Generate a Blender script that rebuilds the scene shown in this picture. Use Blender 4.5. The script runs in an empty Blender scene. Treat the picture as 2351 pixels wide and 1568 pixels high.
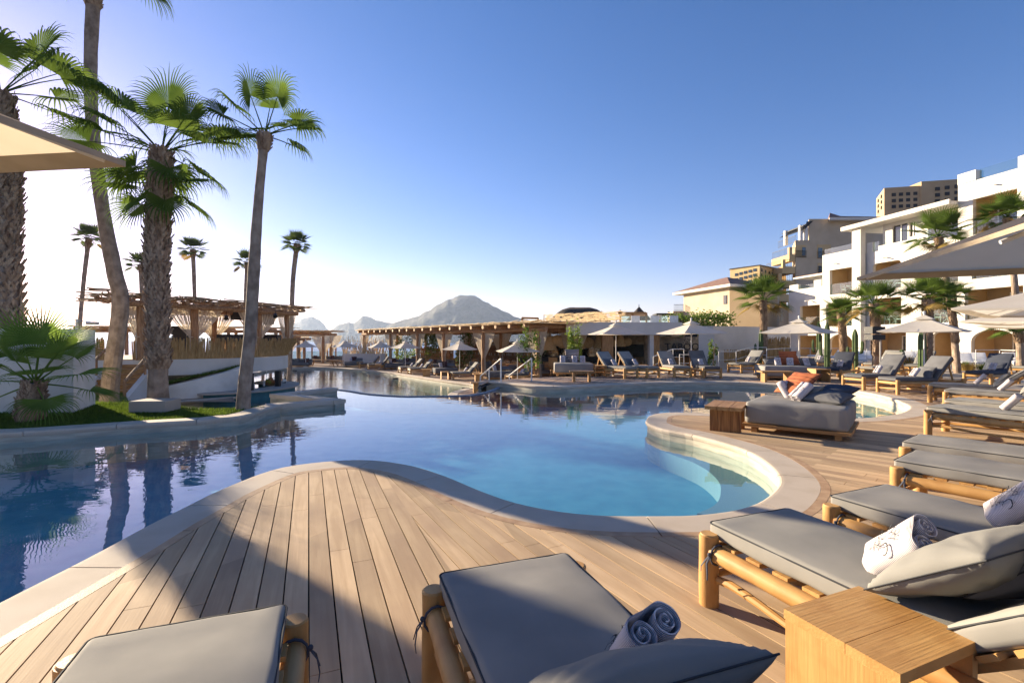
import bpy, bmesh, math, random
from math import sin, cos, pi, radians, sqrt, atan2, tan
from mathutils import Vector as V, Matrix, noise, Euler
from mathutils.geometry import delaunay_2d_cdt
random.seed(11)
S = bpy.context.scene
C = S.collection
# ------------------------------------------------------------------ camera
H, F, CX, HY = 1.6, 1110.0, 1175.5, 781.0      # eye height, focal length and horizon on a 2351 px wide picture
cam = bpy.data.objects.new('camera', bpy.data.cameras.new('camera'))
C.objects.link(cam)
cam.location = (0, 0, H)
cam.rotation_euler = (pi / 2, 0, 0)
cam.data.lens = 17.0
cam.data.sensor_width = 36.0
cam.data.shift_y = -3.0 / 2351
cam.data.clip_start = 0.05
cam.data.clip_end = 60000
S.camera = cam
# ------------------------------------------------------------------ sky and sun
SUN_AZ, SUN_EL = radians(-51.0), radians(13.0)  # azimuth from +Y, negative = left
W = bpy.data.worlds.new('World')
S.world = W
W.use_nodes = True
wn = W.node_tree
sky = wn.nodes.new('ShaderNodeTexSky')
sky.sky_type = 'NISHITA'
sky.sun_disc = False
sky.sun_elevation = SUN_EL
sky.sun_rotation = SUN_AZ
sky.altitude = 0
sky.air_density = 1.0
sky.dust_density = 0.25
sky.ozone_density = 3.0
bg = wn.nodes['Background']
bg.inputs['Strength'].default_value = 0.060
hs = wn.nodes.new('ShaderNodeHueSaturation')
hs.inputs['Saturation'].default_value = 1.25
tn = wn.nodes.new('ShaderNodeMix')
tn.data_type = 'RGBA'
tn.blend_type = 'MULTIPLY'
tn.inputs[0].default_value = 1.0
tn.inputs[7].default_value = (1.22, .84, .99, 1)
wn.links.new(sky.outputs[0], hs.inputs['Color'])
wn.links.new(hs.outputs[0], tn.inputs[6])
wn.links.new(tn.outputs[2], bg.inputs['Color'])
sl = bpy.data.lights.new('sun', 'SUN')
sl.energy = 5.0
sl.angle = radians(0.5)
sl.color = (1.0, 0.83, 0.60)
so = bpy.data.objects.new('sun', sl)
C.objects.link(so)
sdir = V((sin(SUN_AZ) * cos(SUN_EL), cos(SUN_AZ) * cos(SUN_EL), sin(SUN_EL)))
so.rotation_euler = sdir.to_track_quat('Z', 'Y').to_euler()
so.location = (-60, 50, 40)
S.view_settings.view_transform = 'Standard'
S.view_settings.look = 'None'
S.view_settings.gamma = 1
S.view_settings.use_curve_mapping = False
S.view_settings.exposure = 1.80
S.cycles.max_bounces = 10
S.cycles.transparent_max_bounces = 16
S.cycles.volume_bounces = 1


# ------------------------------------------------------------------ helpers
def G(x, y, z=0.0):
    """point of the level z seen at picture point x, y (used as a ruler for real positions)"""
    Y = F * (H - z) / (y - HY)
    return V(((x - CX) * Y / F, Y, z))


def P(x, y, Y):
    return V(((x - CX) * Y / F, Y, H + (HY - y) * Y / F))


LOW = -0.95


def tag(o, label=None, cat=None, group=None, kind=None):
    for k, v in (('label', label), ('category', cat), ('group', group), ('kind', kind)):
        if v:
            o[k] = v
    return o


def empty(name, loc=(0, 0, 0), rz=0.0, label=None, cat=None, group=None):
    o = bpy.data.objects.new(name, None)
    o.empty_display_size = .2
    C.objects.link(o)
    o.location = loc
    o.rotation_euler = (0, 0, rz)
    return tag(o, label, cat, group)


def copy_tree(o, parent=None):
    c = o.copy()
    C.objects.link(c)
    c.parent = parent
    for ch in KIDS.get(o.name, []):
        copy_tree(ch, c)
    return c


KIDS = {}


class MB:
    def __init__(s):
        s.v, s.f, s.mi, s.uv = [], [], [], None

    def add(s, vs, fs, mi=0):
        n = len(s.v)
        s.v += [tuple(p) for p in vs]
        s.f += [tuple(i + n for i in f) for f in fs]
        s.mi += [mi] * len(fs)
        return s

    def box(s, c, d, rz=0.0, mi=0, M=None):
        hx, hy, hz = d[0] / 2, d[1] / 2, d[2] / 2
        R = M if M else Matrix.Rotation(rz, 3, 'Z')
        c = V(c)
        vs = [c + R @ V((sx * hx, sy * hy, sz * hz)) for sz in (-1, 1) for sx, sy in ((-1, -1), (1, -1), (1, 1), (-1, 1))]
        return s.add(vs, [(3, 2, 1, 0), (4, 5, 6, 7), (0, 1, 5, 4), (1, 2, 6, 5), (2, 3, 7, 6), (3, 0, 4, 7)], mi)

    def bar(s, a, b, w, h, mi=0):
        a, b = V(a), V(b)
        d = b - a
        q = d.to_track_quat('X', 'Z').to_matrix()
        return s.box((a + b) / 2, (d.length, w, h), M=q, mi=mi)

    def tube(s, pts, r, n=8, cap=True, wob=0.0, mi=0, flat=1.0):
        pts = [V(p) for p in pts]
        k = len(pts)
        rr = r if isinstance(r, (list, tuple)) else [r] * k
        vs, fs = [], []
        up = V((0, 0, 1))
        prev = None
        for i, p in enumerate(pts):
            t = (pts[min(i + 1, k - 1)] - pts[max(i - 1, 0)])
            if t.length < 1e-7:
                t = V((0, 0, 1))
            t.normalize()
            if prev is None:
                a = t.cross(up)
                if a.length < .1:
                    a = t.cross(V((0, 1, 0)))
            else:
                a = prev - t * prev.dot(t)
            a.normalize()
            prev = a
            b = t.cross(a)
            for j in range(n):
                an = 2 * pi * j / n
                q = rr[i] * (1 + wob * random.uniform(-1, 1))
                vs.append(p + a * cos(an) * q + b * sin(an) * q * flat)
        for i in range(k - 1):
            for j in range(n):
                fs.append((i * n + j, i * n + (j + 1) % n, (i + 1) * n + (j + 1) % n, (i + 1) * n + j))
        if cap:
            fs.append(tuple(range(n - 1, -1, -1)))
            fs.append(tuple((k - 1) * n + j for j in range(n)))
        return s.add(vs, fs, mi)

    def log(s, a, b, r, n=10, seg=8, wob=.05, bend=.0, r2=None, mi=0):
        a, b = V(a), V(b)
        r2 = r2 or r
        L = (b - a).length
        ox, oy = random.uniform(0, 50), random.uniform(0, 50)
        pts, rs = [], []
        for i in range(seg + 1):
            t = i / seg
            o = V((noise.noise(V((ox, t * L * 1.7, 0))), noise.noise(V((ox, t * L * 1.7, 9))), noise.noise(V((oy, t * L * 1.7, 5))))) * bend
            pts.append(a.lerp(b, t) + o * (1 if 0 < i < seg else .4))
            rs.append((r + (r2 - r) * t) * (1 + wob * 2 * noise.noise(V((oy, t * L * 4, 3)))))
        return s.tube(pts, rs, n, mi=mi)

    def prism(s, poly, z0, z1, mi=0):
        n = len(poly)
        a = sum(poly[i][0] * poly[(i + 1) % n][1] - poly[(i + 1) % n][0] * poly[i][1] for i in range(n))
        if a < 0:
            poly = poly[::-1]
        vs = [(p[0], p[1], z0) for p in poly] + [(p[0], p[1], z1) for p in poly]
        fs = [tuple(range(n - 1, -1, -1)), tuple(range(n, 2 * n))] + [(i, (i + 1) % n, n + (i + 1) % n, n + i) for i in range(n)]
        return s.add(vs, fs, mi)

    def ball(s, c, r, nu=12, nv=8, mi=0):
        c = V(c)
        r = r if isinstance(r, (tuple, list)) else (r, r, r)
        vs = [c + V((0, 0, -r[2]))]
        for i in range(1, nv):
            a = -pi / 2 + pi * i / nv
            vs += [c + V((r[0] * cos(a) * cos(2 * pi * j / nu), r[1] * cos(a) * sin(2 * pi * j / nu), r[2] * sin(a))) for j in range(nu)]
        vs.append(c + V((0, 0, r[2])))
        fs = []
        for j in range(nu):
            k = (j + 1) % nu
            fs.append((0, 1 + k, 1 + j))
            for i in range(nv - 2):
                fs.append((1 + i * nu + j, 1 + i * nu + k, 1 + (i + 1) * nu + k, 1 + (i + 1) * nu + j))
            fs.append((1 + (nv - 2) * nu + j, 1 + (nv - 2) * nu + k, len(vs) - 1))
        return s.add(vs, fs, mi)

    def lathe(s, prof, c=(0, 0, 0), n=16, mi=0):
        c = V(c)
        vs, fs = [], []
        k = len(prof)
        for r, z in prof:
            vs += [c + V((r * cos(2 * pi * j / n), r * sin(2 * pi * j / n), z)) for j in range(n)]
        for i in range(k - 1):
            for j in range(n):
                fs.append((i * n + j, i * n + (j + 1) % n, (i + 1) * n + (j + 1) % n, (i + 1) * n + j))
        fs.append(tuple(range(n - 1, -1, -1)))
        fs.append(tuple((k - 1) * n + j for j in range(n)))
        return s.add(vs, fs, mi)

    def cushion(s, c, L, Wd, T, r=.035, puff=.0, wr=.0, M=None, seed=0, nx=14, ny=8, mi=0):
        """rounded, slightly puffed upholstered box"""
        def ax(h, n):
            m = [-h, -h + .25 * r, -h + .6 * r, -h + r]
            inn = [-h + r + (2 * h - 2 * r) * i / n for i in range(1, n)]
            return m + inn + [-a for a in m[::-1]]
        X, Y, Z = ax(L / 2, nx), ax(Wd / 2, ny), ax(T / 2, 2)
        hx, hy, hz = L / 2, Wd / 2, T / 2
        idx, vs, fs = {}, [], []
        c = V(c)
        R = M if M else Matrix.Identity(3)

        def vid(x, y, z):
            k = (round(x, 5), round(y, 5), round(z, 5))
            if k not in idx:
                q = V((max(-hx + r, min(hx - r, x)), max(-hy + r, min(hy - r, y)), max(-hz + r, min(hz - r, z))))
                d = V((x, y, z)) - q
                p = q + d.normalized() * r if d.length > 0 else q
                u, w = x / hx, y / hy
                p.z += (1 if z > 0 else -1) * puff * (1 - u * u) * (1 - w * w) * (abs(z) / hz)
                if wr:
                    n1 = noise.noise(V((p.x * 3 + seed, p.y * 3, p.z * 3)))
                    n2 = noise.noise(V((p.x * 9 + seed, p.y * 14, p.z * 4)))
                    p += d.normalized() * (n1 * wr + n2 * wr * .5) if d.length > 0 else V((0, 0, 0))
                idx[k] = len(vs)
                vs.append(c + R @ p)
            return idx[k]
        for A, B, f in ((X, Y, lambda a, b, sg: (a, b, sg * hz)), (Y, Z, lambda a, b, sg: (sg * hx, a, b)), (Z, X, lambda a, b, sg: (b, sg * hy, a))):
            for i in range(len(A) - 1):
                for j in range(len(B) - 1):
                    for sg in (1, -1):
                        q = [vid(*f(A[i], B[j], sg)), vid(*f(A[i + 1], B[j], sg)), vid(*f(A[i + 1], B[j + 1], sg)), vid(*f(A[i], B[j + 1], sg))]
                        fs.append(tuple(q if sg > 0 else q[::-1]))
        return s.add(vs, fs, mi)

    def mesh(s, name, mats, smooth=False):
        me = bpy.data.meshes.new(name)
        me.from_pydata(s.v, [], s.f)
        for m in (mats if isinstance(mats, (list, tuple)) else [mats]):
            me.materials.append(m)
        if any(s.mi):
            me.polygons.foreach_set('material_index', s.mi)
        if smooth:
            me.polygons.foreach_set('use_smooth', [True] * len(me.polygons))
            if smooth != 'all':
                try:
                    me.set_sharp_from_angle(angle=radians(40))
                except Exception:
                    pass
        me.update()
        return me

    def build(s, name, mats, parent=None, smooth=False, loc=None):
        return link(name, s.mesh(name, mats, smooth), parent, loc)


def link(name, me, parent=None, loc=None, rot=None):
    o = bpy.data.objects.new(name, me)
    C.objects.link(o)
    if loc is not None:
        o.location = loc
    if rot is not None:
        o.rotation_euler = rot
    if parent is not None:
        o.parent = parent
        KIDS.setdefault(parent.name, []).append(o)
    return o


def struct(o):
    o['kind'] = 'structure'
    return o


# ------------------------------------------------------------------ materials
def _n(t, typ, **kw):
    n = t.nodes.new(typ)
    for k, v in kw.items():
        setattr(n, k, v)
    return n


def nmat(name, c1, c2=None, rough=.7, sc=5.0, st=(1, 1, 1), bump=0.0, bsc=40.0, bst=None, spec=.3, det=5.0, lo=.35, hi=.65, coord='Object', transl=0.0, metal=0.0, c3=None, sc3=1.0, bd=.01, attr=None, dist=0.0):
    m = bpy.data.materials.new(name)
    m.use_nodes = True
    t = m.node_tree
    L = t.links.new
    b = t.nodes['Principled BSDF']
    b.inputs['Roughness'].default_value = rough
    b.inputs['Specular IOR Level'].default_value = spec
    b.inputs['Metallic'].default_value = metal
    tc = _n(t, 'ShaderNodeTexCoord')
    mp = _n(t, 'ShaderNodeMapping')
    mp.inputs['Scale'].default_value = st
    L(tc.outputs[coord], mp.inputs[0])
    col = None
    c2 = c2 or tuple(x * .75 for x in c1)
    no = _n(t, 'ShaderNodeTexNoise')
    no.inputs['Scale'].default_value = sc
    no.inputs['Detail'].default_value = det
    no.inputs['Distortion'].default_value = dist
    L(mp.outputs[0], no.inputs['Vector'])
    rp = _n(t, 'ShaderNodeValToRGB')
    rp.color_ramp.elements[0].position = lo
    rp.color_ramp.elements[1].position = hi
    rp.color_ramp.elements[0].color = (*c2, 1)
    rp.color_ramp.elements[1].color = (*c1, 1)
    L(no.outputs['Fac'], rp.inputs[0])
    col = rp.outputs[0]
    if c3:
        n3 = _n(t, 'ShaderNodeTexNoise')
        n3.inputs['Scale'].default_value = sc3
        n3.inputs['Detail'].default_value = 6
        L(tc.outputs[coord], n3.inputs['Vector'])
        mr = _n(t, 'ShaderNodeMapRange')
        mr.inputs[1].default_value = .45
        mr.inputs[2].default_value = .75
        L(n3.outputs['Fac'], mr.inputs[0])
        mx = _n(t, 'ShaderNodeMix', data_type='RGBA')
        L(mr.outputs[0], mx.inputs[0])
        L(col, mx.inputs[6])
        mx.inputs[7].default_value = (*c3, 1)
        col = mx.outputs[2]
    if attr:
        at = _n(t, 'ShaderNodeAttribute', attribute_name=attr)
        hs = _n(t, 'ShaderNodeHueSaturation')
        mr = _n(t, 'ShaderNodeMapRange')
        mr.inputs[3].default_value = .78
        mr.inputs[4].default_value = 1.16
        L(at.outputs['Fac'], mr.inputs[0])
        L(mr.outputs[0], hs.inputs['Value'])
        L(col, hs.inputs['Color'])
        col = hs.outputs[0]
    L(col, b.inputs['Base Color'])
    if bump:
        n2 = _n(t, 'ShaderNodeTexNoise')
        n2.inputs['Scale'].default_value = bsc
        n2.inputs['Detail'].default_value = 4
        if bst:
            m2 = _n(t, 'ShaderNodeMapping')
            m2.inputs['Scale'].default_value = bst
            L(tc.outputs[coord], m2.inputs[0])
            L(m2.outputs[0], n2.inputs['Vector'])
        else:
            L(mp.outputs[0], n2.inputs['Vector'])
        bp = _n(t, 'ShaderNodeBump')
        bp.inputs['Strength'].default_value = bump
        bp.inputs['Distance'].default_value = bd
        L(n2.outputs['Fac'], bp.inputs['Height'])
        L(bp.outputs[0], b.inputs['Normal'])
    if transl:
        tr = _n(t, 'ShaderNodeBsdfTranslucent')
        L(col, tr.inputs[0])
        ms = _n(t, 'ShaderNodeMixShader')
        ms.inputs[0].default_value = transl
        L(b.outputs[0], ms.inputs[1])
        L(tr.outputs[0], ms.inputs[2])
        L(ms.outputs[0], t.nodes['Material Output'].inputs[0])
    return m


M = {}
def wood(k, a, b, ax, rough=.55, tight=1.0, **kw):
    st = [9.0 * tight] * 3
    st[ax] = 1.1
    bst = [60.0] * 3
    bst[ax] = 3.0
    M[k] = nmat(k, a, b, rough=rough, dist=.5, sc=1.6, st=tuple(st), bump=.35, bsc=1.5, bst=tuple(bst), bd=.004, **kw)


for i, axn in enumerate('xyz'):
    wood('pine_' + axn, (.50, .29, .105), (.43, .235, .078), i, c3=(.34, .165, .05), sc3=5)
    wood('teak_' + axn, (.40, .22, .085), (.25, .125, .042), i)
    wood('bark_' + axn, (.44, .26, .135), (.22, .12, .06), i, rough=.85)
M['gnarly'] = nmat('gnarly', (.34, .17, .06), (.13, .055, .02), rough=.8, sc=1.5, st=(25, 25, 1.2), bump=.9, bsc=1.2, bst=(45, 45, 2.5), bd=.012)
M['grey_fabric'] = nmat('grey_fabric', (.25, .24, .222), (.21, .202, .188), rough=.9, sc=2.5, bump=.35, bsc=650, bd=.0015, spec=.15)
M['dark_fabric'] = nmat('dark_fabric', (.135, .135, .138), (.105, .105, .108), rough=.9, sc=3, bump=.35, bsc=650, bd=.0015, spec=.15)
M['light_fabric'] = nmat('light_fabric', (.275, .265, .24), (.235, .228, .208), rough=.9, sc=3, bump=.35, bsc=600, bd=.0015, spec=.15)
M['navy'] = nmat('navy', (.07, .078, .10), (.055, .062, .082), rough=.9, sc=3, bump=.3, bsc=600, bd=.0015, spec=.15)
M['piping'] = nmat('piping', (.045, .047, .052), rough=.85)
M['white_paint'] = nmat('white_paint', (.78, .77, .74), (.66, .65, .61), rough=.5, sc=6)
M['white_fabric'] = nmat('white_fabric', (.74, .73, .71), (.64, .63, .61), rough=.9, sc=5, bump=.2, bsc=300, bd=.002)
M['metal'] = nmat('metal', (.55, .53, .5), (.45, .43, .4), rough=.35, metal=.8)
M['black'] = nmat('black', (.012, .012, .013), (.02, .02, .02), rough=.5, sc=12)
M['umb_pole'] = nmat('umb_pole', (.72, .71, .68), (.6, .59, .56), rough=.35)
M['stucco_white'] = nmat('stucco_white', (.66, .63, .575), (.6, .57, .52), rough=.95, sc=.9, bump=.35, bsc=90, bd=.006, c3=(.52, .49, .43), sc3=.5)
M['stucco_wall'] = nmat('stucco_wall', (.72, .69, .63), (.64, .61, .55), rough=.95, sc=1.2, bump=.4, bsc=60, bd=.008, c3=(.45, .41, .35), sc3=.8)
M['stucco_beige'] = nmat('stucco_beige', (.50, .42, .30), (.44, .36, .25), rough=.95, sc=.7, bump=.5, bsc=25, bd=.02)
M['stucco_yellow'] = nmat('stucco_yellow', (.56, .42, .22), (.50, .36, .18), rough=.95, sc=.7, bump=.4, bsc=25, bd=.02)
M['stucco_tan'] = nmat('stucco_tan', (.46, .34, .20), (.40, .29, .165), rough=.95, sc=.5, bump=.5, bsc=20, bd=.02)
M['ochre'] = nmat('ochre', (.48, .34, .18), (.42, .29, .15), rough=.95, sc=1)
M['roof_tile'] = nmat('roof_tile', (.30, .175, .125), (.21, .12, .09), rough=.85, sc=3, st=(1, 1, 1), bump=.8, bsc=7, bst=(6, .5, .5), bd=.08)
M['thatch'] = nmat('thatch', (.12, .10, .085), (.05, .042, .036), rough=1, sc=6, bump=1, bsc=30, bd=.08)
M['reed'] = nmat('reed', (.50, .33, .14), (.27, .16, .06), rough=.8, sc=1.5, st=(22, 22, 1.2), bump=.6, bsc=2, bst=(40, 40, 2))
M['reed_pale'] = nmat('reed_pale', (.74, .58, .36), (.48, .34, .18), rough=.85, sc=1.5, st=(16, 16, 16), bump=.6, bsc=4)
M['stick'] = nmat('stick', (.46, .32, .19), (.25, .155, .08), rough=.9, sc=4, bump=.6, bsc=20)
M['grass'] = nmat('grass', (.13, .19, .025), (.06, .10, .012), rough=.9, sc=9, transl=.35)
M['soil'] = nmat('soil', (.10, .12, .03), (.07, .07, .025), rough=1, sc=6, bump=.6, bsc=40)
M['leaf'] = nmat('leaf', (.135, .20, .035), (.06, .105, .018), rough=.75, sc=.9, transl=.42, spec=.12)
M['leaf_young'] = nmat('leaf_young', (.20, .29, .05), (.10, .17, .025), rough=.65, sc=1.2, transl=.45, spec=.2)
M['leaf_far'] = nmat('leaf_far', (.09, .13, .035), (.045, .07, .02), rough=.6, sc=1.5, transl=.35)
M['leaf_bright'] = nmat('leaf_bright', (.22, .30, .04), (.09, .15, .02), rough=.5, sc=1.5, transl=.45)
M['leaf_dry'] = nmat('leaf_dry', (.36, .26, .07), (.22, .14, .04), rough=.7, sc=2, transl=.4)
M['trunk'] = nmat('trunk', (.37, .285, .215), (.20, .145, .105), rough=.95, sc=2.6, st=(2.2, 2.2, 1.6), bump=.8, bsc=6, bst=(6, 6, 10), bd=.02)
M['boot'] = nmat('boot', (.46, .34, .235), (.19, .12, .075), rough=.95, sc=3, st=(3, 3, 1), bump=.8, bsc=20, bd=.02)
M['cactus'] = nmat('cactus', (.10, .15, .05), (.05, .085, .03), rough=.7, sc=4)
M['stone'] = nmat('stone', (.40, .335, .24), (.22, .175, .115), rough=.95, sc=5, bump=1, bsc=7, bd=.06, c3=(.14, .11, .08), sc3=2.5)
M['shade_cloth'] = nmat('shade_cloth', (.80, .66, .45), (.74, .60, .40), rough=.9, sc=4, bump=.35, bsc=350, bd=.003, transl=.6)
M['umb_cloth'] = nmat('umb_cloth', (.78, .73, .64), (.72, .67, .58), rough=.9, sc=4, transl=.42)
M['hem'] = nmat('hem', (.42, .34, .24), (.36, .29, .2), rough=.9, sc=10, transl=.1)
M['curtain'] = nmat('curtain', (.62, .54, .42), (.5, .42, .31), rough=.9, sc=6, transl=.3)
M['orange'] = nmat('orange', (.42, .125, .045), (.22, .06, .025), rough=.85, sc=2.2, st=(.4, 9, .4), lo=.45, hi=.55)
M['striped'] = nmat('striped', (.40, .35, .31), (.10, .07, .065), rough=.9, sc=2.2, st=(.3, 11, .3), lo=.48, hi=.52)
M['maroon'] = nmat('maroon', (.09, .045, .04), (.05, .025, .025), rough=.9)
M['lamp_wicker'] = nmat('lamp_wicker', (.55, .40, .21), (.36, .24, .11), rough=.8, sc=20, bump=.6, bsc=60)
M['concrete'] = nmat('concrete', (.43, .38, .32), (.36, .31, .26), rough=.9, sc=1.1, bump=.3, bsc=120, bd=.003, c3=(.31, .27, .225), sc3=.6)
M['paving'] = nmat('paving', (.46, .39, .315), (.38, .32, .255), rough=.9, sc=.8, bump=.2, bsc=80, bd=.004, c3=(.30, .25, .20), sc3=.4)
M['coping'] = nmat('coping', (.56, .48, .385), (.43, .36, .28), rough=.85, sc=260, det=3, bump=.45, bsc=420, bd=.003, c3=(.42, .345, .26), sc3=2.2)
M['poolwall'] = nmat('poolwall', (.46, .42, .33), (.31, .29, .23), rough=.8, sc=2.5, st=(1, 1, 7), bump=.3, bsc=60, bd=.004)
M['weir'] = nmat('weir', (.20, .22, .25), (.14, .16, .19), rough=.5, sc=5)
M['basin'] = nmat('basin', (.095, .335, .42), (.06, .265, .36), rough=.8, sc=3, det=6, bump=.3, bsc=60, bd=.004)
M['basin_deep'] = nmat('basin_deep', (.05, .17, .20), (.04, .13, .16), rough=.8, sc=3)
M['ledge'] = nmat('ledge', (.24, .33, .34), (.19, .27, .29), rough=.8, sc=60)
M['fruit'] = nmat('fruit', (.20, .26, .03), (.30, .10, .02), rough=.5, sc=6)
M['ceramic'] = nmat('ceramic', (.60, .57, .52), (.45, .42, .38), rough=.3, sc=12)
M['terracotta'] = nmat('terracotta', (.38, .17, .07), (.26, .11, .04), rough=.6, sc=8)


def glassy(name, col, rough=.05, alpha=.5, ior=1.45, spec=(1, 1, 1)):
    m = bpy.data.materials.new(name)
    m.use_nodes = True
    t = m.node_tree
    t.nodes.clear()
    o = _n(t, 'ShaderNodeOutputMaterial')
    tr = _n(t, 'ShaderNodeBsdfTransparent')
    tr.inputs[0].default_value = (*col, 1)
    gl = _n(t, 'ShaderNodeBsdfGlossy')
    gl.inputs['Roughness'].default_value = rough
    gl.inputs['Color'].default_value = (*spec, 1)
    # Schlick reflectance, the same from above and from below, so daylight also reaches what lies behind
    fr = _n(t, 'ShaderNodeLayerWeight')
    fr.inputs['Blend'].default_value = .5
    pw = _n(t, 'ShaderNodeMath', operation='POWER')
    pw.inputs[1].default_value = 5.0
    r0 = ((ior - 1) / (ior + 1)) ** 2
    ma = _n(t, 'ShaderNodeMath', operation='MULTIPLY_ADD')
    ma.inputs[1].default_value = 1 - r0
    ma.inputs[2].default_value = r0
    t.links.new(fr.outputs['Facing'], pw.inputs[0])
    t.links.new(pw.outputs[0], ma.inputs[0])
    mx = _n(t, 'ShaderNodeMixShader')
    t.links.new(ma.outputs[0], mx.inputs[0])
    t.links.new(tr.outputs[0], mx.inputs[1])
    t.links.new(gl.outputs[0], mx.inputs[2])
    t.links.new(mx.outputs[0], o.inputs[0])
    return m, t, fr, gl


M['glass'] = glassy('glass', (.78, .88, .86), ior=1.7)[0]
M['bottle'] = glassy('bottle', (.75, .8, .8), ior=1.6)[0]
m, t, fr, gl = glassy('pool_water', (.72, .92, .97), rough=0.0, ior=1.85)
tc = _n(t, 'ShaderNodeTexCoord')
mpn = _n(t, 'ShaderNodeMapping')
mpn.inputs['Scale'].default_value = (.8, 1.5, 1)
t.links.new(tc.outputs['Object'], mpn.inputs[0])
n1 = _n(t, 'ShaderNodeTexNoise')
n1.inputs['Scale'].default_value = 2.2
n1.inputs['Detail'].default_value = 2.5
t.links.new(mpn.outputs[0], n1.inputs['Vector'])
bp = _n(t, 'ShaderNodeBump')
bp.inputs['Strength'].default_value = .5
bp.inputs['Distance'].default_value = .0055
t.links.new(n1.outputs['Fac'], bp.inputs['Height'])
t.links.new(bp.outputs[0], fr.inputs['Normal'])
t.links.new(bp.outputs[0], gl.inputs['Normal'])
M['water'] = m
M['water_low'] = m.copy()
M['water_low'].name = 'pool_water_rippled'
for q in M['water_low'].node_tree.nodes:
    if q.type == 'BUMP':
        q.inputs['Distance'].default_value = .03
    if q.type == 'TEX_NOISE':
        q.inputs['Scale'].default_value = 3.2
M['sea'] = nmat('sea', (.05, .10, .17), (.03, .07, .13), rough=.28, sc=.02, bump=1.0, bsc=.25, bst=(1, 2.5, 1), bd=.5, spec=.6)
M['window'] = nmat('window', (.03, .045, .055), (.015, .02, .025), rough=.06, sc=.6, spec=1.0)
M['window_blue'] = nmat('window_blue', (.12, .22, .30), (.06, .12, .17), rough=.06, sc=.4, spec=1.0)
M['hill'] = nmat('hill', (.12, .11, .085), (.045, .05, .035), rough=1, sc=.03, det=12, bump=.9, bsc=.05, bd=14, c3=(.03, .035, .022), sc3=.012)


# striped towel
m = nmat('towel', (.66, .60, .59), (.58, .53, .53), rough=.95, sc=5)
t = m.node_tree
b = t.nodes['Principled BSDF']
tc = _n(t, 'ShaderNodeTexCoord')
wv = _n(t, 'ShaderNodeTexWave', bands_direction='Y')
wv.inputs['Scale'].default_value = 42
wv.inputs['Distortion'].default_value = .15
t.links.new(tc.outputs['Object'], wv.inputs['Vector'])
mx = _n(t, 'ShaderNodeMix', data_type='RGBA')
mx.inputs[6].default_value = (.70, .64, .63, 1)
mx.inputs[7].default_value = (.30, .27, .30, 1)
mr = _n(t, 'ShaderNodeMapRange')
mr.inputs[1].default_value = .45
mr.inputs[2].default_value = .8
t.links.new(wv.outputs['Fac'], mr.inputs[0])
t.links.new(mr.outputs[0], mx.inputs[0])
t.links.new(mx.outputs[2], b.inputs['Base Color'])
bp = _n(t, 'ShaderNodeBump')
bp.inputs['Strength'].default_value = .7
bp.inputs['Distance'].default_value = .003
t.links.new(wv.outputs['Fac'], bp.inputs['Height'])
t.links.new(bp.outputs[0], b.inputs['Normal'])
M['towel'] = m

# deck boards: uv runs along (u) and across (v) each board, pid varies per board
m = nmat('deck', (.56, .405, .245), (.43, .295, .17), rough=.62, sc=1.0, st=(1.3, 16, 1), coord='UV', attr='pid', bump=.3, bsc=1.0, bst=(3, 90, 1), bd=.003, lo=.3, hi=.7, c3=(.34, .23, .145), sc3=.9, spec=.35, dist=.7)
t = m.node_tree
t.nodes['Principled BSDF'].inputs['Roughness'].default_value = .78
t.nodes['Principled BSDF'].inputs['Specular IOR Level'].default_value = .2
M['deck'] = m
M['deck_old'] = nmat('deck_old', (.50, .35, .23), (.36, .24, .15), rough=.65, sc=1.0, st=(1.3, 16, 1), coord='UV', attr='pid', bump=.3, bsc=1.0, bst=(3, 90, 1), bd=.003, lo=.3, hi=.7, c3=(.25, .165, .11), sc3=.7, spec=.3, dist=.7)
M['border'] = nmat('border', (.46, .31, .18), (.33, .20, .11), rough=.65, sc=3, st=(2, 2, 2), bump=.3, bsc=60)


# ------------------------------------------------------------------ 2D tools
def inside(p, poly):
    x, y = p
    c = False
    n = len(poly)
    for i in range(n):
        x1, y1 = poly[i]
        x2, y2 = poly[i - 1]
        if (y1 > y) != (y2 > y) and x < (x2 - x1) * (y - y1) / (y2 - y1) + x1:
            c = not c
    return c


def tri(outer, holes=(), extra=()):
    vs, es = [], []
    for lp in [outer] + list(holes):
        n0 = len(vs)
        vs += [V((p[0], p[1])) for p in lp]
        es += [(n0 + i, n0 + (i + 1) % len(lp)) for i in range(len(lp))]
    vs += [V((p[0], p[1])) for p in extra]
    r = delaunay_2d_cdt(vs, es, [], 0, 1e-6)
    ov = [(p.x, p.y) for p in r[0]]
    fs = []
    for f in r[2]:
        c = (sum(ov[i][0] for i in f) / len(f), sum(ov[i][1] for i in f) / len(f))
        if inside(c, outer) and not any(inside(c, h) for h in holes):
            fs.append(tuple(f))
    return ov, fs


def smooth_path(pts, n=8, closed=False):
    """Catmull-Rom through the points"""
    out = []
    k = len(pts)
    for i in range(k if closed else k - 1):
        p0 = pts[(i - 1) % k] if closed or i > 0 else pts[0]
        p1, p2 = pts[i], pts[(i + 1) % k]
        p3 = pts[(i + 2) % k] if closed or i + 2 < k else pts[-1]
        for j in range(n):
            t = j / n
            out.append(tuple(.5 * ((2 * p1[a]) + (-p0[a] + p2[a]) * t + (2 * p0[a] - 5 * p1[a] + 4 * p2[a] - p3[a]) * t * t + (-p0[a] + 3 * p1[a] - 3 * p2[a] + p3[a]) * t ** 3) for a in (0, 1)))
    if not closed:
        out.append(tuple(pts[-1][:2]))
    return out


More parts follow.
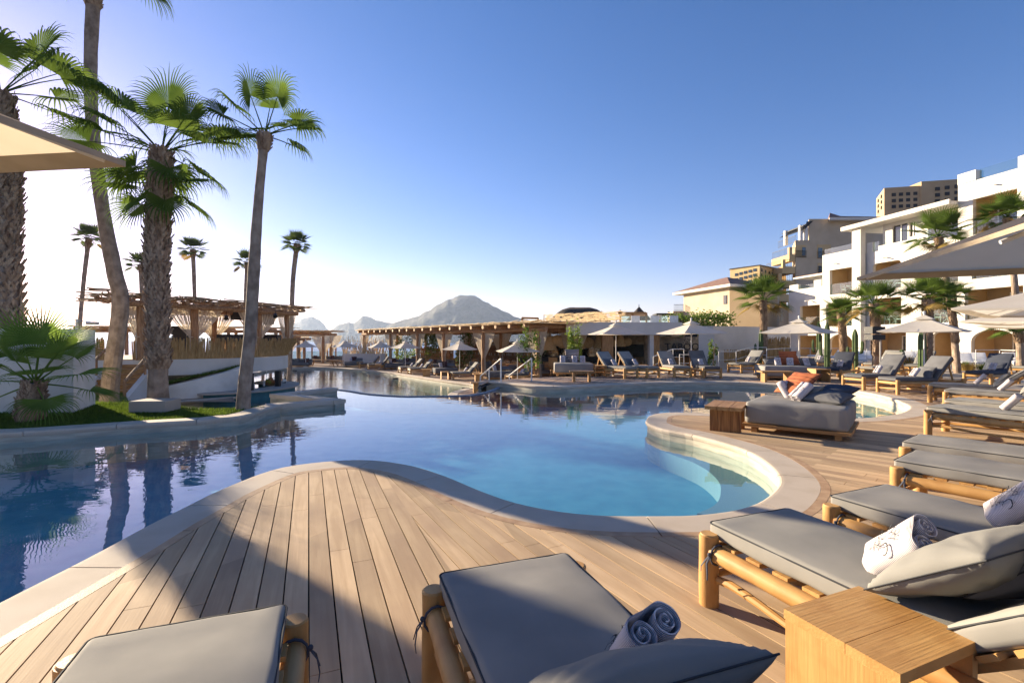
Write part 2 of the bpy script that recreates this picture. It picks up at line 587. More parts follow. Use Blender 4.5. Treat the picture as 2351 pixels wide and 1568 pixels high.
def resample(pts, step, closed=False):
    p = [V((q[0], q[1])) for q in pts]
    if closed:
        p.append(p[0])
    d = [0]
    for i in range(1, len(p)):
        d.append(d[-1] + (p[i] - p[i - 1]).length)
    n = max(2, int(d[-1] / step))
    out = []
    j = 0
    for i in range(n if closed else n + 1):
        s = d[-1] * i / n
        while j < len(d) - 2 and d[j + 1] < s:
            j += 1
        t = (s - d[j]) / max(1e-9, d[j + 1] - d[j])
        q = p[j].lerp(p[j + 1], min(1, max(0, t)))
        out.append((q.x, q.y))
    return out


def offset(pts, w, closed=False):
    """offset to the left of travel"""
    n = len(pts)
    out = []
    for i in range(n):
        a = V(pts[(i - 1) % n] if closed or i > 0 else pts[i])
        b = V(pts[(i + 1) % n] if closed or i < n - 1 else pts[i])
        d = (b - a).normalized()
        out.append((pts[i][0] - d.y * w, pts[i][1] + d.x * w))
    return out


def coping_sweep(mb, inner, w, side, z=0.0, nose=.035, joint=1.25, thick=.10, mi=0, over=.03):
    """stone coping slabs along an edge line; side=+1: the slabs lie left of travel"""
    seg, run = [], 0.0
    pieces, cur = [], [inner[0]]
    for i in range(1, len(inner)):
        L = (V(inner[i]) - V(inner[i - 1])).length
        run += L
        cur.append(inner[i])
        if run > joint:
            pieces.append(cur)
            cur = [inner[i]]
            run = 0
    if len(cur) > 1:
        pieces.append(cur)
    prof = [(-over + .02, -thick), (-over, -thick + .03), (-over - .012, -nose), (-over, -.012), (-over + .02, -.002), (-over + .05, 0.0), (w, 0.0), (w, -thick)]
    full = {tuple(p): i for i, p in enumerate(inner)}
    for pc in pieces:
        vs, fs = [], []
        n = len(pc)
        for i, p in enumerate(pc):
            gi = full[tuple(p)]
            a = V(inner[max(gi - 1, 0)])
            b = V(inner[min(gi + 1, len(inner) - 1)])
            d = (b - a).normalized()
            nn = V((-d.y, d.x)) * side
            q = V(p)
            if i == 0:
                q = q + d * .006
            if i == n - 1:
                q = q - d * .006
            for (o, zz) in prof:
                vs.append((q.x + nn.x * o, q.y + nn.y * o, z + zz))
        k = len(prof)
        for i in range(n - 1):
            for j in range(k):
                a, b2 = i * k + j, i * k + (j + 1) % k
                f = (a, b2, b2 + k, a + k)
                fs.append(f if side < 0 else f[::-1])
        fs.append(tuple(range(k)) if side > 0 else tuple(range(k - 1, -1, -1)))
        fs.append(tuple((n - 1) * k + j for j in (range(k - 1, -1, -1) if side > 0 else range(k))))
        mb.add(vs, fs, mi)
    return mb


def wall_strip(mb, pts, z0, z1, flip=False, mi=0):
    n = len(pts)
    vs = [(p[0], p[1], z0) for p in pts] + [(p[0], p[1], z1) for p in pts]
    fs = [(i, i + 1, n + i + 1, n + i) if not flip else (i + 1, i, n + i, n + i + 1) for i in range(n - 1)]
    return mb.add(vs, fs, mi)


def boards(name, outer, holes, ang, w=.145, gap=.007, z=0.0, mat='deck', org=(0, 0), joints=True, thick=.03):
    """real boards: the region is sliced into strips with open gaps, then given thickness"""
    ov, fs = tri(outer, holes)
    bm = bmesh.new()
    bv = [bm.verts.new((x, y, 0)) for x, y in ov]
    for f in fs:
        try:
            bm.faces.new([bv[i] for i in f])
        except ValueError:
            pass
    d = V((cos(ang), sin(ang), 0))
    n = V((-sin(ang), cos(ang), 0))
    og = V((org[0], org[1], 0))
    vals = [(v.co - og).dot(n) for v in bm.verts]
    i0, i1 = int(min(vals) // w) - 1, int(max(vals) // w) + 1
    for i in range(i0, i1 + 1):
        for o in (-gap / 2, gap / 2):
            pc = og + n * (i * w + o)
            bmesh.ops.bisect_plane(bm, geom=bm.verts[:] + bm.edges[:] + bm.faces[:], plane_co=pc, plane_no=n, dist=1e-5)
    dead = []
    groups = {}
    for f in bm.faces:
        c = (f.calc_center_median() - og).dot(n)
        k = c / w
        fr = (k - math.floor(k)) * w
        if fr < gap / 2 or fr > w - gap / 2:
            dead.append(f)
        else:
            groups.setdefault(math.floor(k), []).append(f)
    rnd = random.Random(5)
    bmesh.ops.delete(bm, geom=dead, context='FACES')
    if joints:
        for k, gf in groups.items():
            al = [(v.co - og).dot(d) for f in gf for v in f.verts]
            a0, a1 = min(al), max(al)
            s = math.floor(a0 / 2.7) * 2.7 + rnd.uniform(0, 2.7)
            gf = set(gf)
            while s < a1:
                for o in (-.0022, .0022):
                    ge = set(e for f in gf for e in f.edges)
                    gv = set(v for f in gf for v in f.verts)
                    r = bmesh.ops.bisect_plane(bm, geom=list(gv) + list(ge) + list(gf), plane_co=og + d * (s + o), plane_no=d, dist=1e-5)
                    gf |= set(x for x in r['geom'] if isinstance(x, bmesh.types.BMFace))
                kill = [f for f in gf if f.is_valid and abs((f.calc_center_median() - og).dot(d) - s) < .0021]
                for f in kill:
                    gf.discard(f)
                bmesh.ops.delete(bm, geom=kill, context='FACES')
                gf = set(f for f in gf if f.is_valid)
                s += 2.7 + rnd.uniform(-.3, .3)
    uvl = bm.loops.layers.uv.new('UVMap')
    pid = bm.faces.layers.float.new('pid')
    rv = {}
    for f in bm.faces:
        cc = f.calc_center_median() - og
        k = math.floor(cc.dot(n) / w)
        sg = math.floor((cc.dot(d) + (k * 1.37) % 2.7) / 2.7)
        f[pid] = rv.setdefault((k, sg), rnd.random())
        for l in f.loops:
            q = l.vert.co - og
            l[uvl].uv = (q.dot(d) + k * 3.3, q.dot(n) + k * .37)
        f.normal_update()
        if f.normal.z < 0:
            f.normal_flip()
    r = bmesh.ops.extrude_face_region(bm, geom=bm.faces[:])
    nv = [x for x in r['geom'] if isinstance(x, bmesh.types.BMVert)]
    bmesh.ops.translate(bm, vec=(0, 0, thick), verts=nv)
    for v in bm.verts:
        v.co.z += z - thick
    me = bpy.data.meshes.new(name)
    bm.to_mesh(me)
    bm.free()
    me.materials.append(M[mat])
    return struct(link(name, me))
# ================================================================== SETTING
def xy(p):
    return (p[0], p[1])


def GL(pts, z=0.0):
    return [xy(G(x, y, z)) for x, y in pts]


WZ, LWZ = -0.20, -1.13          # water levels of the upper and the lower pool
near = [(-3.15, -3.0), (-3.14, -1.0), (-3.13, 1.0), (-3.12, 2.3)] + GL([(64, 1352), (229, 1268), (343, 1206), (423.5, 1166), (500, 1128), (605.6, 1085.6), (677.6, 1068), (783, 1057), (860, 1057), (944.6, 1069.6), (1016.5, 1092), (1092.7, 1123.8), (1177.4, 1153.4), (1283, 1174.6), (1389, 1184), (1516, 1185), (1601, 1183), (1685.6, 1172.5), (1749, 1153.5), (1786, 1125), (1797, 1100), (1774.5, 1069), (1735, 1042), (1685.6, 1022), (1592.5, 996.8), (1524.7, 984), (1491, 971.5), (1487.5, 963), (1499, 952), (1537.6, 947), (1620, 949), (1750, 958), (1850, 963), (1948.5, 961), (2014.5, 957), (2068, 949), (2089, 940), (2092, 933), (2079.6, 925.4), (2044, 912), (1999.6, 901.8), (1940.4, 892.8), (1860, 886), (1777.5, 880.5), (1718, 877.5), (1659, 876), (1517.6, 877), (1397.6, 882.4), (1325.6, 885.5), (1287, 886.7), (1229.7, 885.4), (1165, 879), (1117, 875.5)])
near_s = resample(smooth_path(near, 6), .16)
weir = GL([(1125, 877), (1148, 884), (1133.7, 895), (1097.7, 904.6), (1061.7, 908.3), (1005, 909.3), (945, 910.2), (885, 908), (837, 903.5), (801, 897.5), (770, 894)], -.19)
weir_s = resample(smooth_path(weir, 6), .3)
T1, J, T2, K = (-6.0, 16.3), (-6.97, 14.45), (-4.75, 13.05), (-5.86, 12.2)
left_in = [(-4.75, 12.9), (-5.75, 12.0)] + GL([(606, 938), (584.6, 946), (544.3, 955), (497.7, 959), (465.8, 963), (321.8, 971), (161, 982), (0, 992)]) + [(-10.6, 8.1), (-13, 7.4), (-15, 7.0)]
left_s = resample(smooth_path(left_in[1:], 6), .16)
pool = near_s + weir_s[1:] + [T1, J, T2] + left_s + [(-15, -3.0)]

big = [(-90, -30), (500, -30), (500, 400), (34, 400), (14, 64), (-90, 64)]
mb = MB()
mb.prism(big, -12, -1.9)
struct(mb.build('ground', nmat('earth', (.25, .19, .12), (.2, .15, .1), rough=1, sc=.5)))
# sea: one sheet to the horizon
mb = MB()
mb.add([(-42000, -400, -9), (42000, -400, -9), (42000, 42000, -9), (-42000, 42000, -9)], [(0, 1, 2, 3)])
struct(mb.build('sea', M['sea']))

# pool basin, ledge in the cove, water
bx = resample(pool, .45, True)
floor_z = -.72
ov, fs = tri(pool)
mb = MB().add([(x, y, floor_z) for x, y in ov], fs)
wall_strip(mb, near_s, floor_z, -.05, flip=True, mi=1)
wall_strip(mb, left_s, floor_z, -.05, flip=True, mi=1)
struct(mb.build('pool_basin', [M['basin'], M['poolwall']]))
lc = GL([(1480, 1003), (1516, 1032), (1601, 1066), (1647.5, 1102), (1654, 1136), (1639, 1160), (1600, 1178)], -.40)
lc = smooth_path(lc, 6)
i1 = min(range(len(near_s)), key=lambda i: (V(near_s[i]) - V(lc[0])).length)
i0 = min(range(len(near_s)), key=lambda i: (V(near_s[i]) - V(lc[-1])).length)
led = near_s[min(i0, i1):max(i0, i1) + 1] + lc
mb = MB()
ov, fs = tri(led)
mb.add([(x, y, -.40) for x, y in ov], fs)
wall_strip(mb, lc, floor_z, -.40)
struct(mb.build('pool_ledge', M['ledge']))
# pale band of wall at the water line
mb = MB()
for st_ in (near_s, left_s):
    wall_strip(mb, offset(st_, .004), -.42, -.09, flip=True)
struct(mb.build('pool_wall', M['poolwall']))
ov, fs = tri(pool)
struct(MB().add([(x, y, WZ) for x, y in ov], fs).build('pool_water', M['water']))

# lower pool
lowfar = [(-24, 26), (-24, 34)] + GL([(570, 857.5), (610, 850), (657, 844.9), (741, 843.5), (813, 847), (885, 854.3), (957, 865), (1029, 875.9), (1082, 883), (1086, 886)], LOW)
lowfar2 = GL([(1067.5, 891.5), (1036, 901), (1030, 910)], LOW)
low_s = resample(smooth_path(lowfar, 5), .35)
low2_s = resample(smooth_path(lowfar2, 5), .3)
lower = low_s + low2_s + [(-2.4, 16.6), (-3.2, 15.5), T1, J, (-6.1, 12.3), (-6.6, 11.5), (-8.0, 12.2), (-9, 17), (-12.8, 22.6), (-15.6, 20.8), (-24, 20)]
lower = lower[::-1]
ov, fs = tri(lower)
mb = MB().add([(x, y, -2.0) for x, y in ov], fs)
wall_strip(mb, low_s, -2.0, LOW - .05, mi=1)
wall_strip(mb, low2_s, -2.0, LOW - .05, mi=1)
struct(mb.build('lower_pool_basin', [M['basin_deep'], M['poolwall']]))
struct(MB().add([(x, y, LWZ) for x, y in ov], fs).build('lower_pool_water', M['water_low']))
mb = MB()
coping_sweep(mb, low_s, .4, 1, z=LOW + .01, joint=1.6)
coping_sweep(mb, low2_s, .4, 1, z=LOW + .01, joint=1.6)
struct(mb.build('lower_pool_coping', M['coping']))
# lower deck
ldk = [(-60, 20), (26, 20), (26, 56), (14, 62.5), (-60, 62.5)]
ov, fs = tri(ldk, [offset(lower, -.35, True)])
mb = MB().add([(x, y, LOW) for x, y in ov], fs)
struct(mb.build('lower_deck', nmat('lower_wood', (.34, .24, .165), (.24, .16, .105), rough=.7, sc=1.2, st=(9, .8, 1), c3=(.19, .125, .085), sc3=.6)))
# drains of the lower pool wall
dr = empty('x')
bpy.data.objects.remove(dr)

# coping
mb = MB()
coping_sweep(mb, near_s, .36, -1, joint=1.25)
coping_sweep(mb, left_s, .36, -1, joint=1.25)
struct(mb.build('pool_coping', M['coping']))


def thick_path(pts, w):
    L, R = [], []
    n = len(pts)
    for i in range(n):
        p = V(pts[i])
        a = (p - V(pts[i - 1])).normalized() if i > 0 else None
        b = (V(pts[i + 1]) - p).normalized() if i < n - 1 else None
        if a is None:
            a = b
            p = p - b * 0
        if b is None:
            b = a
        na, nb = V((-a.y, a.x)), V((-b.y, b.x))
        m = (na + nb)
        m = m.normalized() if m.length > .05 else na
        k = min(2.6, 1 / max(.38, m.dot(na)))
        L.append(tuple(p + m * w * k))
        R.append(tuple(p - m * w * k))
    return L + R[::-1]


# folded divider wall between the two pools
zz = [T1, J, T2, K]
mb = MB()
for i in range(3):
    a, b_ = V(zz[i]), V(zz[i + 1])
    d = (b_ - a).normalized()
    e0 = a - d * (.17 if i else 0)
    e1 = b_ + d * (.17 if i < 2 else .3)
    for hw, z0, z1, mi in ((.15, -2.0, -.1, 1), (.19, -.1, 0.002 * i, 0)):
        n_ = V((-d.y, d.x)) * hw
        mb.prism([tuple(e0 + n_), tuple(e0 - n_), tuple(e1 - n_), tuple(e1 + n_)], z0, z1, mi)
w_ = tag(mb.build('divider_wall', [M['coping'], M['poolwall']]), 'folded stone topped wall zigzagging between the two pools', 'wall')
mb = MB()
mb.prism(thick_path(weir_s, .06), -2.0, -.175)
tag(mb.build('overflow_wall', M['weir'], smooth=False), 'thin curved dark rim where the big pool spills into the lower one', 'wall')

# ---- decks
ring = offset(pool, -.455, True)
sub = offset(pool, -.30, True)
W0 = [(-2.6, -2.9), (15, -2.9), (27, 3), (27, 11), (19, 14.2), (15, 16.6), (12.4, 19.2), (9.5, 21.2), (5, 21.8), (1.5, 20.9), (-.4, 19.7), (-1.2, 19.3), (-1.2, 10)]
ov, fs = tri(W0, [sub])
struct(MB().add([(x, y, -.07) for x, y in ov], fs).build('deck_base', nmat('deck_base', (.03, .025, .02), (.02, .017, .014), rough=1)))  # near-black sheet under the boards, its colour stands in for shade in the gaps
s1 = [(-2.6, 8.2), (-1.1, 4.8), (1.2, -.1), (2.5, -2.9)]
s2 = [(2.4, 5.6), (4.1, 3.3), (6.9, -.4), (8.8, -2.9)]
Z1 = [(-2.8, -2.9)] + [s1[3], s1[2], s1[1], s1[0]] + [(-2.8, 8.2)]
Z2 = [s1[3], s2[3], s2[2], s2[1], s2[0], (2.2, 6.0), (-2.6, 8.4), s1[0], s1[1], s1[2]]
Z3 = [s2[3], (15, -2.9), (27, 3), (27, 7.5), (9.6, 11.4), (2.0, 11.5), (2.0, 6.2), s2[0], s2[1], s2[2]]
Z4 = [(9.6, 11.4), (27, 7.5), (27, 11), (19, 14.2), (15, 16.6), (12.4, 19.2), (9.5, 21.2), (5, 21.8), (1.5, 20.9), (-.4, 19.7), (-1.2, 19.3), (-1.2, 17.5), (7, 14)]
hole = [ring]
boards('deck', Z1, hole, radians(112.8), org=(0, 0), gap=.009)
boards('deck', Z2, hole, radians(118.5), org=(1.2, -.1), gap=.009)
boards('deck', Z3, hole, radians(135), org=(2.4, 5.6))
boards('deck', Z4, hole, radians(72), mat='deck_old', gap=.012, joints=False)
# thin curved board that edges the deck along the coping
mb = MB()
for a, b_ in ((near_s, -1),):
    o1 = offset(a, -.362)
    o2 = offset(a, -.452)
    n = len(o1)
    cut = 11
    for i in range(n - 1):
        k_ = .95 if i % cut == cut - 1 else 1
        e1 = tuple(V(o1[i]).lerp(V(o1[i + 1]), k_))
        e2 = tuple(V(o2[i]).lerp(V(o2[i + 1]), k_))
        q = [(*o1[i], 0), (*e1, 0), (*e2, 0), (*o2[i], 0)]
        mb.add([(x, y, .001) for x, y, _ in q] + [(x, y, -.03) for x, y, _ in q], [(3, 2, 1, 0), (4, 5, 6, 7), (0, 1, 5, 4), (2, 3, 7, 6)])
struct(mb.build('deck_edge_board', M['border']))
# paving
PV = [(27.02, -2.9), (60, -2.9), (60, 50), (24.5, 50), (24.5, 42), (20, 33.5), (14, 28.6), (9.5, 25.2), (5, 24.6), (4.6, 21.78), (9.52, 21.22), (12.42, 19.22), (15.02, 16.62), (19.02, 14.22), (27.02, 11.02)]
PV2 = PV
mb = MB().prism(PV2, -1.6, -.004)
struct(mb.build('paving', M['paving']))
# retaining face of the upper deck towards the lower terrace
mb = MB()
rt = [(-1.25, 18.75), (-1.22, 19.3), (-.4, 19.72), (1.5, 20.92), (4.6, 21.8)]
mb.prism(thick_path(rt, .05), -1.6, -.012)
struct(mb.build('terrace_edge', M['poolwall']))

# ---- lawn island
gi = offset(left_s, -.37)
lawn = gi[2:][::-1] + [(-5.9, 11.55), (-7.0, 11.5), (-8.5, 12.0), (-10.0, 12.5), (-16, 12.9), (-22, 12)]
lawn = [p for p in lawn]


def hgt(x, y):
    return -.035 + .03 * noise.noise(V((x * .6, y * .6, 0)))


ex = [(random.uniform(-16, -5.5), random.uniform(8.6, 12.6)) for _ in range(500)]
ex = [p for p in ex if inside(p, lawn)]
ov, fs = tri(lawn, extra=ex)
mb = MB().add([(x, y, hgt(x, y)) for x, y in ov], fs)
struct(mb.build('lawn', M['soil']))
mb = MB()
mb.prism([(-5.95, 11.6), (-7.0, 11.5), (-8.5, 12.0), (-10.0, 12.5), (-22, 12.9), (-22, 10), (-6.1, 10.95)], -2.0, -.06)
struct(mb.build('lawn_bank', M['stucco_white']))


# sloping bank below the stage
def bankz(x, y):
    t = min(1, max(0, (y - 12.2) / 4.2))
    z = -.02 - .62 * t
    if y > 18:
        z += .55 * min(1, (y - 18) / 3) * min(1, max(0, (x + 17.5) / 3.2))
    return z




def xr_(y):
    return max(-15.7, -8.6 - (y - 12.2) * .98)


mb = MB()
nx, ny = 30, 26
for j in range(ny + 1):
    for i in range(nx + 1):
        x = -20 + 11.5 * i / nx
        y = 12.2 + 9.8 * j / ny
        x = -21 + (xr_(y) + 21) * i / nx
        mb.v.append((x, y, bankz(x, y) + .03 * noise.noise(V((x, y, 0)))))
for j in range(ny):
    for i in range(nx):
        a = j * (nx + 1) + i
        mb.f.append((a, a + 1, a + nx + 2, a + nx + 1))
        mb.mi.append(0)
struct(mb.build('grass_bank', M['soil']))

# grass blades
mb = MB()


def blade(mb, x, y, z, h):
    a = random.uniform(0, 6.28)
    w = random.uniform(.006, .012)
    dx, dy = cos(a) * w, sin(a) * w
    lx, ly = random.uniform(-.5, .5) * h, random.uniform(-.5, .5) * h
    mb.add([(x - dx, y - dy, z), (x + dx, y + dy, z), (x + lx, y + ly, z + h)], [(0, 1, 2)])


cnt = 0
while cnt < 52000:
    y = random.uniform(8.3, 12.6)
    x = random.uniform(-14, -5.6)
    if inside((x, y), lawn):
        blade(mb, x, y, hgt(x, y) - .005, random.uniform(.03, .075))
        cnt += 1
for _ in range(16000):
    u, v_ = random.random(), random.random()
    y = 12.2 + 9.6 * v_
    x = -21 + (xr_(y) + 21) * u
    blade(mb, x, y, bankz(x, y), random.uniform(.05, .13))
tag(mb.build('grass', M['grass']), 'short green lawn grass on the palm island and the bank behind it', 'grass', kind='stuff')


# ---- hills across the bay
def hill(name, prof, Y, depth, seed, base=-14):
    pts = [((x - CX) * Y / F, H + (HY - y) * Y / F) for x, y in prof]
    n = 150
    x0, x1 = pts[0][0], pts[-1][0]
    mb = MB()
    m_ = 26
    for j in range(m_ + 1):
        v_ = -1 + 2 * j / m_
        for i in range(n + 1):
            x = x0 + (x1 - x0) * i / n
            k = 0
            while k < len(pts) - 2 and pts[k + 1][0] < x:
                k += 1
            t = (x - pts[k][0]) / (pts[k + 1][0] - pts[k][0])
            t2 = t * t * (3 - 2 * t) * .4 + t * .6
            hz = pts[k][1] + (pts[k + 1][1] - pts[k][1]) * t2
            w = max(0, 1 - abs(v_) ** 1.25)
            nz = noise.fractal(V((x * .006 + seed, v_ * 2.5, seed)), 1.0, 2.0, 6)
            nz2 = noise.fractal(V((x * .03 + seed, v_ * 9, seed)), 1.0, 2.0, 5)
            hh = base + (hz - base) * w
            hh += (hz - base) * (nz * .22 * (1 - w) * w * 2.2) + nz2 * (hz - base) * (.026 + .05 * (1 - w) * (w > 0))
            xx = x * (1 + depth * v_ / Y)
            mb.v.append((xx, Y + depth * v_, hh))
    for j in range(m_):
        for i in range(n):
            a = j * (n + 1) + i
            mb.f.append((a, a + 1, a + n + 2, a + n + 1))
            mb.mi.append(0)
    return struct(mb.build(name, M['hill'], smooth='all'))


hill('hills', [(560, 790), (600, 772), (640, 757), (652, 752.4), (676, 742.8), (693, 732), (715, 726.5), (731, 733), (743, 742.8), (753, 756), (765, 768), (790, 785)], 3600, 350, 3)
hill('hills', [(735, 786), (760, 757), (779, 745), (801, 740), (811, 742.8), (832, 726.5), (847, 726.5), (866, 735.6), (892, 740.8), (925, 748), (960, 765), (1000, 786)], 3000, 320, 8)
hill('hills', [(840, 786), (875, 756), (909, 739), (957, 726.5), (981, 715), (1005, 699.6), (1029, 687.6), (1053, 679.2), (1072, 676.5), (1091, 680), (1113, 692.6), (1134, 703), (1158, 715), (1182, 726.5), (1201, 733), (1230, 738), (1270, 742), (1330, 750), (1420, 770), (1480, 786)], 2300, 420, 5)
# ================================================================== FURNITURE
def text_mesh(body, size, extrude=0.0):
    cu = bpy.data.curves.new('t', 'FONT')
    cu.body = body
    cu.size = size
    cu.extrude = extrude
    cu.align_x = 'CENTER'
    cu.align_y = 'CENTER'
    cu.resolution_u = 3
    o = bpy.data.objects.new('t', cu)
    C.objects.link(o)
    bpy.context.view_layer.update()
    me = bpy.data.meshes.new_from_object(o.evaluated_get(bpy.context.evaluated_depsgraph_get()))
    vs = [v.co.copy() for v in me.vertices]
    fs = [tuple(p.vertices) for p in me.polygons]
    bpy.data.objects.remove(o)
    bpy.data.meshes.remove(me)
    bpy.data.curves.remove(cu)
    return vs, fs


def make_lounger(fab='grey_fabric', piping=True, fine=True, loc=(0, 0, 0), tilt=40):
    """foot end at x = 0, head at x = 2.05"""
    r = empty('sun_lounger', loc)
    n = 12 if fine else 8
    for x, y, h in ((.03, -.37, .43), (.03, .37, .43), (2.02, -.37, .47), (2.02, .37, .47)):
        mb = MB().log((x, y, 0), (x, y, h - .008), .056, n=n + 4, seg=6, wob=.06, bend=.006)
        mb.tube([(x, y, h - .009), (x, y, h)], [.054, .047], n + 4)
        mb.build('leg', M['pine_z'], r, smooth=True)
    for y in (-.37, .37):
        MB().log((.07, y, .325), (1.98, y, .325), .048, n=n, seg=12, wob=.05, bend=.012).build('side_rail', M['pine_x'], r, smooth=True)
        MB().log((.07, y * .97, .16), (1.98, y * 1.02, .13), .021, n=8, seg=18, wob=.16, bend=.04).build('stretcher', M['pine_x'], r, smooth=True)
    for x in (.03, 2.02):
        MB().log((x, -.34, .325), (x, .34, .325), .042, n=n, seg=6).build('end_rail', M['pine_y'], r, smooth=True)
        MB().log((x, -.34, .17), (x, .34, .15), .02, n=8, seg=10, wob=.15, bend=.02).build('end_stretcher', M['pine_y'], r, smooth=True)
    mb = MB()
    for i in range(7):
        mb.box((.16 + i * .17, 0, .375), (.09, .70, .02))
    mb.build('slat_base', M['pine_y'], r)
    a = radians(tilt)
    hx, hz = 1.28, .385
    Rm = Matrix.Rotation(-a, 3, 'Y')

    def bp_(u, y, w):
        return V((hx, 0, hz)) + Rm @ V((u, y, w))
    mb = MB()
    for y in (-.27, .27):
        mb.box(bp_(.40, y, -.005), (.86, .05, .035), M=Rm)
    for i in range(6):
        mb.box(bp_(.09 + i * .135, 0, .025), (.075, .68, .022), M=Rm)
    for y in (-.25, .25):
        mb.bar(bp_(.62, y, -.02), (hx + .62 * cos(a) + .16, y, .345), .04, .03)
    mb.build('backrest_frame', M['pine_x'], r)
    mt = MB().cushion((.64, 0, .44), 1.30, .68, .105, r=.03, puff=.012, wr=.011 if fine else 0, seed=3, nx=16 if fine else 6, ny=8 if fine else 4).build('mattress', M[fab], r, smooth='all')
    bc = MB().cushion(tuple(bp_(.41, 0, .09)), .86, .68, .10, r=.03, puff=.012, wr=.012 if fine else 0, seed=9, nx=12 if fine else 5, ny=8 if fine else 4, M=Rm).build('back_cushion', M[fab], r, smooth='all')
    if piping:
        def ringp(L, Wd, cr, zz, f, cx):
            pts = []
            for k in range(4):
                c0 = ((L / 2 - cr, Wd / 2 - cr), (-L / 2 + cr, Wd / 2 - cr), (-L / 2 + cr, -Wd / 2 + cr), (L / 2 - cr, -Wd / 2 + cr))[k]
                for q in range(5):
                    an = k * pi / 2 + q * pi / 8
                    pts.append(f(cx + c0[0] + cr * cos(an), c0[1] + cr * sin(an), zz))
            return pts + [pts[0]]
        MB().tube(ringp(1.298, .678, .03, .478, lambda x, y, z: (x, y, z), .64), .0045, 6, cap=False).build('piping', M['piping'], mt, smooth=True)
        MB().tube(ringp(.858, .678, .03, .128, lambda x, y, z: bp_(x, y, z), .41), .0045, 6, cap=False).build('piping', M['piping'], bc, smooth=True)
    if fine:
        for y in (-.37, .37):
            mb = MB()
            s = 1 if y > 0 else -1
            mb.tube([(.10 + .003 * sin(q), y + cos(q) * .056, .325 + sin(q) * .060) for q in [i * .5 for i in range(14)]], .006, 6)
            mb.tube([(.10, y + s * .056, .34), (.105, y + s * .09, .29), (.12, y + s * .10, .24), (.115, y + s * .095, .20)], [.008, .007, .006, .005], 6, flat=.4)
            mb.tube([(.10, y + s * .056, .34), (.085, y + s * .085, .30), (.06, y + s * .09, .26), (.07, y + s * .10, .235)], [.008, .007, .006, .005], 6, flat=.4)
            mb.ball((.10, y + s * .064, .338), .012, 8, 6)
            mb.build('tie_ribbon', M['navy'], r, smooth=True)
    return r


def pillow_mesh(seed, L=.62, Wd=.46, T=.17, name='pillow', mat='grey_fabric', n=30):
    mb = MB()
    vs, fs = [], []
    for sg in (1, -1):
        b0 = len(vs)
        for j in range(n + 1):
            for i in range(n + 1):
                u, v_ = -1 + 2 * i / n, -1 + 2 * j / n
                u = math.copysign(abs(u) ** .8, u)
                v_ = math.copysign(abs(v_) ** .8, v_)
                e = (max(0, 1 - u * u)) ** .42 * (max(0, 1 - v_ * v_)) ** .42
                x = u * L / 2 * (1 - .07 * (1 - v_ * v_))
                y = v_ * Wd / 2 * (1 - .07 * (1 - u * u))
                z = sg * T / 2 * e
                # creases fan from the corners
                if e > 0:
                    ex_, ey_ = abs(u), abs(v_)
                    cr = ((ex_ + ey_) / 2) ** 2
                    an = atan2(1.02 - ey_, 1.02 - ex_)
                    z += sg * e ** .9 * cr * .011 * sin(an * 16 + seed + 5 * noise.noise(V((u * 2, v_ * 2, seed))))
                    z += sg * .014 * e * noise.noise(V((u * 2.2 + seed, v_ * 2.6, sg)))
                vs.append((x, y, z))
        for j in range(n):
            for i in range(n):
                a = b0 + j * (n + 1) + i
                q = (a, a + 1, a + n + 2, a + n + 1)
                fs.append(q if sg > 0 else q[::-1])
    mb.add(vs, fs)
    me = mb.mesh(name, M[mat], smooth='all')
    bm = bmesh.new()
    bm.from_mesh(me)
    bmesh.ops.remove_doubles(bm, verts=bm.verts[:], dist=.0008)
    bm.to_mesh(me)
    bm.free()
    sm = MB()
    pts = []
    for i in range(24):
        q = 4 * i / 24
        s_, f = int(q), q - int(q)
        u, v_ = ((-1 + 2 * f, -1), (1, -1 + 2 * f), (1 - 2 * f, 1), (-1, 1 - 2 * f))[s_]
        pts.append((u * L / 2 * (1 - .07 * (1 - v_ * v_)), v_ * Wd / 2 * (1 - .07 * (1 - u * u)), 0))
    sm.tube(pts + [pts[0]], .003, 6, cap=False)
    return me, sm.mesh('seam', M['piping'], smooth=True)


M['pillow_grey'] = nmat('pillow_grey', (.215, .21, .192), (.18, .176, .162), rough=.9, sc=3, bump=.35, bsc=600, bd=.0015, spec=.15)
PIL = {k: pillow_mesh(s_, mat=mt, L=L_, Wd=W_, T=T_) for k, (s_, mt, L_, W_, T_) in dict(grey=(1, 'pillow_grey', .66, .46, .19), dark=(4, 'dark_fabric', .58, .44, .17), navy=(6, 'navy', .58, .44, .17), orange=(8, 'orange', .60, .58, .17), striped=(12, 'striped', .62, .60, .17), brown=(15, 'maroon', .5, .5, .16)).items()}


def pillow(kind, loc, rot, label, group=None, sc=1.0):
    o = link('pillow', PIL[kind][0], None, loc, rot)
    o.scale = (sc, sc, sc)
    tag(o, label, 'pillow', group)
    link('seam', PIL[kind][1], o)
    return o


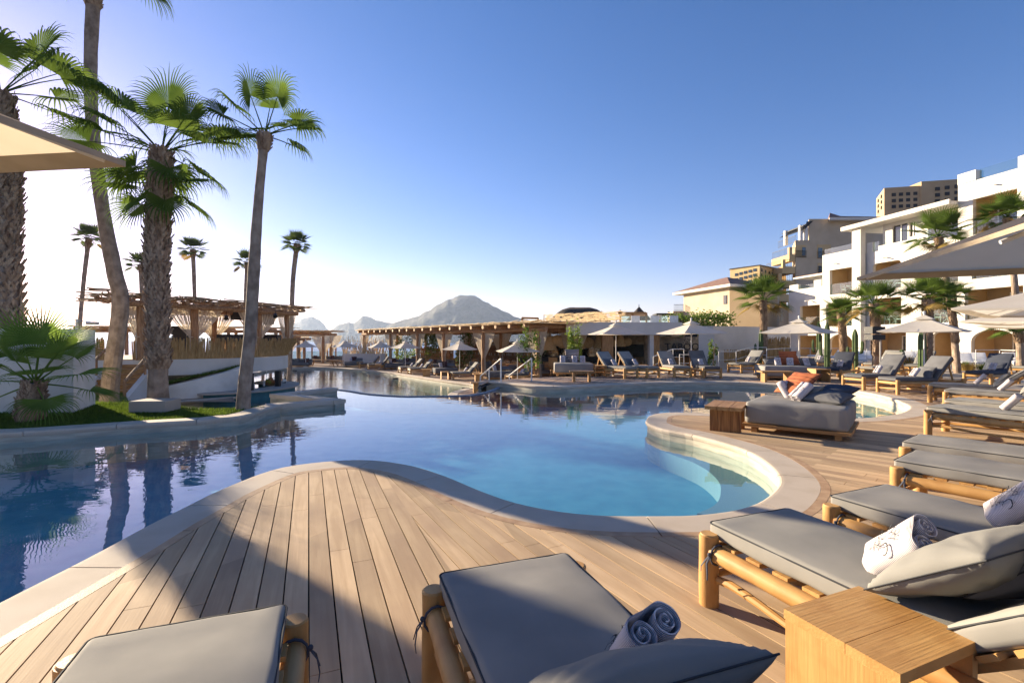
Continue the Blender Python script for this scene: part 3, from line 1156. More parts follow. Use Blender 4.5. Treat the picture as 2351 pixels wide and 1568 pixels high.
# towel: two scrolls side by side, axis along y, dark emblem on top
def towel_meshes(fine=True):
    Lh, R0 = .145, .056
    mb = MB()
    for sx in (-1, 1):
        pts = []
        n = 60 if fine else 30
        for i in range(n + 1):
            t = i / n
            a = pi / 2 - sx * t * 2 * pi * 2.6
            r = R0 * (1 - t * .88) * (1 + .04 * noise.noise(V((t * 9, sx, 2))))
            pts.append((sx * R0 * .94 + r * cos(a), R0 + r * sin(a)))
        pts = [(0, 2 * R0 * .985)] + pts
        k = len(pts)
        vs, fs = [], []
        ny = 6
        for i, (px_, pz_) in enumerate(pts):
            for j in range(ny + 1):
                yy = -Lh + 2 * Lh * j / ny
                edge = .004 * noise.noise(V((i * .3, yy * 9, sx)))
                vs.append((px_, yy + (edge + .010 * noise.noise(V((i * .11, sx, j // ny * 5)))) * (1 if j in (0, ny) else .3), pz_ + edge))
        for i in range(k - 1):
            for j in range(ny):
                a = i * (ny + 1) + j
                fs.append((a, a + 1, a + ny + 2, a + ny + 1))
        mb.add(vs, fs)
    me = mb.mesh('towel', M['towel'], smooth='all')
    # give the cloth its thickness
    bm = bmesh.new()
    bm.from_mesh(me)
    bmesh.ops.recalc_face_normals(bm, faces=bm.faces[:])
    bmesh.ops.solidify(bm, geom=bm.faces[:], thickness=.0045)
    bm.to_mesh(me)
    bm.free()
    me.polygons.foreach_set('use_smooth', [True] * len(me.polygons))
    eb = MB()

    def wrap(x, y, lift):
        """flat emblem coordinates onto the rounded top of the two scrolls"""
        c = .94 * R0 * (1 if x >= 0 else -1)
        s_ = x
        rr = R0 + lift
        if abs(s_) < .94 * R0:
            return V((s_, y, R0 * 2 + lift))
        an = (abs(s_) - .94 * R0) / R0
        return V((c + math.copysign(rr * sin(an), x), y, R0 + rr * cos(an)))

    def band(pts, w):
        vs, fs = [], []
        for i, (x, y) in enumerate(pts):
            a = V(pts[max(i - 1, 0)])
            b_ = V(pts[min(i + 1, len(pts) - 1)])
            d = (b_ - a).normalized()
            ww = w * (.35 + .65 * sin(pi * i / (len(pts) - 1)))
            for s_ in (-1, 1):
                vs.append(wrap(x - d.y * ww * s_, y + d.x * ww * s_, .011))
        for i in range(len(pts) - 1):
            fs.append((2 * i, 2 * i + 2, 2 * i + 3, 2 * i + 1))
        eb.add(vs, fs)
    for sx in (-1, 1):
        band([(sx * (.062 + .026 * cos(a)), .026 * sin(a)) for a in [sx * -.9 + 5.2 * q / 20 * (1) + (.5 if sx > 0 else 3.4) for q in range(21)]], .0035)
        band([(sx * (.012 + .0016 * q), .02 + .055 * (q / 20)) for q in range(21)], .002)
        band([(sx * (.040 * sin(q / 20 * 2.6)), -.06 + .09 * q / 20) for q in range(21)], .002)
        band([(sx * (.020 + .014 * cos(a)), .052 + .014 * sin(a)) for a in [q / 16 * 5.5 for q in range(17)]], .0022)
        band([(sx * (.030 + .010 * cos(a)), -.03 + .012 * sin(a)) for a in [q / 16 * 5.5 + 1 for q in range(17)]], .0022)
    for body, y, size in (('BEACH', -.058, .022), ('CLUB', -.082, .022)):
        vs, fs = text_mesh(body, size)
        eb.add([wrap(p.x * 1.1, y + p.y, .0115) for p in vs], fs)
    em = eb.mesh('emblem', M['piping'])
    return me, em


TOW = towel_meshes(True)


def towel(loc, rot, label, group='rolled towels', sc=1.0):
    o = link('rolled_towel', TOW[0], None, loc, rot)
    o.scale = (sc, sc, sc)
    tag(o, label, 'towel', group)
    link('emblem', TOW[1], o)
    return o


def local(o_loc, rz, p):
    return V(o_loc) + Matrix.Rotation(rz, 3, 'Z') @ V(p)


LG = 'grey sun loungers with log frames'
protos = {}


def put_lounger(key, c, ang, label, tilt=40, group=LG):
    """c = centre of the foot end on the ground, ang = direction foot to head in degrees"""
    if key not in protos:
        kw = dict(fine=dict(fab='light_fabric', tilt=38), fineg=dict(fab='grey_fabric', tilt=40), far=dict(fab='light_fabric', fine=False, tilt=48), fard=dict(fab='dark_fabric', fine=False, tilt=52), navy=dict(fab='navy', fine=False, tilt=50))[key]
        o = make_lounger(**kw)
        protos[key] = o
    else:
        o = copy_tree(protos[key])
    o.location = c
    o.rotation_euler = (0, 0, radians(ang))
    tag(o, label, 'sun lounger', group)
    return o


def dress(c, ang, who, pil='grey', tow=True, dark=True, side=-.12, tilt=40, z0=0, both=False, tow_at=(.93, .0), n=0):
    """pillow leaning on the backrest and a rolled towel on the mattress"""
    a = radians(ang)
    if pil:
        p = local(c, a, (1.31, side, .60))
        pillow(pil, p, Euler((radians(0), radians(-48), 0)).to_matrix().to_4x4() and _rot(a, -56, 90), '%s pillow on the %s' % ({'grey': 'grey', 'dark': 'charcoal', 'navy': 'navy blue'}[pil], who), 'pillows on the sun loungers')
    if both:
        p = local(c, a, (1.14, side - .10, .61))
        pillow('dark', p, _rot(a, -62, 90), 'front charcoal pillow of two on the %s' % who, 'pillows on the sun loungers')
    if tow:
        p = local(c, a, (tow_at[0], tow_at[1], .59))
        towel(p, _rot(a, -52, 90, up=True), 'rolled towel on the %s' % who)


def _rot(a, pitch, spin, up=False):
    """lying plate first spun in its plane, then pitched up around the lounger's cross axis, then turned with the lounger"""
    m = Matrix.Rotation(a, 3, 'Z') @ Matrix.Rotation(radians(pitch), 3, 'Y') @ Matrix.Rotation(radians(spin if not up else -90), 3, 'Z')
    return m.to_euler()


# upper deck, row in the foreground on the right
FG = [
    ('fine', (-1.27, 1.93, 0), -69.5, 'sun lounger cut off at the bottom left, its foot end facing the pool'),
    ('fineg', (-.03, 2.43, 0), -70.5, 'sun lounger half in shade in the bottom centre, towel rolls on its mattress'),
    ('fine', (1.53, 3.10, 0), -68.5, 'sun lounger beside the near wooden box table, knotted ribbon on its leg'),
    ('fineg', (2.60, 3.62, 0), -66.0, 'sun lounger just behind the one with the box table, touching the coping'),
    ('fineg', (3.84, 4.72, 0), -53.0, 'sun lounger third up the right row, mattress barely hiding a thick split post'),
    ('fineg', (4.58, 5.55, 0), -52.0, 'sun lounger fourth up the right row, empty mattress with no towel on its foot half'),
    ('fine', (7.30, 8.35, 0), -59.0, 'sun lounger level with the right tip of the pool, long lit side rail and stretcher'),
    ('fine', (8.45, 9.30, 0), -59.0, 'sun lounger right behind the one level with the right tip of the pool'),
    ('fineg', (10.1, 11.2, 0), -53.0, 'sun lounger in front of the uppermost one of the right hand row'),
    ('fineg', (11.0, 12.7, 0), -48.0, 'uppermost sun lounger of the right hand row, open foot end to the left'),
    ('fard', (11.28, 14.55, 0), 2.0, 'charcoal sun lounger seen side on below the umbrella pole right of the pool tip'),
    ('fard', (11.1, 15.75, 0), 12.0, 'charcoal sun lounger behind the side on one, big pillow near the small table'),
]
WHO = ['', 'lounger in the bottom centre', 'lounger beside the near box table', 'lounger behind the near box table', 'third lounger up the right row', '',
       'lounger level with the right pool tip', '', 'lounger below the uppermost of the right row', 'uppermost lounger of the right row', 'side on charcoal lounger', 'charcoal lounger behind the side on one']
for (k, c, a, lab) in FG:
    put_lounger(k, c, a, lab)
# L2
cc, aa = FG[1][1], radians(FG[1][2])
pillow('grey', local(cc, aa, (1.22, -.11, .69)), _rot(aa, -38, 90), 'plump grey pillow at the bottom edge, half in shade behind two towel rolls', 'pillows on the sun loungers', sc=1.02)
towel(local(cc, aa, (1.03, .12, .58)), (Matrix.Rotation(aa + radians(8), 3, 'Z') @ Matrix.Rotation(radians(-58), 3, 'Y') @ Matrix.Rotation(radians(-90), 3, 'Z') @ Matrix.Rotation(radians(8), 3, 'Y')).to_euler(), 'shaded lilac towel rolls with both spiral ends showing, bottom centre', sc=1.0)
cc, aa = FG[2][1], radians(FG[2][2])
pillow('grey', local(cc, aa, (1.14, 0.0, .67)), _rot(aa, -36, 90), 'large sunlit grey pillow behind the near wooden box table', 'pillows on the sun loungers', sc=1.12)
pillow('dark', local(cc, aa, (1.33, .14, .72)), _rot(aa, -46, 90), 'shaded charcoal pillow squeezed behind the large sunlit grey one', 'pillows on the sun loungers')
towel(local(cc, aa, (.93, -.03, .60)), (Matrix.Rotation(aa + radians(-4), 3, 'Z') @ Matrix.Rotation(radians(-44), 3, 'Y') @ Matrix.Rotation(radians(-90), 3, 'Z') @ Matrix.Rotation(radians(38), 3, 'Y')).to_euler(), 'sunlit pink white towel roll lying before the large grey pillow', sc=1.05)
cc, aa = FG[3][1], radians(FG[3][2])
pillow('grey', local(cc, aa, (1.20, .0, .64)), _rot(aa, -40, 90), 'grey pillow cut by the right edge beside the navy striped towel', 'pillows on the sun loungers')
towel(local(cc, aa, (.94, -.05, .63)), (Matrix.Rotation(aa, 3, 'Z') @ Matrix.Rotation(radians(-46), 3, 'Y') @ Matrix.Rotation(radians(-90), 3, 'Z') @ Matrix.Rotation(radians(34), 3, 'Y')).to_euler(), 'navy striped towel roll with CLUB written on it, at the right edge', sc=1.05)
for i in (4, 6, 8, 9, 10, 11):
    k, c, a, _l = FG[i]
    dress(c, a, WHO[i], pil='grey' if i < 10 else 'dark', side=.05, both=i == 10, tow_at=(.98 if i != 10 else .86, .06 if i < 10 else -.05))
k, c, a, _l = FG[7]
pillow('grey', local(c, radians(a), (1.25, 0, .62)), _rot(radians(a), -50, 90), 'grey pillow on the lounger behind the one level with the right pool tip', 'pillows on the sun loungers')

# loungers on the far side of the upper deck
FR = [
    ('far', G(1450, 869), 122, 'left one of two tilted loungers beside the tall striped pillow daybed', 'tilted lounger nearest the striped daybed', 'dark'),
    ('far', G(1500, 867.5), 122, 'right one of two tilted loungers beside the tall striped pillow daybed', 'second tilted lounger from the striped daybed', 'dark'),
    ('far', G(1567.5, 866.5), 98, 'lounger facing the pool directly under the white umbrella before the letters', 'lounger under the umbrella before the letters', 'grey'),
    ('fard', G(1635.7, 868.3), 92, 'dark backed lounger facing the pool in front of the tall white wall', 'dark backed lounger facing the pool', 'grey'),
    ('far', G(1686, 856), 28, 'lounger turned sideways in front of the low reed fence and railing', 'lounger before the low reed fence', 'dark'),
    ('far', G(1860, 850), 35, 'lounger right behind the daybed with the orange pillows', 'lounger behind the orange pillow daybed', 'dark'),
    ('far', G(1790, 838), 50, 'lounger farthest back, only its backrest showing above the orange pillow daybed', '', None),
    ('navy', G(1905, 873), 38, 'navy lounger between the orange pillow daybed and the charcoal loungers', 'navy lounger next to the orange daybed', 'navy'),
    ('far', G(1986, 868), 16, 'lounger with an empty tilted back in the cluster behind the charcoal ones', '', None),
    ('far', G(1998, 856), 22, 'rear lounger of the cluster in front of the hanging black loudspeaker palm', 'rear lounger below the loudspeaker palm', 'dark'),
    ('far', G(2090, 861), 30, 'lounger right of the second umbrella pole, in front of the white loungers', 'lounger right of the second umbrella pole', 'dark'),
    ('navy', G(2243, 884), 24, 'navy lounger in front of the tufts of tall grass', 'navy lounger in front of the grass tufts', 'navy'),
    ('far', G(2335, 866), 20, 'lounger cut by the right edge beside the navy one', '', None),
]
for k, c, a, lab, who, pil in FR:
    put_lounger(k, c, a, lab)
    if who:
        dress(c, a, who, pil=pil, side=.0, tow_at=(1.0, -.05 if a < 60 else .08))

# loungers beside the lower pool
LR = [
    ('fard', G(825, 846, LOW), 25, 'leftmost charcoal lounger beside the lower pool', 'leftmost lounger beside the lower pool'),
    ('fard', G(845, 848.5, LOW), 25, 'second charcoal lounger from the left beside the lower pool', 'second lounger from the left by the lower pool'),
    ('far', G(917, 856, LOW), 28, 'third lounger from the left beside the lower pool, paler back', 'third lounger from the left by the lower pool'),
    ('far', G(939, 859, LOW), 28, 'fourth lounger from the left beside the lower pool', 'fourth lounger from the left by the lower pool'),
    ('far', G(1036, 871, LOW), 22, 'lounger nearest to the grab rail beside the lower pool, pale tilted back', 'lounger nearest the grab rail'),
    ('fard', G(1168, 877, LOW), 35, 'lounger sunk behind the upper deck edge right of the grab rail', 'lounger sunk behind the upper deck edge'),
]
for k, c, a, lab, who in LR:
    put_lounger(k, c, a, lab)
    dress(c, a, who, pil='dark', tow_at=(1.0, -.05))


# ---- daybeds
def daybed(c, ang, L, Wd, label, fab='grey_fabric', h=.36):
    r = empty('daybed', c, radians(ang), label, 'daybed', 'square upholstered daybeds')
    mb = MB()
    mb.box((0, 0, .125), (L + .08, Wd + .08, .05))
    mb.build('platform', M['teak_x'], r)
    for sx in (-1, 1):
        for sy in (-1, 1):
            MB().box((sx * (L / 2 - .14), sy * (Wd / 2 - .10), .05), (.09, .14, .10)).build('foot', M['teak_x'], r)
    MB().cushion((0, 0, .15 + h / 2), L, Wd, h, r=.06, puff=.015, wr=.012, seed=c[0], nx=18, ny=16).build('mattress', M[fab], r, smooth='all')
    pts = []
    return r


def face(c, ang, p):
    return local(c, radians(ang), p)


D0 = (5.13, 8.58, 0)
A0 = -39.3
daybed(D0, A0, 1.50, 1.45, 'near grey daybed alone on the round deck tongue inside the pool', h=.38)


def on_bed(c, ang, lst, who):
    for kind, p, rx, rz, lab, *sc in lst:
        q = face(c, ang, p)
        m_ = Matrix.Rotation(radians(ang + rz), 3, 'Z') @ Matrix.Rotation(radians(rx), 3, 'X')
        if kind == 'towel':
            towel(q, (Matrix.Rotation(radians(ang + rz), 3, 'Z') @ Matrix.Rotation(radians(rx), 3, 'X')).to_euler(), lab, sc=sc[0] if sc else 1)
        else:
            pillow(kind, q, m_.to_euler(), lab, 'pillows on the daybeds', sc=sc[0] if sc else 1)


on_bed(D0, A0, [
    ('orange', (-.12, .42, .80), 38, -38, 'orange striped pillow standing on the near daybed', 1.05),
    ('towel', (-.34, .36, .62), 58, 70, 'towel roll left of the orange pillow on the near daybed', 1.25),
    ('dark', (.40, -.10, .62), 12, -20, 'puffed charcoal pillow lying at the right front corner of the near daybed', 1.15),
    ('navy', (.30, .30, .66), 16, -30, 'navy pillow in the middle of the pile on the near daybed', 1.15),
    ('navy', (.45, .48, .68), 20, -35, 'rear navy pillow on the near daybed', 1.1),
    ('grey', (.08, .15, .66), 45, -55, 'grey pillow leaning behind the front towel roll on the near daybed', .85),
    ('towel', (.04, -.08, .64), 40, -40, 'front towel roll on the near daybed', 1.25),
], '')
D1, A1 = tuple(G(1318, 862)), -4
D1 = (D1[0], D1[1] + .35, 0)
daybed(D1, A1, 1.75, 1.5, 'grey daybed with a tall striped pillow on the far side of the pool', h=.40)
on_bed(D1, A1, [
    ('striped', (-.02, .62, .86), 72, 0, 'tall brown and cream striped pillow upright on the far daybed', 1.1),
    ('dark', (-.34, .55, .72), 60, 10, 'charcoal pillow left of the tall striped pillow', .9),
    ('towel', (-.47, .30, .66), 62, 0, 'left one of three upright towel rolls on the striped pillow daybed', 1.2),
    ('towel', (.08, .28, .66), 62, 0, 'middle one of three upright towel rolls on the striped pillow daybed', 1.2),
    ('towel', (.45, .30, .66), 62, 0, 'right one of three upright towel rolls on the striped pillow daybed', 1.2),
], '')
D2, A2 = (11.4, 19.9, 0), -12
daybed(D2, A2, 2.25, 1.5, 'long grey daybed with orange pillows right of the reed fences', h=.40)
on_bed(D2, A2, [
    ('orange', (.10, .45, .84), 66, -8, 'larger orange pillow on the long daybed', 1.15),
    ('orange', (.30, .38, .76), 60, 20, 'smaller orange pillow tipped against the larger one on the long daybed', .8),
    ('dark', (-.55, .45, .68), 30, 0, 'charcoal pillow at the left end of the long daybed', 1),
    ('dark', (.85, .45, .70), 35, 0, 'charcoal pillow at the right end of the long daybed', 1.1),
    ('towel', (-.38, .20, .66), 62, 0, 'left towel roll on the long daybed', 1.2),
    ('towel', (.08, .15, .66), 62, -10, 'middle towel roll in front of the orange pillows on the long daybed', 1.2),
    ('towel', (.68, .20, .66), 62, 20, 'right towel roll on the long daybed', 1.2),
], '')
for i, (px_, py_, a_, lab) in enumerate([(808, 843, 20, 'daybed beside the lower pool, left of the leftmost charcoal lounger'), (901, 848, 22, 'daybed beside the lower pool between the second and third lounger'), (1019, 861.5, 20, 'daybed beside the lower pool left of the pale backed lounger'), (1146, 872, 15, 'daybed on the lower deck right behind the grab rail')]):
    c = G(px_, py_, LOW)
    c = (c.x, c.y + .6, LOW)
    daybed(c, a_, 1.7, 1.4, lab, fab='dark_fabric')
    w = ['leftmost', 'second', 'third', 'nearest'][i]
    on_bed(c, a_, [('dark', (.5, .2, .70), 25, 0, 'dark pillow on the %s daybed beside the lower pool' % w, 1.1),
                   ('brown', (.05, .3, .76), 60, 15, 'brown pillow on the %s daybed beside the lower pool' % w, 1),
                   ('towel', (-.30, .2, .66), 60, 10, 'towel roll on the %s daybed beside the lower pool' % w, 1.2)], '')


# ---- tables
def box_table(c, ang, L, Wd, h, label, mat='pine', t=.035, group='wooden box side tables'):
    """top with a full panel at each side, open through"""
    r = empty('side_table', c, radians(ang), label, 'side table', group)
    MB().box((0, 0, h - t / 2), (L, Wd, t)).build('top', M[mat + '_x'], r)
    for s in (-1, 1):
        MB().box((s * (L / 2 - t / 2 - .003), 0, (h - t) / 2 - .0005), (t, Wd - .008, h - t - .001)).build('side_panel', M[mat + '_z'], r)
    return r


def pedestal_table(c, ang, L, Wd, h, label, mat='teak', t=.05, inset=.12, thick=.09, cat='coffee table', group='slab legged coffee tables', name='coffee_table'):
    r = empty(name, c, radians(ang), label, cat, group)
    MB().box((0, 0, h - t / 2), (L, Wd, t)).build('top', M[mat + '_x'], r)
    for s in (-1, 1):
        MB().box((s * (L / 2 - inset - thick / 2), 0, (h - t) / 2), (thick, Wd * .72, h - t)).build('leg', M[mat + '_z'], r)
    return r


# near box table: corners measured from the picture
r = empty('side_table', (0, 0, 0), 0, 'near honey coloured wooden box table at the bottom right', 'side table', 'wooden box side tables')
ca = V((1.4165, 1.88, 0))
r.location = ca
r.rotation_euler = (0, 0, atan2(.182, .438))
L_, W_, h_ = .475, .425, .50
rt_ = MB()
for k, (y0, y1) in enumerate(((-W_ / 2, -.035), (-.033, W_ / 2))):
    rt_.box((0, (y0 + y1) / 2, h_ - .02), (L_, y1 - y0, .04))
rt_.build('top', M['pine_x'], r)
for s in (-1, 1):
    MB().box((s * (L_ / 2 - .02), 0, (h_ - .04) / 2 - .001), (.034, W_ - .01, h_ - .042)).build('side_panel', M['pine_z'], r)
MB().box((0, .0, .10), (L_ - .08, W_ - .02, .02)).build('lower_shelf', M['pine_x'], r)

# gnarled wooden table next to the near daybed
r = empty('coffee_table', (3.86, 8.67, 0), radians(58), 'rough teak table with a massive grained slab leg beside the near daybed', 'coffee table', 'slab legged coffee tables')
mb = MB()
for k in range(3):
    mb.box((0, -.2 + k * .2, .43), (.98, .192, .06))
mb.build('top', M['teak_x'], r)
MB().box((-.22, 0, .20), (.10, .50, .40)).build('leg', M['gnarly'], r)
MB().box((.26, 0, .20), (.10, .50, .40)).build('leg', M['gnarly'], r)
pedestal_table(G(1335, 876), -2, .92, .5, .42, 'low table in front of the striped pillow daybed')
pedestal_table(G(1780, 877), -8, 1.15, .6, .42, 'low table in front of the long orange pillow daybed')
T = [(1379, 865, -10, .5, .5, .5, 'box table between the striped daybed and the tilted loungers'),
     (1475, 862, 0, .45, .45, .48, 'box table between the two tilted loungers'),
     (1604, 863, 0, .5, .5, .5, 'framed table under the umbrella before the letters'),
     (1749, 856, 0, .5, .5, .45, 'box table left of the long orange pillow daybed'),
     (1880, 876, 4, .6, .5, .5, 'tall open box table right of the long orange pillow daybed'),
     (2010, 872, 10, .6, .45, .42, 'box table by the charcoal loungers, one row back'),
     (2120, 895, 5, .7, .5, .42, 'pale box table between the two charcoal loungers'),
     (2178, 904, 30, .5, .45, .42, 'box table partly hidden at the head of the side on charcoal lounger')]
for x, y, a, l, w, h, lab in T:
    box_table(G(x, y), a, l, w, h, lab)
T = [(782, 842.5, 'round looking box table left of the leftmost daybed by the lower pool'), (826, 843, 'open table right of the leftmost daybed by the lower pool'), (868, 850, 'box table right of the second lounger by the lower pool'),
     (979, 864.5, 'pedestal table between the fourth lounger and third daybed'), (1021, 870.5, 'tall box table left of the lounger nearest the grab rail'),
     (1100, 877.5, 'upper one of two wooden tables at the foot of the grab rail'), (1098, 901.5, 'lower one of two wooden tables at the foot of the grab rail')]
for i, (x, y, lab) in enumerate(T):
    c = G(x, y, LOW)
    if i in (3, 6, 5):
        r = empty('side_table', c, radians(10), lab, 'side table', 'wooden box side tables')
        MB().box((0, 0, .5), (.75, .55, .05)).build('top', M['pine_x'], r)
        MB().box((0, 0, .24), (.5, .36, .47)).build('pedestal', M['pine_z'], r)
    else:
        box_table(c, 15, .5, .45, .5, lab)
# long slatted table and benches far left
r = empty('picnic_table', G(742, 841, LOW), radians(-4), 'long splay legged table on the lower deck beside the sea', 'table')
mb = MB()
for k in range(5):
    mb.box((0, -.36 + k * .18, .62), (2.9, .165, .05))
mb.build('top', M['teak_x'], r)
for sx in (-1, 1):
    for sy in (-1, 1):
        MB().bar((sx * 1.0, sy * .25, .6), (sx * 1.28, sy * .42, 0), .09, .06).build('leg', M['teak_z'], r)
r = empty('bench', G(773, 838.5, LOW), radians(-4), 'splay legged bench right of the long table beside the sea', 'bench')
MB().box((0, 0, .45), (1.4, .45, .06)).build('seat', M['teak_x'], r)
for sx in (-1, 1):
    for sy in (-1, 1):
        MB().bar((sx * .45, sy * .13, .43), (sx * .62, sy * .2, 0), .07, .05).build('leg', M['teak_z'], r)


def sofa(c, ang, L, label, z=0, fab='dark_fabric', grp='low dark sofas on the lower deck', pl=2, pk='brown', who=None):
    r = empty('sofa', c, radians(ang), label, 'sofa', grp)
    MB().box((0, 0, .10), (L, .85, .06)).build('base', M['teak_x'], r)
    MB().cushion((0, -.05, .29), L - .04, .8, .26, r=.05, puff=.02, nx=6, ny=4).build('seat', M[fab], r, smooth='all')
    MB().cushion((0, .36, .56), L - .04, .18, .40, r=.06, puff=.0, nx=6, ny=2).build('backrest', M[fab], r, smooth='all')
    for k in range(pl):
        x = -L / 2 + L * (k + .5) / pl
        pillow(pk if k % 2 == 0 else 'dark', local(c, radians(ang), (x, .15, .62)), (Matrix.Rotation(radians(ang), 3, 'Z') @ Matrix.Rotation(radians(65), 3, 'X')).to_euler(),
               '%s pillow %s on %s' % ('brown' if k % 2 == 0 else 'charcoal', ['at the left end', 'second along', 'third along', 'at the right end'][k if k < pl - 1 else 3] if pl > 1 else 'alone', who or label), 'pillows on the sofas', sc=.9)
    return r


sofa(G(680, 842, LOW), -5, 2.9, 'dark sofa right of the swim up bar beside the sea', pl=3, who='sofa right of the swim up bar')
sofa(G(752, 833, LOW), -3, 4.0, 'long dark sofa behind the long table beside the sea', pl=4, who='long sofa behind the long table')
# ================================================================== UMBRELLAS
def umb_mesh(side, apex, rim, sag=.05, n=8, vent=True, drop=.0):
    """square canopy: four slightly hollow panels with a hem, plus the vent cap"""
    def pt(a, b, k=1.0):           # a along rim -1..1 , b 0 rim..1 apex, panel towards +x
        h = side / 2
        x = h * (1 - b)
        y = h * (1 - b) * a
        z = rim + (apex - rim) * (b ** 1.12)
        z -= sag * (1 - a * a) * sin(pi * min(1, b * 1.0) * .5 + .9) * (1 - b)
        x -= .035 * side / 2.7 * (1 - a * a) * (1 - b)
        return V((x, y, z))
    mb = MB()
    hm = MB()
    for k in range(4):
        R = Matrix.Rotation(k * pi / 2, 3, 'Z')
        vs, fs = [], []
        for j in range(n + 1):
            for i in range(n + 1):
                b_ = .9 * j / n
                vs.append(R @ pt(-1 + 2 * i / n, b_))
        for j in range(n):
            for i in range(n):
                a = j * (n + 1) + i
                fs.append((a, a + 1, a + n + 2, a + n + 1))
        mb.add(vs, fs)
        vs, fs = [], []
        for i in range(n + 1):
            p = R @ pt(-1 + 2 * i / n, 0)
            q = R @ pt(-1 + 2 * i / n, .055)
            vs += [p + V((0, 0, .0)), p + V((0, 0, -.02)), q + V((0, 0, -.014))]
        for i in range(n):
            a = i * 3
            fs += [(a, a + 3, a + 4, a + 1), (a + 1, a + 4, a + 5, a + 2)]
        hm.add(vs, fs)
    cap = MB()
    for k in range(4):
        R = Matrix.Rotation(k * pi / 2, 3, 'Z')
        h = side * .13
        vs = []
        for j in range(4):
            b_ = j / 3
            for i in range(5):
                a = -1 + i / 2
                vs.append(R @ V((h * (1 - b_) - .02 * (1 - a * a) * (1 - b_), h * (1 - b_) * a, apex - .10 + (apex * 0 + .17) * b_ + .035)))
        fs = []
        for j in range(3):
            for i in range(4):
                a = j * 5 + i
                fs.append((a, a + 1, a + 6, a + 5))
        cap.add(vs, fs)
    return mb, hm, cap


def make_umbrella(side, apex, rim, pole=True, cloth='umb_cloth', hem='umb_cloth', n=8, sag=.05):
    r = empty('umbrella', (0, 0, 0))
    mb, hm, cap = umb_mesh(side, apex, rim, n=n, sag=sag)
    me = mb.mesh('canopy', M[cloth], smooth=True)
    cp = link('canopy', me, r)
    hm.build('hem', M[hem], cp)
    cap.build('vent_cap', M[cloth], r, smooth=True)
    MB().tube([(0, 0, 0), (0, 0, apex + .08)], .026, 10).build('pole', M['umb_pole'], r, smooth=True)
    MB().lathe([(.03, 0), (.045, .03), (.035, .06), (.055, .09), (.05, .13), (.02, .15)], (0, 0, apex + .08), 10).build('finial', M['umb_pole'], r, smooth=True)
    MB().lathe([(.28, 0), (.28, .05), (.05, .07), (.035, .3)], (0, 0, 0), 16).build('base', M['umb_pole'], r, smooth=True)
    hub = apex - .52
    for k in range(8):
        an = k * pi / 4
        Ld = side / 2 * (sqrt(2) if k % 2 else 1) * .97
        z1 = rim + (0 if k % 2 else -.03)
        tip = V((Ld * cos(an), Ld * sin(an), z1 - .01))
        top = V((.05 * cos(an), .05 * sin(an), apex - .06))
        mid = top.lerp(tip, .45)
        mb = MB()
        mb.tube([top - V((0, 0, .03)), mid - V((0, 0, .04)), tip], .009, 5)
        rb = mb.build('rib', M['umb_pole'], r)
        MB().tube([V((0, 0, hub)), mid - V((0, 0, .04))], .008, 5).build('strut', M['umb_pole'], rb)
    MB().tube([(0, 0, hub - .06), (0, 0, hub + .04)], .05, 10).build('hub', M['umb_pole'], r, smooth=True)
    return r


UM = None
US = [
    (P(1414, 850, 25.5), 10, 2.3, 'tall white umbrella behind the two tilted loungers'),
    (P(1586.9, 862, 22.8), 15, 2.3, 'white umbrella in front of the black letters on the stone wall'),
    (P(1834.6, 880, 20.7), 38, 2.3, 'white umbrella standing behind the long orange pillow daybed'),
    (P(2121.5, 901, 17.5), 40, 2.3, 'large cream umbrella above the side on charcoal lounger'),
    (V((9.61, 7.82, 0)), 161 - 45, 2.7, 'cream umbrella at the right edge, second one below the big canopy'),
    (V((12.5, 10.5, 0)), 160 - 45, 2.7, 'cream umbrella at the right edge, lowest of the stacked canopies'),
]
base_h = 2.5
for i, (c, rz, side, lab) in enumerate(US):
    if UM is None:
        UM = make_umbrella(2.7, 2.42, 1.93)
        o = UM
    else:
        o = copy_tree(UM)
    o.location = (c[0], c[1], 0)
    o.scale = (side / 2.7, side / 2.7, 1)
    o.rotation_euler = (0, 0, radians(rz))
    tag(o, lab, 'umbrella', 'white square umbrellas')
tops = {0: 2.74, 1: 2.55, 2: 2.5, 3: 2.5}
for x, top, Y, side, rz, lab in [(702, 777.5, 46, 1.95, 20, 'first small umbrella from the left beside the lower pool'), (791.5, 778, 47, 1.95, 44, 'second small umbrella from the left, in front of the sea'), (873, 777.5, 43, 1.8, 30, 'third small umbrella from the left beside the lower pool'),
                                 (930.7, 778.8, 40, 1.8, 40, 'fourth small umbrella from the left beside the lower pool'), (1055.4, 778.3, 33, 1.75, 44, 'fifth small umbrella from the left beside the lower pool'), (1188, 778.8, 27.5, 2.1, 12, 'sixth umbrella from the left, nearest to the grab rail')]:
    o = copy_tree(UM)
    o.location = ((x - CX) * Y / F, Y, LOW)
    o.scale = (side / 2.7, side / 2.7, 2.6 / 2.6)
    o.rotation_euler = (0, 0, radians(rz))
    tag(o, lab, 'umbrella', 'white square umbrellas')
# right edge: one nearer umbrella with its corner pointing left
def big_umbrella(tipv, cen, side_scale, apex, rim, label, z_tip):
    r = make_umbrella(side_scale, apex, rim, cloth='shade_cloth', hem='hem', n=14, sag=.0)
    d = V(tipv) - V(cen)
    r.location = (cen[0], cen[1], 0)
    r.rotation_euler = (0, 0, atan2(d.y, d.x) - pi / 4)
    tag(r, label, 'umbrella', 'large sand coloured umbrellas overhead')
    return r


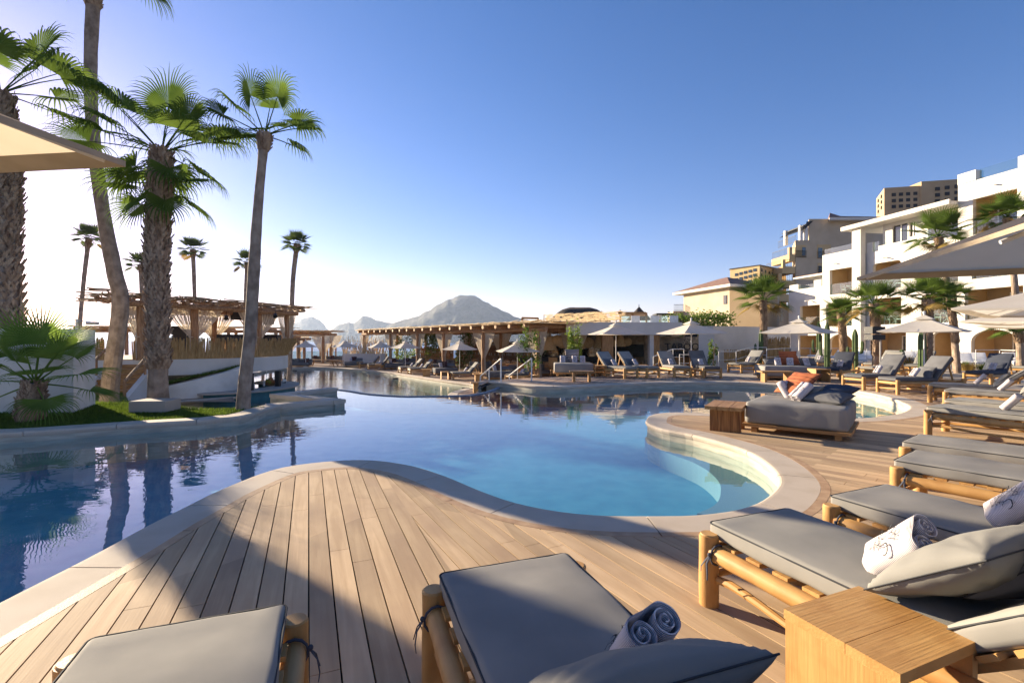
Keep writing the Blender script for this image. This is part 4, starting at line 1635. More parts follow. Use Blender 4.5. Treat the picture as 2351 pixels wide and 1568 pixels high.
big_umbrella((2.2, 3.08), (3.05, 1.36), 2.72, 2.60, 2.0, 'large sand coloured umbrella reaching in from the right edge of the picture', 2.0)
big_umbrella((-1.31, 1.61), (-2.76, .57), 2.55, 2.80, 2.2, 'large sand coloured umbrella reaching in from the left edge of the picture', 2.2)
o = copy_tree(UM)
tag(o, 'grey shaded umbrella at the right edge, first one below the big canopy', 'umbrella', 'white square umbrellas')
o.location = (6.43, 4.75, 0)
o.scale = (1, 1, 1)
o.rotation_euler = (0, 0, radians(172.5 - 45))
# ================================================================== PALMS
def fan_leaf(mb, base, d, pet, R, nseg=30, droop=.55, half=2.15, seed=0, up=None, split=.5, fold=.35, seg_n=6, mi=0, pr=.012):
    """petiole from base along d, then a round pleated fan with drooping tips"""
    rn = random.Random(seed)
    d = V(d).normalized()
    # petiole bends down a little
    pts = []
    p = V(base)
    dd = d.copy()
    for i in range(6):
        pts.append(p.copy())
        p = p + dd * pet / 5
        dd = (dd + V((0, 0, -.035 * (1.2 - abs(d.z))))).normalized()
    mb.tube(pts, [pr * (1.6 - i * .17) for i in range(6)], 5, mi=mi)
    o = pts[-1]
    side = dd.cross(V((0, 0, 1)))
    if side.length < .05:
        side = V((1, 0, 0))
    side.normalize()
    nrm = side.cross(dd).normalized()
    tw = rn.uniform(-.3, .3)
    sd = side * cos(tw) + nrm * sin(tw)
    nn = nrm * cos(tw) - side * sin(tw)
    for k in range(nseg):
        a = -half + 2 * half * (k + .5) / nseg
        da = 2 * half / nseg
        L = R * (1 - .18 * (abs(a) / half) ** 2) * rn.uniform(.93, 1.06)
        dr = droop * rn.uniform(.6, 1.4)
        prev = None
        pp = o.copy()
        rad = dd * cos(a) + sd * sin(a)
        cur = (rad + nn * (.10 + fold * abs(sin(a)) * .5)).normalized()
        vs = []
        for j in range(seg_n + 1):
            t = j / seg_n
            r_ = L * t
            if t <= split:
                w = r_ * tan(da / 2) * 1.02
            else:
                w = L * split * tan(da / 2) * max(.0, .62 - .6 * ((t - split) / (1 - split)) ** 1.3)
            perp = (sd * cos(a) - dd * sin(a))
            pl = nn * (w * .55)
            vs += [pp - perp * w - pl * 0, pp + pl, pp + perp * w]
            g = dr * max(0, t - split * .72) ** 1.1 * 3.4
            cur = (cur + V((0, 0, -g)) + V((0, 0, -.02))).normalized()
            pp = pp + cur * L / seg_n
        fs = []
        for j in range(seg_n):
            q = j * 3
            fs += [(q, q + 3, q + 4, q + 1), (q + 1, q + 4, q + 5, q + 2)]
        mb.add(vs, fs, mi)


def crown_mesh(name, leaves, mats, top=None):
    mb = MB()
    for (az, el, pet, R, kw) in leaves:
        d = V((cos(az) * cos(el), sin(az) * cos(el), sin(el)))
        fan_leaf(mb, V((0, 0, 0)) + d * .05, d, pet, R, **kw)
    return mb.mesh(name, mats, smooth=False)


def auto_leaves(n, seed, pet=.9, R=.95, lo=-.5, hi=1.35, nseg=26, droop=.45, seg_n=5):
    rn = random.Random(seed)
    out = []
    for i in range(n):
        t = i / (n - 1)
        az = i * 2.399 + rn.uniform(-.25, .25)
        el = lo + (hi - lo) * t ** .9 + rn.uniform(-.12, .12)
        k = 1 - .25 * max(0, t - .8) / .2
        dry = 0
        out.append((az, el, pet * rn.uniform(.85, 1.1) * k, R * rn.uniform(.88, 1.08) * k, dict(nseg=nseg, droop=droop * (1.25 - .6 * t), seed=seed * 50 + i, seg_n=seg_n, mi=1 if el < -.35 and rn.random() < .5 else 0, pr=.014 * pet)))
    return out


def trunk_mesh(path, radii, boots=(0, 0), dens=1.0, seed=0, bs=.16, n=14, name='trunk', rings=True):
    """path = list of points; boots=(t0, t1) stretch covered by crossing leaf stubs"""
    rn = random.Random(seed)
    mb = MB()
    P_ = [V(p) for p in path]
    m = len(P_)
    K = 44
    pts, rr = [], []
    for i in range(K + 1):
        s_ = i / K * (m - 1)
        k = min(int(s_), m - 2)
        f = s_ - k
        p0, p1, p2, p3 = P_[max(k - 1, 0)], P_[k], P_[k + 1], P_[min(k + 2, m - 1)]
        pts.append(.5 * (2 * p1 + (p2 - p0) * f + (2 * p0 - 5 * p1 + 4 * p2 - p3) * f * f + (3 * p1 - p0 - 3 * p2 + p3) * f ** 3))
        rr.append((radii[k] * (1 - f) + radii[k + 1] * f) * (1 + .05 * noise.noise(V((i * .7, seed, 0)))))
    mb.tube(pts, rr, n, wob=.03)
    L = sum((pts[i + 1] - pts[i]).length for i in range(K))
    t0, t1 = boots
    if t1 > t0:
        nrow = int((t1 - t0) * L / (bs * .42) * dens)
        for r_ in range(nrow):
            t = t0 + (t1 - t0) * (r_ + .5) / nrow
            s_ = t * K
            k = min(int(s_), K - 1)
            p = pts[k].lerp(pts[k + 1], s_ - k)
            ax = (pts[k + 1] - pts[k]).normalized()
            R = rr[k] * (1 - (s_ - k)) + rr[k + 1] * (s_ - k)
            u = ax.cross(V((0, 1, 0)))
            u = u.normalized() if u.length > .1 else V((1, 0, 0))
            w_ = ax.cross(u)
            nb = max(5, int(2 * pi * R / (bs * .62)))
            for b_ in range(nb):
                an = 2 * pi * (b_ + .5 * (r_ % 2)) / nb + rn.uniform(-.15, .15)
                out = u * cos(an) + w_ * sin(an)
                tg = ax.cross(out)
                for sgn in (-1, 1):
                    ln = bs * rn.uniform(.9, 1.6)
                    w0 = bs * rn.uniform(.20, .30)
                    b0 = p + out * R * .93 + tg * sgn * bs * .28
                    dirv = (ax * 1.0 - tg * sgn * .55 + out * rn.uniform(.22, .6)).normalized()
                    e = b0 + dirv * ln
                    sd = dirv.cross(out).normalized() * w0
                    th = out * .012
                    vs = [b0 - sd, b0 + sd, b0 + sd * .9 + th * 1.6, b0 - sd * .9 + th * 1.6, e - sd * .5 - th * 0, e + sd * .55, e + sd * .5 + th, e - sd * .4 + th]
                    mb.add(vs, [(0, 1, 5, 4), (3, 7, 6, 2), (0, 4, 7, 3), (1, 2, 6, 5), (4, 5, 6, 7)], 1)
    me = mb.mesh(name, [M['trunk'], M['boot']])
    return me, pts[-1]


def palm(path, radii, crown, label, boots=(0, 0), group='fan palms', kind='fan_palm', seed=0, bs=.16, rot=0, sc=1.0, skirt=True, dens=1.0, cat='palm tree', shaft=True):
    base = V(path[0])
    r = empty(kind, base, 0, label, cat, group)
    rel = [V(p) - base for p in path]
    me, top = trunk_mesh(rel, radii, boots, seed=seed, bs=bs, dens=dens)
    link('trunk', me, r)
    if crown:
        c = link('crown', crown, r, top, (0, 0, rot))
        c.scale = (sc, sc, sc)
    return r


LM = [M['leaf'], M['leaf_dry']]
LF = [M['leaf_far'], M['leaf_dry']]
# crown in the middle left: leaves placed one by one to match its shape
U = dict


def lf(ang, toward, pet, R, droop=.5, nseg=34, seed=0, half=2.1, split=.5, mi=0, fold=.35):
    """ang: direction in the picture plane (degrees from +x), toward: lean towards (-) or away (+) from the camera"""
    a, b_ = radians(ang), radians(toward)
    d = V((cos(a) * cos(b_), sin(b_), sin(a) * cos(b_)))
    return (atan2(d.y, d.x), math.asin(max(-1, min(1, d.z))), pet, R, dict(nseg=nseg, droop=droop, seed=seed, half=half, seg_n=7, split=split, mi=mi, fold=fold))


cr_mid = crown_mesh('crown', [
    lf(88, 8, 1.15, 1.14, .40, 50, 1, 2.3, .56), lf(129, -5, 1.3, 1.25, .75, 42, 2), lf(48, -8, 1.05, .86, .5, 40, 3), lf(20, 6, 1.35, 1.35, .6, 42, 4),
    lf(156, 8, 1.6, 1.3, .55, 42, 5), lf(124, -28, 1.2, .95, 1.7, 36, 6), lf(6, -20, 1.4, 1.2, .8, 38, 7), lf(172, -20, 1.35, 1.1, .8, 38, 8), lf(145, 45, 1.0, 1.1, .6, 26, 9),
    lf(60, 45, 1.0, 1.1, .6, 26, 10), lf(-25, 15, .8, 1.0, .9, 26, 11), lf(205, 10, .8, 1.0, .9, 26, 12), lf(-50, -25, .6, .9, .9, 26, 13), lf(228, -30, .6, .9, .9, 26, 14), lf(-70, 30, .5, .8, .8, 24, 15), lf(250, 25, .5, .8, .8, 24, 16), lf(105, 30, 1.1, 1.0, .5, 34, 17), lf(72, 28, 1.05, .95, .5, 34, 18), lf(30, -30, .9, .95, .8, 32, 19), lf(146, -32, 1.0, .95, .9, 32, 20)], LM)
cr_low = crown_mesh('crown', [lf(175, -10, .8, .95, .55, 36, 31), lf(5, -15, .75, .9, .6, 36, 32), lf(215, 10, .7, .95, .5, 34, 33), lf(-35, 10, .7, .9, .6, 34, 34), lf(240, -30, .5, .9, .7, 30, 35), lf(-60, -25, .5, .85, .7, 30, 36)], LM)
cr_left = crown_mesh('crown', [
    lf(62, 15, 1.2, 1.2, .5, 38, 21, 2.3, .58), lf(82, 35, 1.2, 1.1, .5, 34, 22), lf(22, 0, 1.4, 1.15, .85, 34, 23), lf(8, -12, 1.9, 1.2, .95, 34, 24), lf(120, 10, 1.1, 1.1, .6, 30, 25), lf(160, 0, 1.2, 1.1, .8, 30, 26),
    lf(45, -40, 1.1, 1.1, .8, 30, 27), lf(100, -35, 1.1, 1.1, .8, 28, 28), lf(40, 55, 1.0, 1.0, .7, 26, 29), lf(190, 20, .9, 1.0, .9, 24, 30), lf(-12, 30, .9, .9, 1.0, 24, 31)], LM)
cr_slim = crown_mesh('crown', [
    lf(92, 20, .85, .80, .35, 36, 41, 1.7, .4), lf(66, -10, .95, .82, .62, 38, 42, 2.2, .56), lf(104, -15, .9, .82, .62, 38, 43, 2.2, .56), lf(135, 5, 1.05, .85, .8, 28, 44), lf(152, -10, 1.0, .8, .95, 28, 45), lf(25, 5, .85, .8, .8, 28, 46),
    lf(8, -15, 1.0, .85, .95, 28, 47), lf(165, 25, .8, .75, .95, 24, 48), lf(60, 45, .7, .75, .5, 24, 49), lf(185, -20, .7, .7, 1.0, 24, 50), lf(-8, 30, .6, .7, 1.0, 22, 51), lf(120, 50, .7, .75, .5, 22, 52)], LM)
cr_top = crown_mesh('crown', [lf(a, b_, .9, 1.0, .8, 28, 60 + i) for i, (a, b_) in enumerate([(10, -10), (60, 20), (90, -30), (120, 10), (165, -5), (185, 20), (-20, -20), (200, -30), (-30, 25), (40, 40), (140, 40)])], LM)
cr_small = crown_mesh('crown', [lf(an_, tw_, pt_, R_, dr_, 34, 70 + i_, 1.75, .5, fold=.2) for i_, (an_, tw_, pt_, R_, dr_) in enumerate([
    (112, 6, .80, .85, .10), (76, -6, .82, .88, .08), (46, -10, .85, .88, .12), (14, -8, .95, .85, .22), (146, -8, .85, .85, .12), (174, 4, .9, .8, .22), (-28, -30, .60, .78, .5), (96, -34, .50, .72, .12),
    (205, -20, .8, .75, .45), (60, 40, .75, .75, .2), (30, -38, .55, .75, .3), (128, -40, .55, .75, .3), (128, 35, .75, .75, .2), (-8, 22, .85, .75, .4), (62, 8, .55, .75, .10)])], [M['leaf_young'], M['leaf_dry']])
far_crowns = [crown_mesh('crown', auto_leaves(20, 101 + k, .70, .85, -.6, 1.35, 16, .18, 4), LF) for k in range(3)]
hot_crowns = [crown_mesh('crown', auto_leaves(26, 131 + k, .90, .92, -.6, 1.4, 24, .22, 5), LM) for k in range(3)]


def PP(lst, Y):
    return [P(x, y, Y) for x, y in lst]


b5 = PP([(20, 980), (20, 930), (18, 800), (8, 600), (4, 470), (8, 380), (6, 300), (2, 215)], 11.5)
palm(b5, [.38, .30, .27, .29, .32, .25, .20, .17], cr_left, 'thick shaggy palm trunk at the left edge, crown above the big umbrella', (.25, .97), seed=1, bs=.20, dens=.8)
b5 = PP([(250, 950), (256, 860), (277, 700), (262, 620), (236, 480), (216, 330), (208, 180), (214, 0), (222, -120)], 14.3)
palm(b5, [.26, .22, .21, .20, .175, .165, .16, .17, .14], cr_top, 'tallest curving smooth palm trunk, its crown cut off by the top edge', (.86, .98), seed=2, bs=.12, sc=1.3)
b5 = PP([(362, 945), (363, 880), (363, 760), (360, 600), (366, 450), (371, 352)], 11.8)
palm(b5, [.26, .21, .20, .225, .225, .165], cr_mid, 'stout palm with a criss cross bark and wide crown on the lawn', (.26, .985), seed=3, bs=.17, dens=.9, sc=1.02)
C.objects.get('fan_palm.002')
q_ = link('lower_fronds', cr_low, bpy.data.objects['fan_palm.002'], P(371, 425, 11.8) - P(362, 945, 11.8))
b5 = PP([(558, 945), (562, 880), (575, 760), (583, 620), (592, 480), (601, 380), (608, 312)], 11.3)
palm(b5, [.165, .14, .135, .13, .105, .095, .12], cr_slim, 'slim leaning palm in front of the bar end, red brown collar under its crown', (.9, .985), seed=4, bs=.11, sc=.92)
b5 = PP([(66, 968), (72, 930), (80, 880)], 9.75)
palm(b5, [.19, .20, .13], cr_small, 'young low palm with broad open fans beside the white wall', (.02, .98), seed=5, bs=.11, kind='young_palm')

for i, (pts, Y, lab) in enumerate([
        ([(178, 830), (184, 740), (193, 640), (204, 548)], 40, 'small distant palm left of the tallest trunk, behind the lamp post'),
        ([(327, 800), (326, 700), (323, 610)], 42, 'distant palm half hidden behind the stout palm trunk'),
        ([(447, 800), (447, 690), (443, 575)], 42, 'distant palm above the stage roof with one yellow hanging leaf'),
        ([(561, 800), (564, 690), (568, 605)], 40, 'distant palm half hidden behind the slim leaning trunk'),
        ([(664, 838), (669, 740), (673, 640), (682, 562)], 34, 'thin palm standing just right of the stage roof')]):
    P5 = PP(pts, Y)
    P5[0].z = LOW - .3
    palm(P5, [.15] * (len(pts) - 1) + [.17], far_crowns[i % 3], lab, (.90, .99), seed=20 + i, bs=.12, rot=i * 1.3, group='distant palms by the sea', sc=[1, 1, 1, .9, .78][i])
for i, (pts, Y, rad, sc_, lab, bt) in enumerate([
        ([(1752, 812), (1753, 750), (1752, 690)], 30, .24, 0.95, 'palm in front of the ochre house wall and cactus', (.05, .98)),
        ([(1938, 845), (1936, 790), (1931, 722)], 24, .20, .55, 'leftmost of the palms in front of the white hotel', (.35, .98)),
        ([(2012, 850), (2012, 780), (2006, 700)], 22, .22, .68, 'palm of the white hotel carrying the black loudspeaker', (.3, .98)),
        ([(2126, 870), (2128, 790), (2131, 690)], 20.5, .22, .72, 'palm directly behind the pole of the large cream umbrella', (.3, .98)),
        ([(2197, 850), (2190, 770), (2174, 650), (2154, 545)], 25, .20, .85, 'tall palm rising above the big sand coloured umbrella', (.8, .98)),
        ([(2199, 845), (2193, 780), (2182, 690)], 23.5, .17, .55, 'short palm with dark bark right of the large cream umbrella', (.45, .98)),
        ([(2344, 850), (2338, 760), (2328, 640), (2312, 500)], 23, .19, .72, 'tall palm near the right edge poking over the sand coloured umbrella', (.8, .98)),
        ([(2345, 850), (2342, 800), (2336, 752)], 21, .20, .6, 'short palm at the right edge under the stacked umbrellas', (.6, .98))]):
    P5 = PP(pts, Y)
    P5[0].z = -.1
    palm(P5, [rad * .9] + [rad * .68] * (len(pts) - 2) + [rad * .7], hot_crowns[i % 3], lab, bt, seed=40 + i, bs=.095, rot=i * .9 + .4, group='palms in front of the hotel', sc=sc_ * 1.15)

# cacti
def cactus(c, h, label, r=.13, arms=0, seed=0):
    o = empty('cactus', c, 0, label, 'cactus', 'columnar cacti')
    def col(p0, pts, r):
        mb = MB()
        n = 20
        vs, fs = [], []
        K = 14
        path = [V(pts[0]).lerp(V(pts[-1]), i / K) if len(pts) == 2 else None for i in range(K + 1)]
        if len(pts) > 2:
            sp = smooth_path([(p[0], p[2]) for p in pts], 6)
            path = [V((a, 0, b_)) for a, b_ in sp]
            K = len(path) - 1
        for i, p in enumerate(path):
            k = 1 - max(0, (i / K - .82) / .18) ** 2 * .75
            for j in range(n):
                a = 2 * pi * j / n
                q = r * k * (1 if j % 2 else .78)
                vs.append(p + V((q * cos(a), q * sin(a), 0)))
        for i in range(K):
            for j in range(n):
                fs.append((i * n + j, i * n + (j + 1) % n, (i + 1) * n + (j + 1) % n, (i + 1) * n + j))
        fs.append(tuple(K * n + j for j in range(n)))
        mb.add(vs, fs)
        return mb
    col(None, [(0, 0, 0), (0, 0, h)], r).build('stem', M['cactus'], o)
    for a in range(arms):
        s = 1 if a % 2 else -1
        z = h * (.35 + .12 * a)
        col(None, [(s * r * .5, 0, z), (s * r * 2.1, 0, z + .02), (s * r * 2.6, 0, z + .3), (s * r * 2.6, 0, z + h * .28)], r * .55).build('arm', M['cactus'], o)
    return o


for x, yt, Y, arms, lab in [(1880, 740, 28, 1, 'cactus column left of the first hotel arch'), (1899, 741, 24, 1, 'cactus column behind the right side of the cream umbrella'), (1963, 756, 22.5, 2, 'cactus with two upright arms between the hotel palms'),
                            (2117, 757, 19.5, 0, 'tall ribbed cactus touching the pole of the large cream umbrella'), (1747, 757, 29.5, 1, 'cactus in front of the ochre house palm trunk'), (2070, 802, 24, 0, 'low cactus beside the dark hotel door')]:
    cactus(((x - CX) * Y / F, Y, -.05), H + (HY - yt) * Y / F + .05, lab, r=.13 if arms != 0 else .14, arms=arms)


# leafy plants
def bush_mesh(w, h, n, leaf=.08, seed=0, stems=3, shape='ball'):
    rn = random.Random(seed)
    mb = MB()
    cl = [(rn.uniform(-.5, .5) * w, rn.uniform(-.5, .5) * w * .7, rn.uniform(.15, 1) * h) for _ in range(max(5, n // 60))]
    for i in range(n):
        c = rn.choice(cl)
        p = V((c[0] + rn.gauss(0, .11) * w, c[1] + rn.gauss(0, .11) * w, max(.02, c[2] + rn.gauss(0, .09) * h)))
        a, b_ = rn.uniform(0, 6.28), rn.uniform(-1.2, 1.2)
        d = V((cos(a) * cos(b_), sin(a) * cos(b_), sin(b_)))
        s_ = d.cross(V((rn.uniform(-1, 1), rn.uniform(-1, 1), rn.uniform(-1, 1)))).normalized()
        l = leaf * rn.uniform(.6, 1.4)
        mb.add([p - d * l, p + s_ * l * .45, p + d * l, p - s_ * l * .45], [(0, 1, 2, 3)])
    return mb


def bush(c, w, h, n, label, mat='leaf_bright', cat='plant', name='shrub', leaf=.08, seed=0, stem=True, grp=None):
    o = empty(name, c, 0, label, cat, grp)
    bush_mesh(w, h, n, leaf, seed).build('foliage', M[mat], o)
    mb = MB()
    rn = random.Random(seed)
    for k in range(4):
        mb.tube([(0, 0, 0), (rn.uniform(-.1, .1) * w, 0, h * .4), (rn.uniform(-.3, .3) * w, rn.uniform(-.2, .2) * w, h * .85)], [.02, .016, .008], 5)
    mb.build('stem', M['stick'], o)
    return o


bush(P(1321, 856, 26), .7, 2.3, 1500, 'tall leafy potted shrub left of the wooden column', seed=1, leaf=.07)
bush(P(1213, 852, 27) * 1, 1.0, 2.4, 900, 'leafy shrub behind the sixth umbrella', mat='leaf', seed=2, leaf=.07)
bush(V(((1638 - CX) * 27 / F, 27, -.2)), .45, 1.7, 420, 'thin young tree before the tall white wall', seed=3, leaf=.07)
bush(V(((1605 - CX) * 44 / F, 44, 1.7)), 4.6, 2.2, 5200, 'dark green hedge growing over the roof beside the beige house', mat='leaf', seed=4, leaf=.13)
bush(G(927, 836, LOW), 1.8, 3.0, 1100, 'bright green tree behind the fourth small umbrella', mat='leaf_bright', seed=5, leaf=.10)
bush(G(990, 840, LOW), 1.8, 3.4, 1300, 'green tree between the curtains behind the fifth small umbrella', mat='leaf_bright', seed=6, leaf=.10)
bush(G(1071, 846, LOW), 1.6, 3.2, 1100, 'dark leafy tree behind the curtains left of the sixth umbrella', mat='leaf', seed=7, leaf=.09)


def grass_tuft(c, r, h, n, label, seed=0):
    rn = random.Random(seed)
    mb = MB()
    for i in range(n):
        a = rn.uniform(0, 6.28)
        q = r * sqrt(rn.random()) * .5
        b0 = V((q * cos(a), q * sin(a), 0))
        ln = h * rn.uniform(.6, 1.15)
        out = rn.uniform(.1, .7) * r
        d = V((cos(a), sin(a), 0))
        w = V((-sin(a), cos(a), 0)) * .007
        m_ = b0 + d * out * .4 + V((0, 0, ln * .65))
        t_ = b0 + d * out + V((0, 0, ln * (.9 if rn.random() < .6 else .6)))
        mb.add([b0 - w, b0 + w, m_ + w, m_ - w, t_], [(0, 1, 2, 3), (3, 2, 4)])
    return tag(mb.build('grass_tuft', M['leaf_dry' if seed % 2 else 'grass'], loc=c), label, 'ornamental grass', 'tufts of tall grass')


for i, (x, y, w, h) in enumerate([(2207, 850, .6, .55), (2222, 851, .6, .5), (2262, 852, .6, .5), (2281, 852, .5, .4), (2205, 843, .5, 1.0), (2084, 838, .6, .7)]):
    grass_tuft(G(x, y), w, h, 260, ['left yellow green grass tuft before the white loungers', 'second yellow green grass tuft before the white loungers', 'third green grass tuft before the white loungers', 'rightmost low grass tuft before the white loungers', 'tall feathery dry grass behind the left tuft', 'grass tuft between the hotel doors'][i], seed=i)
# ================================================================== HOTEL (white)
FA = 37.8


def fu(dx):
    r_ = (dx - CX) / F
    return (50 - FA / (r_ + .2)) / .9805


d_ang = atan2(-.9805, .1961)
hotel = empty('hotel_building', (FA - .2 * 50, 50, 0), d_ang, 'white stucco hotel with ochre balconies and glass balustrades stepping up to the right', 'hotel')


def facade(mb, u0, u1, z0, z1, ops, off=0.0, thick=.28, mi=0):
    """wall with openings; ops = (ua, ub, za, zb, arch)"""
    outer = [(u0, z0), (u1, z0), (u1, z1), (u0, z1)]
    holes = []
    for (a, b_, c, d, arch) in ops:
        if arch == 2:
            rx = (b_ - a) / 2
            hh = min(rx * .62, (d - c) * .45)
            h_ = [(a, c), (b_, c)] + [((a + b_) / 2 + rx * cos(t_), d - hh + hh * sin(t_)) for t_ in [pi * q / 14 for q in range(0, 15)]]
        elif arch == 1:
            q = .28
            h_ = [(a, c), (b_, c), (b_, d - q), (b_ - q * .3, d - q * .3), (b_ - q, d), (a + q, d), (a + q * .3, d - q * .3), (a, d - q)]
        else:
            h_ = [(a, c), (b_, c), (b_, d), (a, d)]
        holes.append(h_)
    hs_ = [[(x, max(y, z0 + .002)) for x, y in h] for h in holes]
    ov, fs = tri(outer, hs_)
    n = len(ov)
    vs = [(x, off, y) for x, y in ov] + [(x, off + thick, y) for x, y in ov]
    mb.add(vs, [f for f in fs] + [tuple(i + n for i in f[::-1]) for f in fs], mi)
    for lp in [outer] + hs_:
        k = len(lp)
        vs = [(x, off, y) for x, y in lp] + [(x, off + thick, y) for x, y in lp]
        mb.add(vs, [(i, i + k, (i + 1) % k + k, (i + 1) % k) for i in range(k)], mi)


def room(parent, a, b_, c, d, dep=1.7, off=.28, door=True, glass=True, col='ochre', side=1, gh=.95, chairs=False, blue=False):
    e = .05
    mb = MB()
    x0, x1, y0, y1, z0, z1 = a - e, b_ + e, off + .003, off + dep, c - .03, d + .06
    mb.add([(x0, y0, z0), (x1, y0, z0), (x1, y1, z0), (x0, y1, z0), (x0, y0, z1), (x1, y0, z1), (x1, y1, z1), (x0, y1, z1)],
           [(0, 1, 2, 3), (7, 6, 5, 4), (3, 2, 6, 7), (0, 3, 7, 4), (1, 5, 6, 2)])
    mb.build('balcony_room', M[col], parent)
    w = b_ - a
    if door:
        dx0 = a + w * (.42 if side > 0 else .08)
        dx1 = dx0 + min(w * .5, 2.4)
        dh = min(2.15, d - c - .25)
        mb = MB()
        for xx in (dx0, (dx0 + dx1) / 2, dx1):
            mb.box((xx, off + dep - .05, c + dh / 2), (.07, .08, dh))
        mb.box(((dx0 + dx1) / 2, off + dep - .05, c + dh), (dx1 - dx0 + .07, .082, .07))
        fr_ = mb.build('door_frame', M['white_paint'], parent)
        mb = MB()
        mb.box(((dx0 + dx1) / 2, off + dep - .04, c + dh / 2), (dx1 - dx0, .03, dh - .04))
        mb.build('pane', M['window_blue' if blue else 'window'], fr_)
    if glass:
        MB().box(((a + b_) / 2, off * .5, c + gh / 2 + .02), (w - .04, .015, gh)).build('balustrade', M['glass'], parent)


levels = [0, 2.86, 5.72, 8.58]
groups = []
G_ = [(1827, 1883, 0, 2.05, 0), (1904, 1956, 0, 2.15, 2), (1994, 2077, 0, 2.2, 0), (2136, 2189, 0, 2.25, 2), (2232, 2338, 0, 2.3, 2), (2420, 2560, 0, 2.3, 2)]
S2 = [(1832, 1877, 2.86, 4.95, 0), (1896, 1966, 2.86, 4.95, 1), (2003, 2066, 2.86, 5.0, 0), (2112, 2194, 2.86, 5.0, 1), (2218, 2352, 2.86, 5.0, 0), (2420, 2560, 2.86, 5.0, 0)]
S3 = [(1904.5, 1966.5, 5.72, 7.95, 0), (2001, 2066, 5.72, 7.9, 1), (2101, 2147, 5.72, 7.7, 0), (2163, 2200, 5.72, 7.7, 0), (2233, 2341, 5.72, 7.7, 0), (2420, 2560, 5.72, 7.7, 0)]
S4 = [(2117, 2197, 8.85, 11.0, 1), (2236, 2338, 8.7, 11.1, 0), (2420, 2560, 8.7, 11.1, 0)]


def conv(l):
    return [(fu(a), fu(b_), c, d, k) for a, b_, c, d, k in l]


g_, s2, s3, s4 = conv(G_), conv(S2), conv(S3), conv(S4)
uA, uB, uC, uD, uE = fu(1806), fu(1888), fu(1969), fu(2202), fu(2600)
mb = MB()
facade(mb, uA, uB, -.2, 6.65, [g_[0], s2[0]], off=.25)
facade(mb, uB, uC, -.2, 9.45, [g_[1], s2[1], s3[0]], off=0)
facade(mb, uC, uD, -.2, 8.9, [g_[2], g_[3], s2[2], s2[3], s3[1], s3[2], s3[3]], off=.12)
facade(mb, uD, uE, -.2, 12.35, [g_[4], g_[5], s2[4], s2[5], s3[4], s3[5], s4[1], s4[2]], off=-.1)
# returns, roofs and bodies behind
mb.box(((uA + uB) / 2, 4.3, 6.0), (uB - uA, 7.2, .2))
mb.box(((uB + uC) / 2, 4.3, 8.8), (uC - uB, 8.0, .2))
mb.box(((uD + uE) / 2, 4.8, 11.9), (uE - uD, 9.0, .2))
mb.box((uA + .1, 4.4, 3.2), (.25, 8.2, 6.9))
mb.box((uB + .13, 4.5, 4.6), (.25, 8.4, 9.6))
mb.box((uD + .13, 5, 6.1), (.25, 9.6, 12.4))
mb.box(((uC + uD) / 2, 2.6, 8.75), (uD - uC, 4.6, .2))
mb.build('wall', M['stucco_white'], hotel)
# column and parapet pieces
MB().box(((fu(1967) + fu(1987)) / 2, -.25, 5.5), (fu(1987) - fu(1967), .5, 11.4)).build('column', M['stucco_white'], hotel)
for a, b_, y, z, w, h in ((1808, 1828, .38, 6.9, .3, .5), (2202, 2244, .1, 12.7, .5, .7), (2341, 2372, .1, 12.7, .5, .7), (1988, 2001, .25, 9.3, .3, .85), (2014, 2117, .25, 9.1, .3, .4)):
    MB().box(((fu(a) + fu(b_)) / 2, y, z), (fu(b_) - fu(a), w, h)).build('parapet', M['stucco_white'], hotel)
for a, b_, z, h in ((1889, 1967, 9.45, .55), (2244, 2341, 12.35, .75), (1829, 1874, 6.65, .35), (2001, 2014, 8.9, .8)):
    ua, ub = fu(a), fu(b_)
    MB().box(((ua + ub) / 2, .2, z + h / 2), (ub - ua, .015, h)).build('balustrade', M['glass'], hotel)
# set back top floor with projecting eave
ua, ub = fu(2014), fu(2202)
mb = MB()
facade(mb, ua, ub, 8.9, 11.0, [(fu(2036), fu(2070), 8.95, 10.75, 0), (fu(2074), fu(2087), 9.6, 10.7, 0), s4[0]], off=.55)
mb.box((ua + .1, 3.2, 9.9), (.2, 5, 2.2))
mb.build('upper_wall', M['stucco_white'], hotel)
for a, b_, c, d in ((2036, 2070, 8.95, 10.75), (2074, 2087, 9.6, 10.7)):
    x0, x1 = fu(a), fu(b_)
    w_ = MB().box(((x0 + x1) / 2, .72, (c + d) / 2), (x1 - x0, .04, d - c)).build('window', M['window'], hotel)
    MB().box(((x0 + x1) / 2, .68, (c + d) / 2), (.06, .05, d - c)).build('frame', M['white_paint'], w_)
u0_, u1_ = fu(1950), fu(2203)
mb = MB()
mb.box(((u0_ + u1_) / 2, 2.0, 11.12), (u1_ - u0_, 5.8, .22))
mb.box(((u0_ + u1_) / 2, -.85, 11.2), (u1_ - u0_, .12, .30))
mb.build('roof', M['stucco_white'], hotel)
